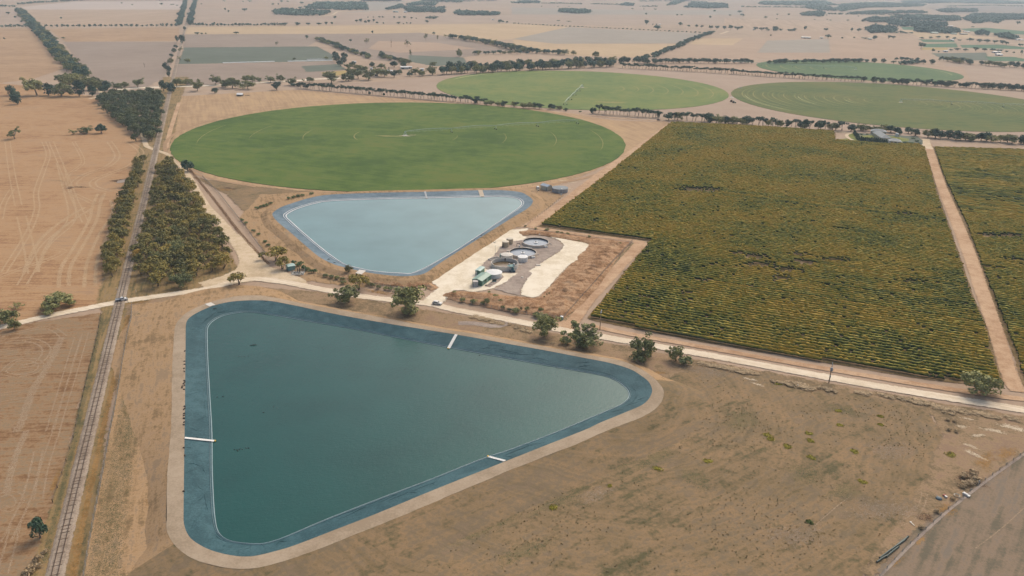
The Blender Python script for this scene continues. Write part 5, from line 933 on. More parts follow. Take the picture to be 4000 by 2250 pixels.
# ------------------------------------------------------------------ treatment yard
patch('yard_pad', z5((-330, 700), (-120, 520), (90, 300), (420, 100), (760, 0), (1250, -40), (1130, 110), (1500, 200), (900, 330), (700, 600), (440, 640), (300, 730), (520, 830), (800, 860), (1080, 850), (900, 990), (500, 1170), (150, 1235), (-60, 1190), (-320, 1200), (-420, 1420), (-560, 1420), (-520, 1160), (-700, 1010)), G['pad'], -.08, 1.6, .2)
ribbon('yard_driveway', [(1800, 1085), (1752, 1122), (1712, 1152), (1684, 1186)], [13, 11, 10, 13], G['pad'], -.075)
patch('yard_gravel', z5((680, 350), (860, 230), (1160, 190), (1280, 110), (1600, 120), (1840, 200), (1960, 300), (1900, 400), (1640, 560), (1280, 800), (1350, 850), (1240, 950), (1100, 1160), (1070, 1300), (780, 1230), (560, 1170), (800, 1060), (900, 960), (1060, 850), (800, 850), (540, 810), (300, 720), (420, 610), (560, 520), (640, 420)), G['gravel'], -.075, 1.4, .2)
patch('yard_pad', z5((1700, 120), (1900, 160), (2380, 240), (2460, 290), (2390, 400), (2250, 500), (2230, 590), (2080, 680), (1880, 880), (1650, 1150), (1450, 1320), (1340, 1345), (1120, 1300), (1130, 1180), (1230, 980), (1350, 860), (1270, 820), (1640, 580), (1900, 420), (1990, 300), (1900, 200)), G['pad'], -.07, 1.2, .2)
patch('yard_gravel', z5((380, 1120), (470, 1060), (620, 980), (720, 900), (760, 930), (660, 1030), (480, 1140)), G['gravel'], -.066, .8, .1)
patch('scrub_ground', [(2040, 903), (2200, 913), (2440, 943), (2468, 945), (2380, 1040), (2230, 1200), (2190, 1247), (1960, 1212), (1750, 1168), (1730, 1152), (1790, 1135), (1900, 1148), (2030, 1158), (2085, 1165), (2112, 1158), (2200, 1064), (2262, 998), (2300, 950), (2160, 924)], G['scrub'], -.1, 1.4, .2)
def bank_strip(cl, width, h, n=90, k=9, name='spoil_bank'):    # rough earth bank with humps
    P = smooth_loop(WP(cl), n, False); t = np.gradient(P[:, :2], axis=0); t /= np.linalg.norm(t, axis=1, keepdims=True); V, E = [], []
    w = np.interp(np.linspace(0, 1, n), np.linspace(0, 1, len(width)), width); ph = rng.uniform(0, 6, (k, 3)); hum = rng.normal(0, 1, (n, k)); hum = (hum + np.roll(hum, 1, 0) + np.roll(hum, 1, 1)) / 2.2
    for i in range(n):
        for j in range(k):
            f = j / (k - 1) * 2 - 1; zz_ = (1 - f * f) * h * (1 + .35 * hum[i, j]) * min(1, i / 4, (n - 1 - i) / 4)
            V.append((P[i, 0] - t[i, 1] * f * w[i] / 2 + rng.normal(0, .12), P[i, 1] + t[i, 0] * f * w[i] / 2 + rng.normal(0, .12), -.13 + zz_)); E.append(0 if j in (0, k - 1) else 1)
    return struct(name, V, [(i * k + j, i * k + j + 1, (i + 1) * k + j + 1, (i + 1) * k + j) for i in range(n - 1) for j in range(k - 1)], G['scrub'], E, smooth=True)
bank_strip([(2030, 912), (2100, 908), (2200, 924), (2320, 944), (2430, 955)], [9, 10, 9, 10, 12], .9, 70)
bank_strip([(2415, 950), (2360, 1000), (2290, 1080), (2230, 1150), (2170, 1220), (2140, 1245)], [13, 17, 20, 21, 19, 12], 1.6, 110, 13)
bank_strip([(2150, 1235), (2080, 1190), (1980, 1172), (1880, 1155), (1770, 1150), (1740, 1160)], [9, 14, 13, 11, 8, 5], 1.0, 90, 9)
bank_strip([(1700, 1130), (1660, 1112), (1560, 1108), (1440, 1092), (1330, 1075)], [6, 8, 8, 8, 6], .8, 80)

def tank(name, label, px, r, h, wall, roof=None, group=None, roofh=.0, inner=None, level=None, seams=0):
    p = W(*px); o = thing(name, label, 'tank', (p.x, p.y, -.08), 0, group)
    if roof:
        part('wall', wall, o, lambda m: m.lathe([(r, 0), (r, h)], 40)); part('roof', roof, o, lambda m: m.lathe([(r * 1.02, h), (r * 1.02, h + .08), (r * .5, h + .08 + roofh * .6), (.02, h + .1 + roofh)], 40))
        if seams: part('ring_band', B['galv'], o, lambda m: [m.lathe([(r * 1.005, z), (r * 1.012, z + .03), (r * 1.005, z + .06)], 40) for z in (h * .33, h * .66)])
    else:
        part('wall', wall, o, lambda m: m.lathe([(r, 0), (r, h), (r - .28, h), (r - .28, 0)], 48))
        if inner: part('stained_lining', inner, o, lambda m: m.lathe([(r - .30, .05), (r - .30, h - .12)], 48))
        part('liquid', level[1], o, lambda m: m.disc(r - .29, level[0], 48))
    return o
for px, lab in ((z5((1405, 268))[0], 'round concrete clarifier with bluish water beside the brown bank'), (z5((1145, 478))[0], 'round concrete clarifier with bluish water behind the small white tank')):
    o = tank('clarifier', lab, px, 8.0, 1.5, B['concrete'], None, 'twin clarifiers', inner=B['stain'], level=(.62, B['grey_water']))
    part('centre_plate', B['white'], o, lambda m: m.lathe([(1.15, .78), (1.15, .92), (.02, .96)], 20)); part('centre_column', B['dark'], o, lambda m: m.tube([(0, 0, .3), (0, 0, 1.9)], .2, 8))
    part('scum_box', B['white'], o, lambda m: [m.box((5.6, -6.2, .5), (1.6, 1.0, 1.0), .7), m.box((6.6, -6.0, .35), (1.0, .8, .7), .2)]); part('outlet_pipe', B['galv'], o, lambda m: m.tube([(7.9, -1, .9), (9.2, -1.4, .7), (9.6, -1.5, .1)], .14, 6))
o = tank('aeration_tank', 'open pale concrete tank with brown liquid and aerator platform', z5((780, 725))[0], 7.6, 2.5, B['pale_concrete'], None, None, level=(.5, B['brown_water']))
part('stain_mark', B['stain'], o, lambda m: m.box((0.1, 7.27, 1.6), (.8, .04, 1.5))); part('platform', B['aqua'], o, lambda m: [m.box((3.6, -5.4, 2.62), (3.4, 3.0, .18), .55), m.box((4.6, -7.4, 1.3), (.2, 2.0, 2.6), .55)])
part('motor', B['white'], o, lambda m: [m.box((2.6, -4.6, 3.0), (.8, .8, .8), .5), m.box((5.2, -4.9, 3.1), (.7, .9, 1.0), .5)]); part('pump_set', B['navy'], o, lambda m: [m.box((4.2, -8.6, .6), (1.7, 1.0, 1.1), .3), m.tube([(2.6, -8.4, .7), (5.8, -8.9, .7)], .3, 8), m.box((5.6, -8.2, .5), (.9, .9, 1.0))]); part('handrail', B['steel'], o, lambda m: [m.tube([(2.2, -3.4, 2.7), (2.2, -3.4, 3.6), (5.4, -4.0, 3.6), (5.4, -4.0, 2.7)], .05, 4), m.tube([(3.4, -7.2, 2.7), (3.4, -7.2, 3.6), (6.2, -6.2, 3.6)], .05, 4)])
tank('water_tank', 'small flat roofed white tank in front of the second clarifier', z5((1143, 610))[0], 2.9, 2.6, B['white'], B['white'], roofh=.15)
o = tank('sludge_tank', 'pale concrete roofed tank with stair, west of the second clarifier', z5((824, 570))[0], 3.4, 2.7, B['pale_concrete'], B['pale_concrete'], roofh=.5)
part('stair', B['aqua'], o, lambda m: [m.box((-3.7, -.9, 1.3), (.5, .1, 2.7), .3), m.box((-4.2, .2, 1.3), (.1, 1.4, 2.6)), m.box((-3.6, .3, 2.72), (1.0, 1.2, .08))])
for k, (x, y) in enumerate(((795, 322), (882, 262))):
    o = tank('beige_tank', ('beige round tank with dark outlet pipe beside the limestone yard', 'beige round tank hidden partly behind its twin')[k], z5((x, y))[0], 2.05, 3.2, B['beige'], B['cream'], 'twin beige tanks', roofh=.2)
    part('outlet_pipe', B['stain'], o, lambda m: m.tube([(-1.5, -1.75, 0), (-1.5, -1.75, 2.2), (-1.2, -1.4, 2.3)], .22, 8))
o = tank('water_tank', 'large low white tank touching the green shed', z5((560, 915))[0], 4.45, 2.3, B['white'], B['white'], roofh=.35); part('label_plate', B['galv'], o, lambda m: m.box((.2, -4.46, 1.7), (.7, .06, .25)))
o = tank('rainwater_tank', 'small grey rainwater tank at the gable of the green shed', z5((191, 1120))[0], 1.5, 2.9, B['galv'], B['pale_concrete'], roofh=.25); part('overflow_pipe', B['white'], o, lambda m: m.tube([(-.5, -1.55, 0), (-.5, -1.55, 2.6)], .12, 6))
def gable(name, label, A_, B_, C_, h, rise, wall, roof, cat='shed', over=.25, doors=(), group=None, curved=False):
    a, b, c = W(*A_), W(*B_), W(*C_); ex = (b - a); L1 = ex.length; ex.normalize(); ey = Vector((-ex.y, ex.x, 0)); L2 = abs((c - b).dot(ey))
    if (c - b).dot(ey) < 0: ey = -ey
    o = thing(name, label, cat, (a.x, a.y, -.1), math.atan2(ex.y, ex.x), group); sg = 1 if ex.cross(ey).z > 0 else -1
    Y = lambda y: y * sg
    def walls(m):
        m.add([(0, 0, 0), (L1, 0, 0), (L1, Y(L2), 0), (0, Y(L2), 0), (0, 0, h), (L1, 0, h), (L1, Y(L2), h), (0, Y(L2), h), (L1 / 2, 0, h + rise), (L1 / 2, Y(L2), h + rise)], [(0, 1, 5, 8, 4), (1, 2, 6, 5), (2, 3, 7, 9, 6), (3, 0, 4, 7)])
    part('wall', wall, o, walls)
    def rf(m):
        k = rise / (L1 / 2); t = .1; v = []
        for y in (-over, L2 + over):
            v += [(-over, Y(y), h - over * k + .02), (L1 / 2, Y(y), h + rise + .02), (L1 + over, Y(y), h - over * k + .02), (L1 + over, Y(y), h - over * k + .02 + t), (L1 / 2, Y(y), h + rise + .02 + t), (-over, Y(y), h - over * k + .02 + t)]
        m.add(v, [(0, 1, 7, 6), (1, 2, 8, 7), (3, 4, 10, 9), (4, 5, 11, 10), (0, 1, 4, 5), (1, 2, 3, 4), (6, 7, 10, 11), (7, 8, 9, 10), (2, 3, 9, 8), (0, 5, 11, 6)])
    r = part('roof', roof, o, rf); part('ridge_cap', roof, r, lambda m: m.box((L1 / 2, Y(L2 / 2), h + rise + .16), (.4, L2 + 2 * over, .06)))
    for side, u0, w_, hh, mt, nm in doors:
        def dd(m, side=side, u0=u0, w_=w_, hh=hh):
            if side == 'f': m.box((u0, -.03 * sg, hh / 2), (w_, .06, hh))
            elif side == 'r': m.box((L1 + .03, Y(u0), hh / 2), (.06, w_, hh))
            elif side == 'fw': m.box((u0, -.03 * sg, 1.6), (w_, .06, hh))
            elif side == 'rw': m.box((L1 + .03, Y(u0), 1.7), (.06, w_, hh))
        part(nm, B[mt], o, dd)
    return o
o = gable('green_shed', 'dark green gabled shed with pale green roof in the treatment yard', z5((125, 1085))[0], z5((322, 1122))[0], z5((500, 985))[0], 2.9, .8, B['green'], B['green_roof'], doors=(('r', 1.6, 1.0, 2.1, 'aqua', 'door'), ('r', 6.6, 1.6, 2.4, 'green_roof', 'porch_door'), ('rw', 4.2, .8, .8, 'dark', 'window'), ('fw', 2.2, .5, .2, 'galv', 'sign_plate')))
gable('store_shed', 'small grey green shed with pale roof behind the green shed', z5((190, 890))[0], z5((285, 905))[0], z5((400, 832))[0], 2.6, .25, B['green'], B['aqua_roof'], doors=(('f', .7, .6, 2.0, 'white', 'door'),))
def slim(name, label, px, h, r0, mat, extra=None, cat='pole', group=None):
    p = W(*px); o = thing(name, label, cat, (p.x, p.y, -.12), 0, group); part('pole', mat, o, lambda m: m.tube([(0, 0, 0), (0, 0, h)], [r0, r0 * .6], 6))
    if extra: extra(o)
    return o
slim('light_pole', 'thin pale light pole at the edge of the limestone yard', z5((590, 470))[0], 5.2, .1, B['galv'], lambda o: part('lamp_head', B['white'], o, lambda m: m.box((.3, 0, 5.2), (.8, .25, .15))))
slim('light_pole', 'thin light pole rising behind the first clarifier', z5((1488, 185))[0], 3.6, .08, B['galv'], lambda o: part('lamp_head', B['white'], o, lambda m: m.box((-.4, 0, 3.6), (.8, .3, .2))))
p = W(*z5((1065, 315))[0]); o = thing('pipe_arch', 'dark pipe arch standing between the clarifiers and beige tanks', 'pipework', (p.x, p.y, -.08)); part('pipe', B['stain'], o, lambda m: m.tube([(-1.2, 0, 0), (-1.2, 0, 1.7), (.6, 0, 1.7), (.9, 0, 0)], .2, 8)); part('valve', B['white'], o, lambda m: m.box((.4, -1.0, .4), (.9, .9, .8)))
for k, (x, y, w_, d_, h_, lab) in enumerate(((1265, 352, 3.4, 2.2, .35, 'flat concrete lid slab between the two clarifiers'), (850, 430, 1.6, 1.0, .7, 'small concrete box west of the second clarifier'), (1460, 700, 2.2, 1.6, .4, 'low concrete pit edge beside the limestone pad'), (1090, 685, 2.4, 1.2, .2, 'small pale slab east of the aeration tank'), (1135, 945, 1.2, 1.2, .3, 'square concrete manhole on the yard gravel'))):
    p = W(*z5((x, y))[0]); o = thing('concrete_slab', lab, 'slab', (p.x, p.y, -.08), .3); part('slab', B['pale_concrete'], o, lambda m: m.box((0, 0, h_ / 2), (w_, d_, h_))); part('lid', B['concrete'], o, lambda m: m.box((0, 0, h_ + .03), (w_ * .6, d_ * .6, .06)))
p = W(*z5((560, 570))[0]); o = thing('inlet_channel', 'slanting concrete inlet channel with dark water west of the tanks', 'channel', (p.x, p.y, -.08), .75); part('kerb', B['pale_concrete'], o, lambda m: [m.box((0, .9, .3), (7, .3, .6)), m.box((0, -.9, .3), (7, .3, .6)), m.box((3.4, 0, .3), (.3, 1.5, .6)), m.box((-3.4, 0, .3), (.3, 1.5, .6))]); part('dark_water', B['stain'], o, lambda m: m.box((0, 0, .1), (6.5, 1.5, .06)))
p = W(*z5((570, 1020))[0]); o = thing('pump_skid', 'black and pale blue pump skid beside the green shed', 'pump', (p.x, p.y, -.06), .2); part('engine', B['dark'], o, lambda m: [m.box((0, 0, .8), (1.9, .9, .9)), m.tube([(-1.1, 0, .7), (1.2, 0, .9)], .35, 8)]); part('base_frame', B['aqua'], o, lambda m: m.box((0, -.2, .2), (2.0, 1.2, .3)))
p = W(*z5((490, 1090))[0]); o = thing('pipe_manifold', 'thin white standpipes on the gravel beside the green shed', 'pipework', (p.x, p.y, -.06), .55); part('pipe', B['white'], o, lambda m: [m.tube([(-2.6, 0, .5), (1.6, 0, .5)], .07, 5)] + [m.tube([(x, 0, 0), (x, 0, 1.1)], .07, 5) for x in (-.2, 1.2, 2.4)]); part('foot_valve', B['stain'], o, lambda m: m.box((-2.8, -.2, .15), (.7, .4, .3)))
p = W(*z5((590, 240))[0]); o = thing('valve_posts', 'small posts and valve boxes on the open limestone yard', 'pipework', (p.x, p.y, -.08)); part('post', B['steel'], o, lambda m: [m.tube([(x, y, 0), (x, y, .9)], .09, 5) for x, y in ((-2.6, .5), (-1.0, 0), (.2, .6), (1.0, -.1))]); part('box', B['concrete'], o, lambda m: m.box((-.4, -.6, .2), (1.2, .6, .4)))
for k, (x, y) in enumerate(((125, 205), (310, 108))):
    p = W(1820 + x / 5.152, 900 + y / 5.152, .7); o = thing('float_buoy', ('white float with dark hook on the blue liner slope', 'dark float and rope on the blue liner slope')[k], 'float', (p.x, p.y, .75), .4); part('float', B['white' if k == 0 else 'dark'], o, lambda m: m.tube([(-.7, 0, .15), (0, 0, .25), (.7, 0, .15)], [.12, .28, .12], 8)); part('rope', B['dark'], o, lambda m: m.tube([(.6, 0, .15), (1.7, .2, .2)], .1, 5))

# shed and tank above the pale reservoir
zt = lambda *p: T((2060, 700), 12.88, *p)
gable('pump_shed', 'cream gabled shed with blue grey roof beside the galvanised tank', zt((1240, 530))[0], zt((1005, 585))[0], zt((570, 505))[0], 3.2, .9, B['cream'], B['blue_roof'], doors=(('r', 1.0, .8, 2.0, 'steel', 'door'),))
o = tank('galvanised_tank', 'wide galvanised tank with grey roof above the pale reservoir', zt((1640, 605))[0], 6.1, 2.9, B['galv'], B['grey_roof'], roofh=.3, seams=1)
part('standpipe', B['white'], o, lambda m: [m.tube([(x, -math.sqrt(40 - x * x), 0), (x, -math.sqrt(40 - x * x), 2.8)], .16, 6) for x in (-1.3, -.7, 1.7)]); part('hatch', B['white'], o, lambda m: m.box((1.0, -4.8, 3.2), (1.0, .7, .25)))
p = W(*zt((525, 475))[0]); o = thing('white_van', 'white van parked behind the cream shed', 'van', (p.x, p.y, -.1), R(100)); part('body', B['white'], o, lambda m: m.prism([(-2.3, .45), (2.2, .45), (2.3, .95), (1.6, 1.2), (1.0, 2.0, .86), (-2.2, 2.05, .86), (-2.3, 1.2)], 1.9)); part('windscreen', B['glass'], o, lambda m: m.prism([(1.66, 1.25, .9), (1.06, 1.97, .8), (1.12, 1.97, .8), (1.74, 1.25, .9)], 1.8))
for x in (-1.5, 1.45):
    for y in (-.85, .85): part('wheel', B['tyre'], o, lambda m: m.tube([(x, y - .12, .35), (x, y + .12, .35)], .35, 12))
p = W(*zt((590, 560))[0]); o = thing('farm_trailer', 'small low trailer beside the cream shed', 'trailer', (p.x, p.y, -.1), .5); part('drawbar', B['cream'], o, lambda m: [m.tube([(-1.2, 0, .5), (2.6, .6, .4)], .1, 5), m.box((-1.0, 0, .5), (2.0, 1.2, .2))]); [part('wheel', B['tyre'], o, lambda m: m.tube([(-1.0, s * .7 - .1, .32), (-1.0, s * .7 + .1, .32)], .32, 10)) for s in (-1, 1)]
p = W(*zt((1700, 795))[0]); o = thing('marker_drum', 'white drum at the corner of the tank yard fence', 'drum', (p.x, p.y, -.1)); part('drum', B['white'], o, lambda m: m.lathe([(.5, 0), (.55, .5), (.5, 1.1), (.02, 1.15)], 14)); part('cap', B['galv'], o, lambda m: m.lathe([(.12, 1.15), (.12, 1.25), (.01, 1.26)], 8))

# pump station by the junction
zp = lambda *p: T((1040, 960), 9.908, *p)
gable('pump_hut', 'small aqua steel hut with curved pale roof beside the fenced pumps', zp((765, 880))[0], zp((865, 968))[0], zp((1112, 905))[0], 2.4, .35, B['aqua'], B['aqua_roof'], doors=(('f', .8, .8, 1.9, 'aqua_roof', 'door'),))
p = mid(*zp((980, 1050), (1510, 1070))); o = thing('pump_slab', 'concrete slab with grey pump pipework behind wire panels', 'pump station', (p.x, p.y, -.08), .06)
part('slab', B['pale_concrete'], o, lambda m: m.box((0, 0, .1), (6.4, 4.6, .22))); part('manifold', B['steel'], o, lambda m: [m.tube([(-2.4, -1.2, .8), (-1.0, -.6, 1.0), (2.0, -1.8, .8), (2.6, -2.0, .3)], .24, 8), m.tube([(-1.6, -.8, .3), (-1.6, -.8, 1.0)], .35, 8), m.tube([(.6, -1.2, .2), (.6, -1.2, 1.0)], .3, 8)]); part('pump_motor', B['stain'], o, lambda m: [m.tube([(-.5, 1.2, .2), (-.5, 1.2, 2.4)], .3, 8), m.tube([(.4, 1.4, .2), (.4, 1.4, 2.8)], .28, 8)]); part('bollard', B['cream'], o, lambda m: [m.box((x, -3.0, .15), (.5, .3, .3)) for x in (-.2, .6, 1.4)])
part('wire_panel', M_LINK, o, lambda m: m.add([(-3.2, 2.3, .2), (3.2, 2.3, .2), (3.2, 2.3, 2.0), (-3.2, 2.3, 2.0), (3.2, -2.3, .2), (3.2, -2.3, 2.0), (-3.2, -2.3, .2), (-3.2, -2.3, 2.0)], [(0, 1, 2, 3), (1, 4, 5, 2), (4, 6, 7, 5), (6, 0, 3, 7)])); [part('post', B['galv'], o, lambda m: m.tube([(x, y, 0), (x, y, 2.1)], .07, 6)) for x in (-3.2, 0, 3.2) for y in (-2.3, 2.3)]
z7 = lambda *p: T((2080, 1190), 8.525, *p)
gable('green_cabinet', 'small aqua electrical cabinet with white lid at the track corner', z7((905, 505))[0], z7((1005, 520))[0], z7((1035, 490))[0], 1.6, .1, B['aqua'], B['white'], 'cabinet', .05, doors=(('f', .6, .5, 1.2, 'aqua_roof', 'door'),))

# ------------------------------------------------------------------ house and garden
zh = lambda *p: T((3240, 480), 6.44, *p)
ribbon('driveway', zh((590, 245), (480, 270), (430, 310), (470, 370), (560, 420), (680, 470), (860, 505), (1100, 520), (1400, 545), (1700, 560), (2000, 585), (2260, 580), (2400, 530), (2430, 470), (2390, 420)), 4.2, G['road2'], -.05)
patch('driveway', zh((2300, 395), (2510, 400), (2520, 470), (2560, 590), (2620, 660), (2440, 640), (2380, 580), (2330, 480)), G['road2'], -.06, 1.5)
ribbon('driveway', zh((150, 225), (300, 235), (600, 245)), 4, G['road2'], -.05)
patch('lawn', zh((590, 265), (640, 330), (760, 440), (680, 455), (560, 400), (490, 340), (480, 300)), G['lawn'], -.055, 1.2); patch('lawn', zh((760, 320), (1100, 310), (1150, 370), (900, 380)), G['lawn'], -.055, 1.2); patch('lawn', zh((1480, 345), (1640, 340), (2000, 400), (1980, 450), (1800, 470), (1720, 400)), G['lawn'], -.055, 1.2); patch('lawn', zh((150, 420), (480, 385), (540, 430), (300, 470)), G['lawn'], -.055, 1.2)
patch('garden_bed', zh((600, 250), (2200, 340), (2340, 430), (2340, 540), (2120, 560), (1850, 550), (1400, 500), (800, 470)), G['f_slate'], -.058, 1.2)
def hip(o, cx, cy, L, Wd, rz, h, rise, wall, roof, over=.5):
    ca, sa = math.cos(rz), math.sin(rz); tr = lambda x, y, z: (cx + x * ca - y * sa, cy + x * sa + y * ca, z)
    part('wall', wall, o, lambda m: m.box((cx, cy, h / 2), (L, Wd, h), rz)); a, b = L / 2 + over, Wd / 2 + over; k = max(0, a - b)
    part('roof', roof, o, lambda m: m.add([tr(-a, -b, h), tr(a, -b, h), tr(a, b, h), tr(-a, b, h), tr(-k, 0, h + rise), tr(k, 0, h + rise)], [(0, 1, 5, 4), (1, 2, 5), (2, 3, 4, 5), (3, 0, 4), (3, 2, 1, 0)]))
hp = W(*zh((1560, 480))[0]); o = thing('farm_house', 'long low house with grey hipped roof and white triple garage among dark hedges', 'house', (hp.x, hp.y, -.08))
def hl(x, y): q = W(*zh((x, y))[0]); return q.x - hp.x, q.y - hp.y
g0, g1 = Vector(hl(1500, 525)), Vector(hl(1795, 548)); gd = (g1 - g0).normalized(); grz = math.atan2(gd.y, gd.x); gn = Vector((-gd.y, gd.x)); gc = (g0 + g1) / 2 + gn * 5
hip(o, gc.x, gc.y, (g1 - g0).length, 10, grz, 3.0, 2.2, B['white'], B['grey_roof'])
m0 = Vector(hl(1430, 455)); m1 = Vector(hl(1240, 330)); hip(o, (m0.x + m1.x) / 2, (m0.y + m1.y) / 2 + 3, (m1 - m0).length + 5, 9.5, math.atan2(m1.y - m0.y, m1.x - m0.x), 3.05, 2.5, B['cream'], B['grey_roof']); m2 = Vector(hl(1180, 300)); hip(o, m2.x + 5, m2.y + 7, 15, 9, grz - .05, 3.1, 2.3, B['cream'], B['grey_roof'])
for f in (.2, .54, .84): q = g0 + (g1 - g0) * f - gn * .05; part('garage_door', B['dark'], o, lambda m: m.box((q.x, q.y, 1.15), ((g1 - g0).length * .2, .12, 2.3), grz))
hl_ = 'clipped dark conifer in the hedge in front of the grey roofed house'
for x, y in [(620 + i * 22, 262 + i * 30) for i in range(6)] + [(790 + i * 52, 432 + i * 6.5) for i in range(13)]:
    q = W(*zh((x, y + 25))[0]); plant('pine', q, 5.5 * random.uniform(.85, 1.1), 7.5, hl_, 'house hedge')
lone([('bush', *zh((x, y))[0], h, w) for x, y, h, w in ((800, 300, 9, 16), (950, 300, 9, 12), (1950, 540, 16, 26), (2050, 545, 16, 24), (1900, 520, 14, 18), (2200, 470, 10, 16), (2260, 520, 8, 14), (1440, 500, 8, 12), (1740, 430, 8, 8), (2100, 400, 8, 20), (1730, 350, 12, 6))], 'dark garden shrub beside the grey roofed house', 'house garden shrubs')
q = W(*zh((1690, 345))[0]); o = thing('garden_tank', 'small white tank in the house garden', 'tank', (q.x, q.y, -.05)); part('body', B['white'], o, lambda m: m.lathe([(1.7, 0), (1.7, 3.2), (.9, 3.9), (.02, 4.0)], 16)); part('band', B['galv'], o, lambda m: m.lathe([(1.72, 1.6), (1.74, 1.7), (1.72, 1.8)], 16))

# ------------------------------------------------------------------ far farm buildings
def far_shed(u, v, wpx, hpx, label, rz=0.0, wall='galv', roof='white', depth=1.0):
    p = W(u, v); L = wpx / ppm(p); h = max(3.0, hgt(p, hpx) * .55); o = thing('farm_shed', label, 'shed', (p.x, p.y, -.2), rz); Wd = L * depth if depth < 3 else depth
    part('wall', B[wall], o, lambda m: m.box((0, Wd / 2, h / 2), (L, Wd, h))); part('roof', B[roof], o, lambda m: m.add([(-L / 2 - .4, -.5, h), (L / 2 + .4, -.5, h), (L / 2 + .4, Wd / 2, h * 1.35), (-L / 2 - .4, Wd / 2, h * 1.35), (L / 2 + .4, Wd + .5, h), (-L / 2 - .4, Wd + .5, h)], [(0, 1, 2, 3), (3, 2, 4, 5), (0, 3, 5), (1, 4, 2)]))
    part('doorway', B['dark'], o, lambda m: m.box((-L * .2, -.06, h * .35), (L * .3, .1, h * .7)))
for a in ((1580, 270, 30, 14, 'white gabled machinery shed with dark open end in the farmstead', .1, 'galv', 'white', .8), (1602, 268, 14, 8, 'small white roofed annex beside the machinery shed', .1, 'galv', 'white', .8), (1512, 283, 40, 9, 'long white roofed farmhouse among dark trees', .05, 'cream', 'white', .5), (1384, 247, 14, 8, 'small white shed at the farm approach', .2, 'galv', 'white', .8), (1648, 276, 14, 10, 'white round topped shed east of the farmstead', 0, 'white', 'white', .8), (1450, 273, 9, 5, 'little white shed under the farm trees', 0, 'white', 'white', .8), (1470, 296, 14, 5, 'low cream wall of the farm cottage', 0, 'cream', 'cream', .6), (1378, 284, 8, 4, 'pale green roofed hut west of the farmstead', 0, 'aqua', 'aqua_roof', .8), (1545, 48, 20, 7, 'pale roofed farm shed at the far wood', 0, 'galv', 'aqua_roof', .6), (1583, 49, 12, 7, 'white shed at the far wood', 0, 'white', 'white', .8), (1188, 56, 12, 4, 'white roofed building in the far farm', 0, 'white', 'white', .8), (1124, 58, 14, 4, 'grey shed in the far farm', 0, 'galv', 'grey_roof', .8), (3150, 150, 34, 8, 'long shed with white roof on the tan field edge', -.1, 'steel', 'white', .5), (3210, 150, 12, 3, 'low white trough beside the long shed', 0, 'white', 'white', .5), (3400, 154, 12, 5, 'pale shed under a round tree', 0, 'galv', 'aqua_roof', .8), (3712, 104, 24, 5, 'white roofed long shed beside the dark wood', 0, 'steel', 'white', .5), (3652, 131, 26, 7, 'aqua shed in front of the dark wood', 0, 'aqua', 'aqua_roof', .5), (3728, 134, 20, 6, 'second aqua shed in front of the dark wood', 0, 'aqua', 'aqua_roof', .5), (3778, 126, 22, 5, 'white greenhouse by the farm lane', 0, 'white', 'white', .6), (3767, 135, 26, 5, 'low grey shed by the farm lane', 0, 'steel', 'grey_roof', .6), (3720, 158, 14, 4, 'white cottage roof under garden trees', 0, 'white', 'white', .8), (3906, 217, 22, 9, 'white square shed beside the green field', 0, 'white', 'white', .7), (3888, 207, 16, 6, 'white roofed house behind the square shed', 0, 'white', 'white', .8), (3905, 206, 9, 5, 'small white annex behind the square shed', 0, 'white', 'white', .8), (3695, 203, 16, 4, 'long white cottage beside the yellow paddock', 0, 'white', 'white', .5), (3985, 157, 24, 6, 'white sheds on the far lane', 0, 'white', 'white', .6), (3648, 76, 16, 5, 'pale roofs inside the hazy wood', 0, 'white', 'white', .6), (2945, 117, 8, 3, 'tiny white shed beside the row of trees', 0, 'white', 'white', .8), (2577, 98, 8, 3, 'tiny white shed behind a tree', 0, 'white', 'white', .8), (1925, 78, 8, 3, 'tiny white tank on the pink plain', 0, 'white', 'white', .8)):
    far_shed(*a)
zs = lambda *p: T((0, 0), K1, *p)
p = W(*zs((2415, 965))[0]); o = thing('livestock_shelter', 'small white lean-to shelter alone in the bare paddock', 'shelter', (p.x, p.y, -.18), .15); part('roof', B['white'], o, lambda m: m.add([(-4, -3, 2.2), (4, -3.4, 2.0), (3.4, 3, 3.2), (-4, 3, 3.4), (-4, -3, 2.35), (4, -3.4, 2.15), (3.4, 3, 3.35), (-4, 3, 3.55)], [(0, 1, 2, 3), (4, 5, 6, 7), (0, 1, 5, 4), (1, 2, 6, 5), (2, 3, 7, 6), (3, 0, 4, 7)])); part('wall', B['galv'], o, lambda m: [m.box((-3.9, 0, 1.3), (.15, 6, 2.6)), m.box((0, 2.9, 1.5), (7.6, .15, 3.0))])
p = W(*zs((2490, 962))[0]); o = thing('scrap_heap', 'low brown heap of scrap timber beside the lean-to shelter', 'scrap', (p.x, p.y, -.18)); part('timber', B['timber'], o, lambda m: [m.box((random.uniform(-3, 3), random.uniform(-1, 1), .3), (random.uniform(1, 3), .3, .5), random.uniform(-.6, .6)) for _ in range(9)]); part('sheet', B['stain'], o, lambda m: m.box((.5, .2, .6), (2.2, 1.4, .12), .2))
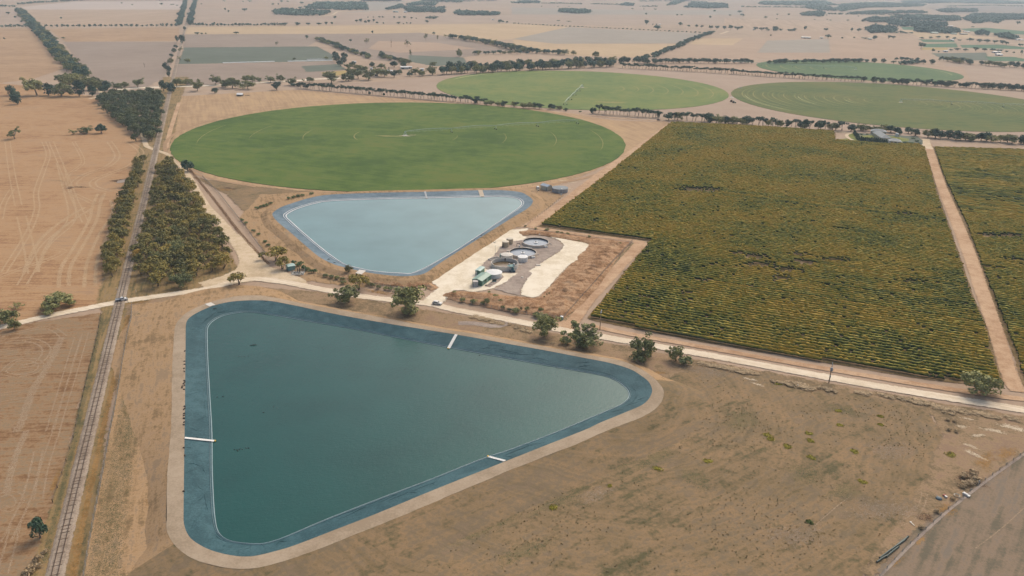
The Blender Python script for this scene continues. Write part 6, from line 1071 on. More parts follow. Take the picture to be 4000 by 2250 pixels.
for px, lab in (((870, 1072, 246.5, 240.5), 'long white plastic covered row at the edge of the slate paddock'), ((1124, 1298, 240.5, 236), 'second long white plastic covered row, nearer the farm belt'), ((1198, 1270, 233.5, 232), 'short thin white covered row behind the second one')):
    a, b = W(px[0], px[2]), W(px[1], px[3]); d = b - a; n = 20; o = thing('covered_row', lab, 'covered row', (a.x, a.y, -.2), math.atan2(d.y, d.x), 'white covered rows'); L = d.length; hw = 2.6 if px[0] != 1198 else 1.2
    part('cover', B['white'], o, lambda m: m.add([(L * i / n, y * hw, z * (1 + .1 * math.sin(i * 2.1))) for i in range(n + 1) for y, z in ((-1, 0), (-.7, .9), (0, 1.3), (.7, .9), (1, 0))], [(i * 5 + j, i * 5 + j + 1, (i + 1) * 5 + j + 1, (i + 1) * 5 + j) for i in range(n) for j in range(4)])); part('weight_strip', B['path'], o, lambda m: [m.box((L / 2, s * hw * 1.08, .1), (L, .4, .24)) for s in (-1, 1)])

# ------------------------------------------------------------------ centre pivot irrigators
def pivot(center, end, spans, label, L=None):
    a = W(*center); b = W(*end); d = b - a; tot = L or d.length; sp = tot / spans; o = thing('pivot_irrigator', label, 'irrigator', (a.x, a.y, .12), math.atan2(d.y, d.x), 'centre pivot irrigators'); H = 4.2
    part('pivot_tower', B['pivot'], o, lambda m: [m.tube([(x, y, 0), (x * .25, y * .25, H)], .14, 5) for x in (-1.6, 1.6) for y in (-1.6, 1.6)] + [m.tube([(0, 0, 0), (0, 0, H + .5)], .2, 6)]); part('pivot_pad', B['pale_concrete'], o, lambda m: m.box((0, 0, .12), (4.4, 4.4, .25)))
    for s in range(spans):
        x0, x1 = s * sp, (s + 1) * sp; arch = lambda f: H + 1.1 * math.sin(math.pi * f); n = 10
        sn = part('span', B['pivot'], o, lambda m: [m.tube([(x0 + (x1 - x0) * k / n, 0, arch(k / n)) for k in range(n + 1)], .25, 6)])
        part('truss', B['pivot'], sn, lambda m: [m.tube([(x0 + sp * .03, 0, arch(.03)), (x0 + sp * .15, y, arch(.15) - 1.1), (x0 + sp * .85, y, arch(.85) - 1.1), (x1 - sp * .03, 0, arch(.97))], .045, 4) for y in (-.7, .7)] + [m.tube([(x0 + sp * k / 8, y, arch(k / 8) - 1.15), (x0 + sp * k / 8, 0, arch(k / 8))], .04, 4) for k in range(1, 8) for y in (-.7, .7)])
        part('drop_hose', B['pivot'], sn, lambda m: [m.tube([(x0 + sp * k / 8, 0, arch(k / 8)), (x0 + sp * (k + .25) / 8, 0, 2.0), (x0 + sp * (k + .5) / 8, 0, arch((k + .5) / 8))], .035, 4) for k in range(1, 8)])
        tw = part('drive_tower', B['pivot'], o, lambda m: [m.tube([(x1 + .2 * q, y, .7), (x1, 0, H)], .09, 5) for y in (-2.0, 2.0) for q in (-1, 1)] + [m.tube([(x1, -2.2, .75), (x1, 2.2, .75)], .1, 5)])
        for y in (-2.1, 2.1): part('wheel', B['tyre'], tw, lambda m: m.tube([(x1 - .2, y, .62), (x1 + .2, y, .62)], .62, 12))
    part('overhang', B['pivot'], o, lambda m: m.tube([(tot, 0, H), (tot + 9, 0, H + .2)], .12, 6))
pivot((1583, 530), (2255, 484), 4, 'long pale green pivot irrigator with wheeled towers across the big near circle'); pivot((2275, 342), (2198, 419), 4, 'pivot irrigator pointing towards the windbreak in the pale green circle', 175); pivot((3519, 400), (3883, 417), 4, 'pivot irrigator reaching east across the ringed circle', 260); pivot((3342, 272), (3000, 256), 4, 'pivot irrigator in the north eastern green circle', 230)

# ------------------------------------------------------------------ vehicles
def wheels(o, xs, w, r=.37):
    for x in xs:
        for y in (-w, w):
            wh = part('wheel', B['tyre'], o, lambda m: m.tube([(x, y - .12, r), (x, y + .12, r)], r, 14)); part('rim', B['galv'], wh, lambda m: m.tube([(x, y + (.11 if y > 0 else -.15), r), (x, y + (.15 if y > 0 else -.11), r)], r * .58, 10))
p = W(1708, 1188); d = W(1724.5, 1189.5) - W(1692, 1185); o = thing('silver_car', 'silver white car parked on the verge by the yard entrance', 'car', (p.x, p.y, -.06), math.atan2(d.y, d.x))
part('body', B['white'], o, lambda m: m.prism([(-2.3, .35), (2.3, .32), (2.36, .7), (2.2, .92, .94), (1.1, 1.06, .96), (-2.3, 1.08, .96), (-2.36, .7)], 1.86)); part('cabin', B['white'], o, lambda m: m.prism([(-2.25, 1.06, .95), (1.1, 1.05, .95), (.3, 1.62, .8), (-.6, 1.72, .78), (-1.8, 1.66, .78)], 1.8)); part('side_window', B['glass'], o, lambda m: m.prism([(-1.9, 1.12, 1.0), (.75, 1.1, 1.0), (.2, 1.52, .87), (-1.6, 1.55, .85)], 1.76)); part('windscreen', B['glass'], o, lambda m: m.prism([(1.02, 1.12, .82), (.36, 1.6, .72), (.44, 1.62, .72), (1.14, 1.12, .82)], 1.8)); part('bumper', B['dark'], o, lambda m: [m.box((2.3, 0, .42), (.2, 1.7, .26)), m.box((-2.3, 0, .42), (.2, 1.7, .26)), m.box((0, 0, .32), (3.4, 1.88, .12))]); [part('headlight', B['galv'], o, lambda m: m.box((2.24, y, .78), (.16, .4, .16))) for y in (-.62, .62)]; wheels(o, (-1.42, 1.42), .82)
p = W(476, 1174); d = W(496, 1169.5) - W(452, 1177); o = thing('white_ute', 'white utility truck with flat grey tray on the rail crossing', 'ute', (p.x, p.y, -.04), math.atan2(d.y, d.x))
part('body', B['white'], o, lambda m: m.prism([(-.4, .4), (2.55, .4), (2.65, .75), (2.5, 1.08, .92), (1.2, 1.16, .95), (-.4, 1.16, .95)], 1.86)); part('cab', B['white'], o, lambda m: m.prism([(-.38, 1.14, .95), (1.2, 1.14, .95), (.62, 1.76, .8), (-.3, 1.78, .8)], 1.82)); part('side_window', B['glass'], o, lambda m: m.prism([(-.1, 1.2, 1.0), (.95, 1.2, 1.0), (.52, 1.64, .88), (-.1, 1.64, .88)], 1.78)); part('windscreen', B['glass'], o, lambda m: m.prism([(1.14, 1.2, .82), (.66, 1.72, .74), (.74, 1.74, .74), (1.26, 1.2, .82)], 1.82)); part('tray', B['galv'], o, lambda m: [m.box((-1.6, 0, .95), (2.3, 2.0, .12)), m.box((-1.6, 1.0, 1.1), (2.3, .05, .25)), m.box((-1.6, -1.0, 1.1), (2.3, .05, .25)), m.box((-.5, 0, 1.35), (.08, 1.9, .8))]); part('chassis', B['dark'], o, lambda m: [m.box((-.1, 0, .5), (5.0, .9, .22)), m.box((2.62, 0, .5), (.16, 1.8, .3))]); [part('headlight', B['galv'], o, lambda m: m.box((2.56, y, .86), (.16, .4, .18))) for y in (-.62, .62)]; wheels(o, (-1.5, 1.65), .84, .4)
zj = lambda *p: T((2780, 320), 14.31, *p)
p = W(*zj((1250, 1175))[0]); o = thing('tractor', 'dark green tractor with large tyres between the two circles', 'tractor', (p.x, p.y, -.2), -.5); part('bonnet', B['tractor'], o, lambda m: m.prism([(.2, .9), (2.6, .8), (2.6, 1.6), (.2, 1.9)], 1.2)); part('cab', B['navy'], o, lambda m: m.prism([(-1.4, 1.2), (.3, 1.2), (.2, 2.9, .9), (-1.3, 2.9, .9)], 1.7)); part('roof', B['tractor'], o, lambda m: m.box((-.55, 0, 3.0), (1.9, 1.8, .2)))
for x, r in ((-1.0, .95), (1.9, .62)):
    for y in (-1.1, 1.1): part('wheel', B['tyre'], o, lambda m: m.tube([(x, y - .28, r), (x, y + .28, r)], r, 14))
p = W(*zj((1100, 1110))[0]); o = thing('hose_reel', 'brown irrigation hose reel trailer behind the tractor', 'trailer', (p.x, p.y, -.2), -.5); part('reel', B['stain'], o, lambda m: m.tube([(0, -1.0, 1.5), (0, 1.0, 1.5)], 1.4, 18)); part('frame', B['red'], o, lambda m: [m.box((0, 1.2, .6), (4.2, .2, .3)), m.box((0, -1.2, .6), (4.2, .2, .3)), m.tube([(2, 0, .6), (4.6, 0, .6)], .12, 5)]); [part('wheel', B['tyre'], o, lambda m: m.tube([(x, s * 1.5 - .2, .55), (x, s * 1.5 + .2, .55)], .55, 12)) for x in (-.8, .8) for s in (-1, 1)]
p = W(*zj((1130, 870))[0]); o = thing('limestone_heap', 'small white limestone heap where the circles meet', 'heap', (p.x, p.y, -.2)); part('heap', B['pale_concrete'], o, lambda m: m.lathe([(2.4, 0), (2.0, .5), (1.2, .9), (.5, 1.3), (.02, 1.4)], 14)); part('spill', B['cream'], o, lambda m: m.lathe([(2.9, 0), (2.4, .18), (.02, .2)], 14))
p = W(*zj((1600, 350))[0]); o = thing('water_trough', 'long white trough at the rim of the ringed circle', 'trough', (p.x, p.y, -.2), .1); part('trough', B['white'], o, lambda m: m.box((0, 0, .5), (6, 1.4, .9), 0, .9)); part('liquid', B['grey_water'], o, lambda m: m.box((0, 0, .96), (5.0, .9, .02)))
p = W(2573, 470); o = thing('scrap_car', 'rust brown wreck beside the end of the short windbreak', 'wreck', (p.x, p.y, -.15), .2); part('body', B['stain'], o, lambda m: m.prism([(-2.2, .3), (2.2, .3), (2.1, .9), (1.0, 1.0), (.6, 1.5, .8), (-1.2, 1.5, .8), (-2.1, 1.0)], 1.8)); part('bonnet', B['red'], o, lambda m: m.box((1.6, 0, 1.0), (.9, 1.5, .06)))
q = W(*zh((1375, 520))[0]); o = thing('white_car', 'white car parked beside the house hedge', 'car', (q.x, q.y, -.03), .1); part('body', B['white'], o, lambda m: m.prism([(-2.3, .35), (2.3, .35), (2.3, .85), (1.2, 1.0), (.5, 1.6, .8), (-1.3, 1.65, .8), (-2.2, 1.0)], 1.85)); part('side_window', B['glass'], o, lambda m: m.prism([(-1.4, 1.05, 1.0), (.8, 1.05, 1.0), (.4, 1.5, .9), (-1.2, 1.52, .9)], 1.75)); wheels(o, (-1.4, 1.4), .82)

# ------------------------------------------------------------------ power poles and wires
def power(u, v, hp_, lean, label, tx):
    p = W(u, v); h = hgt(p, hp_); o = thing('power_pole', label, 'power pole', (p.x, p.y, -.12), A_ROW + R(90), 'power poles'); top = (lean * h, 0, h)
    part('pole', B['timber'], o, lambda m: m.tube([(0, 0, 0), (top[0] * .5, 0, h * .5), top], [.24, .2, .15], 8)); ca = part('crossarm', B['galv'], o, lambda m: [m.box((top[0] * .96, 0, h * .96), (2.4, .2, .2)), m.box((top[0] * .9, 0, h * .9), (1.7, .2, .18))])
    part('insulator', B['white'], ca, lambda m: [m.lathe([(.1, h * .97), (.16, h * .97 + .2), (.06, h * .97 + .45)], 8, (top[0] * .96 + x, 0, 0)) for x in (-1.0, 0, 1.0)])
    if tx: part('transformer', B['galv'], o, lambda m: m.lathe([(.02, h * .64), (.55, h * .66), (.55, h * .8), (.3, h * .83), (.02, h * .83)], 14, (lean * h * .7 - .75, 0, 0))); part('meter_box', B['steel'], o, lambda m: m.box((-.35, 0, h * .36), (.4, .5, .9)))
    else: part('switch_gear', B['white'], o, lambda m: [m.box((top[0] - .2, 0, h * .93), (.9, .5, .5)), m.box((top[0] + .5, 0, h), (.5, .3, .3))])
    return p, h
pa, ha = power(2343, 1288, 74, .02, 'timber power pole with white switch gear at the vineyard corner', False); pb, hb = power(3238, 1494, 74, .06, 'leaning power pole with grey transformer drum beside the gravel road', True)
wd_ = (pb - pa); pc = pb + wd_ * 1.1; o = thing('power_line', 'thin wires strung between the two power poles', 'power line', (pa.x, pa.y, 0)); un = Vector((-wd_.y, wd_.x, 0)).normalized()
for q in (-1.0, 0, 1.0):
    part('wire', B['wire'], o, lambda m: m.tube([Vector((0, 0, 0)) + wd_ * (k / 16) + un * q + Vector((0, 0, (ha + (hb - ha) * k / 16) * .99 - 2.2 * 4 * (k / 16) * (1 - k / 16))) for k in range(17)], .035, 4))

# ------------------------------------------------------------------ fences
def fence(px, step, h, label, link=True, post='galv', wires=3, z0=-.15, w=.05, world=None):
    P = world or WP(px); A = resample(P, step, False); b = A[0]; o = thing('wire_fence' if not link else 'chain_link_fence', label, 'fence', (b[0], b[1], z0))
    pm = MB().tube([(0, 0, 0), (0, 0, h)], w, 5); pme = mesh('post', pm.v, pm.f, B[post])
    for a in A[:300]: obj('post', pme, o, (a[0] - b[0], a[1] - b[1], 0))
    q = [(a[0] - b[0], a[1] - b[1]) for a in A]; n = len(q)
    if link: obj('mesh', mesh('mesh', [(x, y, .05) for x, y in q] + [(x, y, h - .05) for x, y in q], [(i, i + 1, i + 1 + n, i + n) for i in range(n - 1)], M_LINK), o)
    part('wire', B['wire'], o, lambda m: [m.tube([(x, y, h * (k + .9) / wires) for x, y in q], .02, 3) for k in range(wires)])
    return o
fence([(516, 1192), (514, 1240), (500, 1300), (482, 1400), (466, 1500), (448, 1600), (428, 1700), (402, 1850), (372, 2000), (345, 2150), (322, 2290)], 4.0, 2.0, 'chain link fence between the railway grass and the teal reservoir bank', w=.06)
fence([(395, 1230), (378, 1320), (350, 1440), (325, 1540), (292, 1690), (250, 1830), (205, 1960)], 7.0, 1.2, 'rusty post and wire fence along the red ploughed field', False, 'stain', 3, w=.09)
fence([(2470, 944), (2380, 1040), (2310, 1122), (2240, 1200), (2198, 1246), (2120, 1242), (1960, 1212), (1830, 1186), (1740, 1168)], 3.6, 2.0, 'chain link fence along the dark ditch round the treatment yard')
fence([(1640, 1138), (1560, 1128), (1440, 1112), (1330, 1096), (1240, 1075)], 4, 1.8, 'chain link fence at the toe of the pale reservoir bank'); fence([(1052, 1008), (1010, 960), (960, 890), (905, 820), (850, 750), (790, 690)], 4, 1.6, 'chain link fence beside the ditch along the limestone road')
fence([(3405, 2290), (3490, 2190), (3570, 2110), (3690, 2000), (3790, 1920), (3870, 1860), (4060, 1725)], 5, 1.2, 'grey post and wire fence with weeds across the field corner', False, 'steel', 4, w=.09)
fence([(2052, 884), (2100, 848), (2160, 800), (2198, 768), (2120, 754), (2075, 750)], 4.5, 1.4, 'post and wire fence round the galvanised tank yard', False, 'stain', 3)
fence([(1990, 738), (2060, 730), (2105, 722), (2180, 700)], 5, 1.4, 'short post fence between the big circle and the cream shed', False, 'stain', 2)
ribbon('weedy_fence_line', [(3400, 2290), (3490, 2196), (3570, 2116), (3690, 2006), (3790, 1926), (3870, 1866), (4060, 1731)], 1.0, G['gravel'], -.1); ribbon('ditch', [(2474, 948), (2384, 1046), (2314, 1128), (2244, 1206), (2202, 1252)], 2.2, G['olive'], -.09)
p = W(501, 1182); o = thing('crossing_post', 'thin dark signal post beside the rail crossing', 'post', (p.x, p.y, -.1)); part('post', B['dark'], o, lambda m: m.tube([(0, 0, 0), (-.3, 0, 3.0)], .08, 5)); part('sign', B['galv'], o, lambda m: m.box((-.3, -.05, 2.8), (.5, .06, .4)))
for u, v in ((441, 1221), (455, 1131), (532, 1140)):
    p = W(u, v); o = thing('marker_post', 'short pale marker post near the rail crossing', 'post', (p.x, p.y, -.1), 0, 'rail marker posts'); part('post', B['cream'], o, lambda m: m.box((0, 0, .55), (.18, .18, 1.1))); part('cap', B['white'], o, lambda m: m.box((0, 0, 1.13), (.22, .22, .08)))

# ------------------------------------------------------------------ things on the reservoirs
def ramp_mat(a, b, za, zb, wid, label, mat='mat', name='escape_mat'):
    A_, B_ = W(*a, za), W(*b, zb); d = B_ - A_; o = thing(name, label, 'mat', tuple(A_), math.atan2(d.y, d.x), 'mats on the reservoir liner'); L = math.hypot(d.x, d.y)
    part('sheet', B[mat], o, lambda m: m.add([(0, -wid / 2, .14), (L, -wid / 2, d.z + .14), (L, wid / 2, d.z + .14), (0, wid / 2, .14), (0, -wid / 2, .26), (L, -wid / 2, d.z + .26), (L, wid / 2, d.z + .26), (0, wid / 2, .26)], [(3, 2, 1, 0), (4, 5, 6, 7), (0, 1, 5, 4), (1, 2, 6, 5), (2, 3, 7, 6), (3, 0, 4, 7)]))
    part('rung', B['white'], o, lambda m: [m.box((L * k / 7, 0, d.z * k / 7 + .28), (.1, wid * .9, .06)) for k in range(1, 7)]); part('float', B['yellow' if mat == 'mat' else 'concrete'], o, lambda m: m.box((L + .2, 0, d.z + .22), (.5, wid * .7, .3)))
ramp_mat((1782, 1308), (1752, 1362), ZC, ZW, 1.3, 'white escape mat on the road side of the teal reservoir'); ramp_mat((722, 1712), (838, 1724), ZC, ZW, 1.0, 'white escape mat on the railway side of the teal reservoir'); ramp_mat((1972, 1802), (1908, 1785), ZC, ZW, 1.0, 'white escape mat on the pasture side of the teal reservoir')
ramp_mat((1876, 743), (1884, 769), 1.3, .15, 3.2, 'beige access ramp on the far rim of the pale reservoir', 'path', 'access_ramp'); ramp_mat((1660, 749), (1667, 776), 1.3, .15, 1.3, 'narrow grey ramp on the far rim of the pale reservoir', 'galv', 'access_ramp')
for (a, b, c, d_), lab in ((((800, 1189), (824, 1182), (841, 1192), (818, 1198)), 'pale concrete slab at the north corner of the teal reservoir'), (((1388, 1068), (1404, 1054), (1430, 1058), (1412, 1073)), 'pale concrete slab at the lower corner of the pale reservoir')):
    zs_ = ZC if a[1] > 1100 else 1.3; Q = WP((a, b, c, d_), zs_); cc = sum(Q, Vector()) / 4; o = thing('boat_ramp_slab', lab, 'slab', (cc.x, cc.y, zs_)); part('slab', B['pale_concrete'], o, lambda m: m.add([(q.x - cc.x, q.y - cc.y, z) for z in (-.05, .2) for q in Q], [(0, 1, 2, 3), (7, 6, 5, 4), (0, 1, 5, 4), (1, 2, 6, 5), (2, 3, 7, 6), (3, 0, 4, 7)])); part('joint', B['concrete'], o, lambda m: m.box((0, 0, .21), (.08, 1.6, .03), .4))
for u, v, lab in ((1042, 1144, 'upper white concrete ring on the gravel beside the teal reservoir'), (1029, 1158, 'lower white concrete ring on the gravel beside the teal reservoir')):
    p = W(u, v, .8); o = thing('concrete_ring', lab, 'ring', (p.x, p.y, .2)); part('ring', B['pale_concrete'], o, lambda m: m.lathe([(1.25, 0), (1.25, .45), (.75, .45), (.75, 0)], 24)); part('fill', B['path'], o, lambda m: m.disc(.76, .3, 20))
p = W(710, 1190); o = thing('white_boulder', 'white limestone boulder near the north corner of the teal reservoir', 'boulder', (p.x, p.y, .0)); part('rock', B['white'], o, lambda m: m.add([(math.cos(a) * r_ * random.uniform(.8, 1.2), math.sin(a) * r_ * .7 * random.uniform(.8, 1.2), z) for r_, z in ((1.1, 0), (1.2, .4), (.6, .8)) for a in [i * math.pi / 4 for i in range(8)]], [(r_ * 8 + i, r_ * 8 + (i + 1) % 8, (r_ + 1) * 8 + (i + 1) % 8, (r_ + 1) * 8 + i) for r_ in range(2) for i in range(8)] + [tuple(range(16, 24))])); part('chip', B['cream'], o, lambda m: m.box((1.3, .2, .15), (.5, .4, .3), .5))
sb = MB().add([(x * q, y * q, z) for z, q in ((0, 1), (.2, 1.1), (.36, .7)) for x, y in ((-.3, -.2), (.3, -.2), (.36, 0), (.3, .2), (-.3, .2), (-.36, 0))], [(r_ * 6 + i, r_ * 6 + (i + 1) % 6, (r_ + 1) * 6 + (i + 1) % 6, (r_ + 1) * 6 + i) for r_ in range(2) for i in range(6)] + [(12, 13, 14, 15, 16, 17)]); sbm = mesh('sandbag', sb.v, sb.f, B['stain'])
for v in (1372, 1412, 1424, 1440, 1452, 1488, 1494, 1500, 1506, 1510, 1516, 1522, 1588, 1596, 1600, 1616, 1624, 1634, 1636, 1650, 1660, 1750, 1780, 1920):
    p = W(719 + random.uniform(-2, 3) - (7 if v in (1510, 1516) else 0), v, ZC); tag(obj('sandbag', sbm, None, (p.x, p.y, ZC + .02), random.uniform(0, 3)), 'small dark sandbag on the railway side rim of the teal reservoir', 'sandbag', 'sandbags on the rim')
dk = MB().tube([(-.22, 0, .06), (-.1, 0, .12), (.1, 0, .13), (.24, 0, .1), (.34, 0, .16)], [.03, .12, .13, .08, .02], 6).tube([(.22, 0, .14), (.27, 0, .28), (.36, 0, .3), (.44, 0, .28)], [.05, .05, .06, .02], 6); dkm = mesh('duck', dk.v, dk.f, B['dark'])
for u, v in [(915, 1757), (927, 1758), (930, 1762), (936, 1755), (946, 1756), (962, 1752), (972, 1751), (932, 1394), (946, 1395), (957, 1393), (970, 1392), (1262, 1362), (1068, 1590), (1082, 1594), (1030, 1612), (1874, 1388), (2176, 1438), (848, 1552), (870, 1550)]:
    p = W(u, v, ZW); tag(obj('duck', dkm, None, (p.x, p.y, ZW - .02), random.uniform(0, 6)), 'small dark duck floating on the teal reservoir', 'duck', 'ducks on the teal reservoir')
for u, v, L, lab in ((990, 1349, 3.0, 'dark waterlogged branch floating in the teal reservoir'), (840, 1206, 2.0, 'dark twisted pipe lying on the liner at the north corner'), (1040, 1179, 2.6, 'dark hose end on the liner below the concrete rings')):
    zz_ = ZW + .02 if v > 1300 else ZC - .3; p = W(u, v, zz_); o = thing('dark_branch', lab, 'branch', (p.x, p.y, zz_), .3); part('limb', B['dark'], o, lambda m: m.tube([(-L / 2, 0, .05), (0, .15, .2), (L / 2, .05, .1)], [.1, .16, .06], 6)); part('twig', B['dark'], o, lambda m: m.tube([(0, .1, .15), (.4, .6, .3)], [.08, .03], 5))
for u, v in ((1282, 1014), (1305, 1028)):
    p = W(u, v, .8); o = thing('liner_float', 'dark float lying on the blue liner near the pump hut', 'float', (p.x, p.y, .8), .3, 'floats near the pump hut'); part('float', B['dark'], o, lambda m: m.tube([(-.8, 0, .15), (0, 0, .25), (.8, 0, .2)], [.08, .2, .1], 6)); part('cord', B['dark'], o, lambda m: m.tube([(.7, 0, .2), (1.2, .2, .2)], .06, 4))
# creases in the near liner
def crease(pts_f, r_=.16):                      # (fraction round the rim, fraction down the slope)
    V = []; n = len(n_rim)
    for a, f in pts_f:
        x = (a % 1) * n; i = int(x) % n; j = (i + 1) % n; q = x - int(x); A_ = n_rim[i] * (1 - q) + n_rim[j] * q; B_ = n_wat[i] * (1 - q) + n_wat[j] * q; p = A_ * (1 - f) + B_ * f; V.append(Vector((p[0], p[1], p[2] + .05)))
    return V
cm_ = MB()
for k in range(54):
    a = random.random(); f0 = random.uniform(.05, .6); L = random.uniform(.15, .55); sk = random.gauss(0, .006); pts = [(a + sk * q + random.gauss(0, .0006), min(.96, f0 + L * q)) for q in (0, .35, .7, 1)]
    cm_.tube(crease(pts), [.01, random.uniform(.03, .07), random.uniform(.03, .06), .01], 5)
for k in range(26):
    a = random.random(); f0 = random.uniform(.55, .9); pts = [(a + q * random.uniform(.01, .03), min(.96, f0 + random.gauss(0, .05))) for q in (0, .3, .6, 1)]; pts.sort(); cm_.tube(crease(pts), [.01, .05, .05, .01], 5)
lin = [o for o in bpy.data.objects if o.name.startswith('reservoir_liner')][0]; cr = cm_.build('crease', near_m['liner'], lin, smooth=True)

# ------------------------------------------------------------------ weeds, litter and pipes on the pasture
M_WEED = leafmat('yellow_weed', [C(132, 124, 44, 1.7), C(158, 148, 54, 1.7), C(172, 158, 70, 1.7)], wi=.6, wo_=.2, wn=.2); M_WEEDG = leafmat('green_weed', [C(84, 96, 50, 1.6), C(100, 112, 56, 1.6)], wi=.6, wo_=.2, wn=.2)
for u, v, r_, m, lab in ((2698, 1621, 2.3, M_WEED, None), (2570, 1829, 2.5, M_WEED, None), (2765, 1800, 2.4, M_WEED, None), (2160, 1980, 2.0, M_WEED, None), (3000, 1700, 2.6, M_WEED, None), (3010, 1716, 2.2, M_WEED, None), (3074, 1742, 2.4, M_WEED, None), (3160, 1692, 2.0, M_WEED, None), (3168, 1722, 2.2, M_WEED, None), (3170, 1786, 2.3, M_WEED, None), (3340, 1764, 2.4, M_WEED, None), (3368, 1878, 2.3, M_WEED, None), (3712, 1774, 2.8, M_WEED, None), (3162, 2040, 1.9, M_WEEDG, 'round dark green weed patch alone in the lower pasture'), (2380, 1896, 1.2, M_WEED, None), (3280, 1660, 1.8, M_WEED, None), (3440, 1625, 1.8, M_WEED, None), (3440, 1658, 1.6, M_WEED, None), (3276, 1605, 2.0, M_WEED, None), (3042, 1496, 3.0, M_WEED, 'yellow green weed clump beside the grey mound at the roadside')):
    p = W(u, v); r = np.random.default_rng(int(u)); n = 8; a = r.uniform(0, 6.28, n); q = np.sqrt(r.uniform(0, 1, n)) * r_ * .42; lv = clumps(r, np.c_[np.cos(a) * q, np.sin(a) * q, np.full(n, .0)], np.full(n, r_ * .42), 40, .16, .22, .6)
    tag(obj('weed_patch', quads_mesh('weed_patch', lv, m), None, (p.x, p.y, -.1)), lab or 'round yellow weed patch on the grazed pasture', 'weeds', None if lab else 'yellow weed patches')
r = np.random.default_rng(5); Q = []
PA = [(p.x, p.y) for p in WP([(1100, 2230), (1500, 2020), (2100, 1760), (2560, 1600), (2640, 1480), (3000, 1480), (3560, 1590), (3660, 1700), (3600, 1900), (3360, 2180), (3200, 2240)])]; xs = [a[0] for a in PA]; ys = [a[1] for a in PA]
cen = [];
while len(cen) < 1100:
    q = (r.uniform(min(xs), max(xs)), r.uniform(min(ys), max(ys)))
    if inside(q, PA) and (r.random() < .25 or math.sin(q[0] * .09 + 1) + math.sin(q[1] * .11) > .5): cen.append((q[0], q[1], -.05))
tag(obj('grass_tufts', quads_mesh('grass_tufts', clumps(r, cen, r.uniform(.1, .26, len(cen)), 7, .12, .6, .4), leafmat('tuft_leaf', [C(96, 92, 58, 1.5), C(120, 106, 68, 1.5), C(140, 120, 80, 1.5)], wi=.6, wo_=0, wn=.4))), 'small dark tufts scattered over the grazed pasture', 'grass', None, 'stuff')
p = W(3095, 1502); o = thing('grey_mound', 'smooth grey spoil mound beside the roadside weeds', 'mound', (p.x, p.y, -.15), A_ROW); part('mound', G['gravel'], o, lambda m: m.lathe([(1.0, 0), (.9, .2), (.55, .42), (.02, .5)], 16)); o.scale = (4.2, 2.0, 2.2); part('stone', B['galv'], o, lambda m: m.box((.5, -.3, .3), (.12, .12, .1)))
zq = lambda *p: T((3500, 1900), 4.83, *p)
for k, (a, b, lab) in enumerate((((3436, 2180), (3538, 2108), 'long dark green pipe lying along the fence, longest of the stack'), ((3424, 2196), (3470, 2168), 'short dark green pipe at the end of the stack by the fence'), ((3462, 2176), (3510, 2136), 'dark green pipe resting in the middle of the stack'), ((3480, 2150), (3548, 2096), 'dark green pipe with bent end leaning to the fence'))):
    A_, B_ = W(*a), W(*b); d = B_ - A_; o = thing('steel_pipe', lab, 'pipe', (A_.x, A_.y, 0), math.atan2(d.y, d.x), 'pipe stack by the fence'); part('barrel', B['pipe'], o, lambda m: m.tube([(0, 0, .1), (d.length * .5, .08, .16), (d.length, 0, .12)], .22, 10)); part('flange', B['dark'], o, lambda m: [m.tube([(x, 0, .1), (x + .12, 0, .1)], .3, 10) for x in (0, d.length - .1)])
def litter(name, label, px, fn, cat, mat):
    p = W(*px); o = thing(name, label, cat, (p.x, p.y, -.1), random.uniform(0, 3)); fn(o)
litter('white_crate', 'bright white broken tub on the fence line', zq((1325, 165))[0], lambda o: (part('tub', B['white'], o, lambda m: m.prism([(-1.0, 0), (1.0, 0), (1.1, .6), (-1.1, .5)], .9)), part('lid', B['mat'], o, lambda m: m.box((.3, 0, .62), (1.4, .7, .08)))), 'tub', 0)
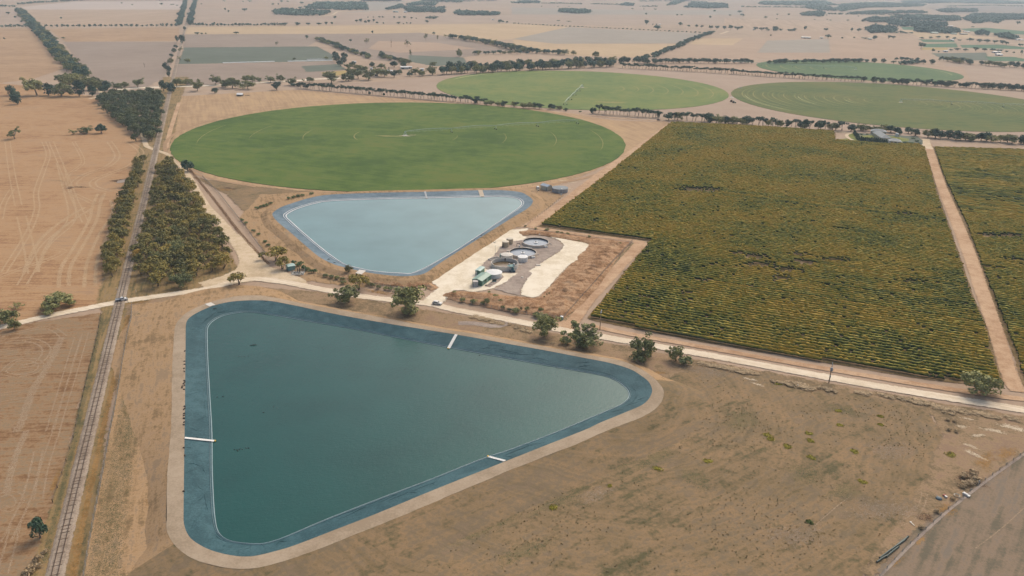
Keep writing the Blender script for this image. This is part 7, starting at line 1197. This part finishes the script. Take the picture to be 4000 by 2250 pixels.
litter('wire_coil', 'coil of pale wire lying in the orange grass', zq((1150, 172))[0], lambda o: (part('coil', B['cream'], o, lambda m: [m.tube([(math.cos(t * .5236) * (.75 + .08 * j), math.sin(t * .5236) * (.75 + .08 * j), .1 + .07 * j) for t in range(13)], .06, 5) for j in range(3)]), part('loose_end', B['cream'], o, lambda m: m.tube([(-.75, 0, .1), (-1.6, -.6, .1), (-2.2, -.9, .1)], .08, 5))), 'coil', 0)
litter('junk_pile', 'small red and white junk pile beside the wire coil', zq((930, 190))[0], lambda o: (part('box', B['white'], o, lambda m: m.box((-.3, 0, .25), (.7, .5, .5), .3)), part('scrap', B['red'], o, lambda m: [m.box((.4, .2, .2), (.8, .4, .4), .6), m.box((.7, -.3, .15), (.5, .5, .3))])), 'junk', 0)
litter('blue_tarp_heap', 'blue grey tarpaulin heap at the edge of the orange grass', zq((810, 225))[0], lambda o: (part('tarp', B['navy'], o, lambda m: m.lathe([(1.0, 0), (.85, .3), (.4, .5), (.02, .55)], 9)), part('pole', B['steel'], o, lambda m: m.tube([(-.5, 0, .2), (1.6, -.4, .2)], .08, 5))), 'tarpaulin', 0)
litter('blue_drum_heap', 'pale blue and white rubbish in the scorched brush', T((3000, 1680), K2, (2050, 490))[0], lambda o: (part('drum', B['navy'], o, lambda m: m.tube([(-.6, 0, .4), (.5, 0, .4)], .4, 10)), part('bag', B['white'], o, lambda m: m.box((-1.3, .3, .3), (.8, .6, .5), .4))), 'rubbish', 0)
litter('white_plank', 'white plank lying on the pasture track', zq((305, 700))[0], lambda o: (part('plank', B['cream'], o, lambda m: m.box((0, 0, .1), (2.0, .35, .1), .3)), part('nail_batten', B['white'], o, lambda m: m.box((.6, .2, .18), (.3, .5, .06), .3))), 'plank', 0)
# pond water
o_ = W(480, 706); blob('farm_pond', (484, 707), 5.5, 4.6, 'gravel', -.03, 0, n=24, fe=1.0)

# ------------------------------------------------------------------ air
hz, ht, hb_, ho = new_mat('haze_air'); ht.nodes.remove(hb_)
pv = nd(ht, 'ShaderNodeVolumePrincipled'); pv.inputs['Color'].default_value = (.74, .90, 1.0, 1); pv.inputs['Density'].default_value = 1.0e-4; pv.inputs['Anisotropy'].default_value = .0
ht.links.new(pv.outputs[0], ho.inputs['Volume'])
hm = MB().box((0, 19500, 80), (60400, 45400, 163)); tag(hm.build('haze', hz), 'thin pale haze over the whole plain', 'haze', None, 'stuff')
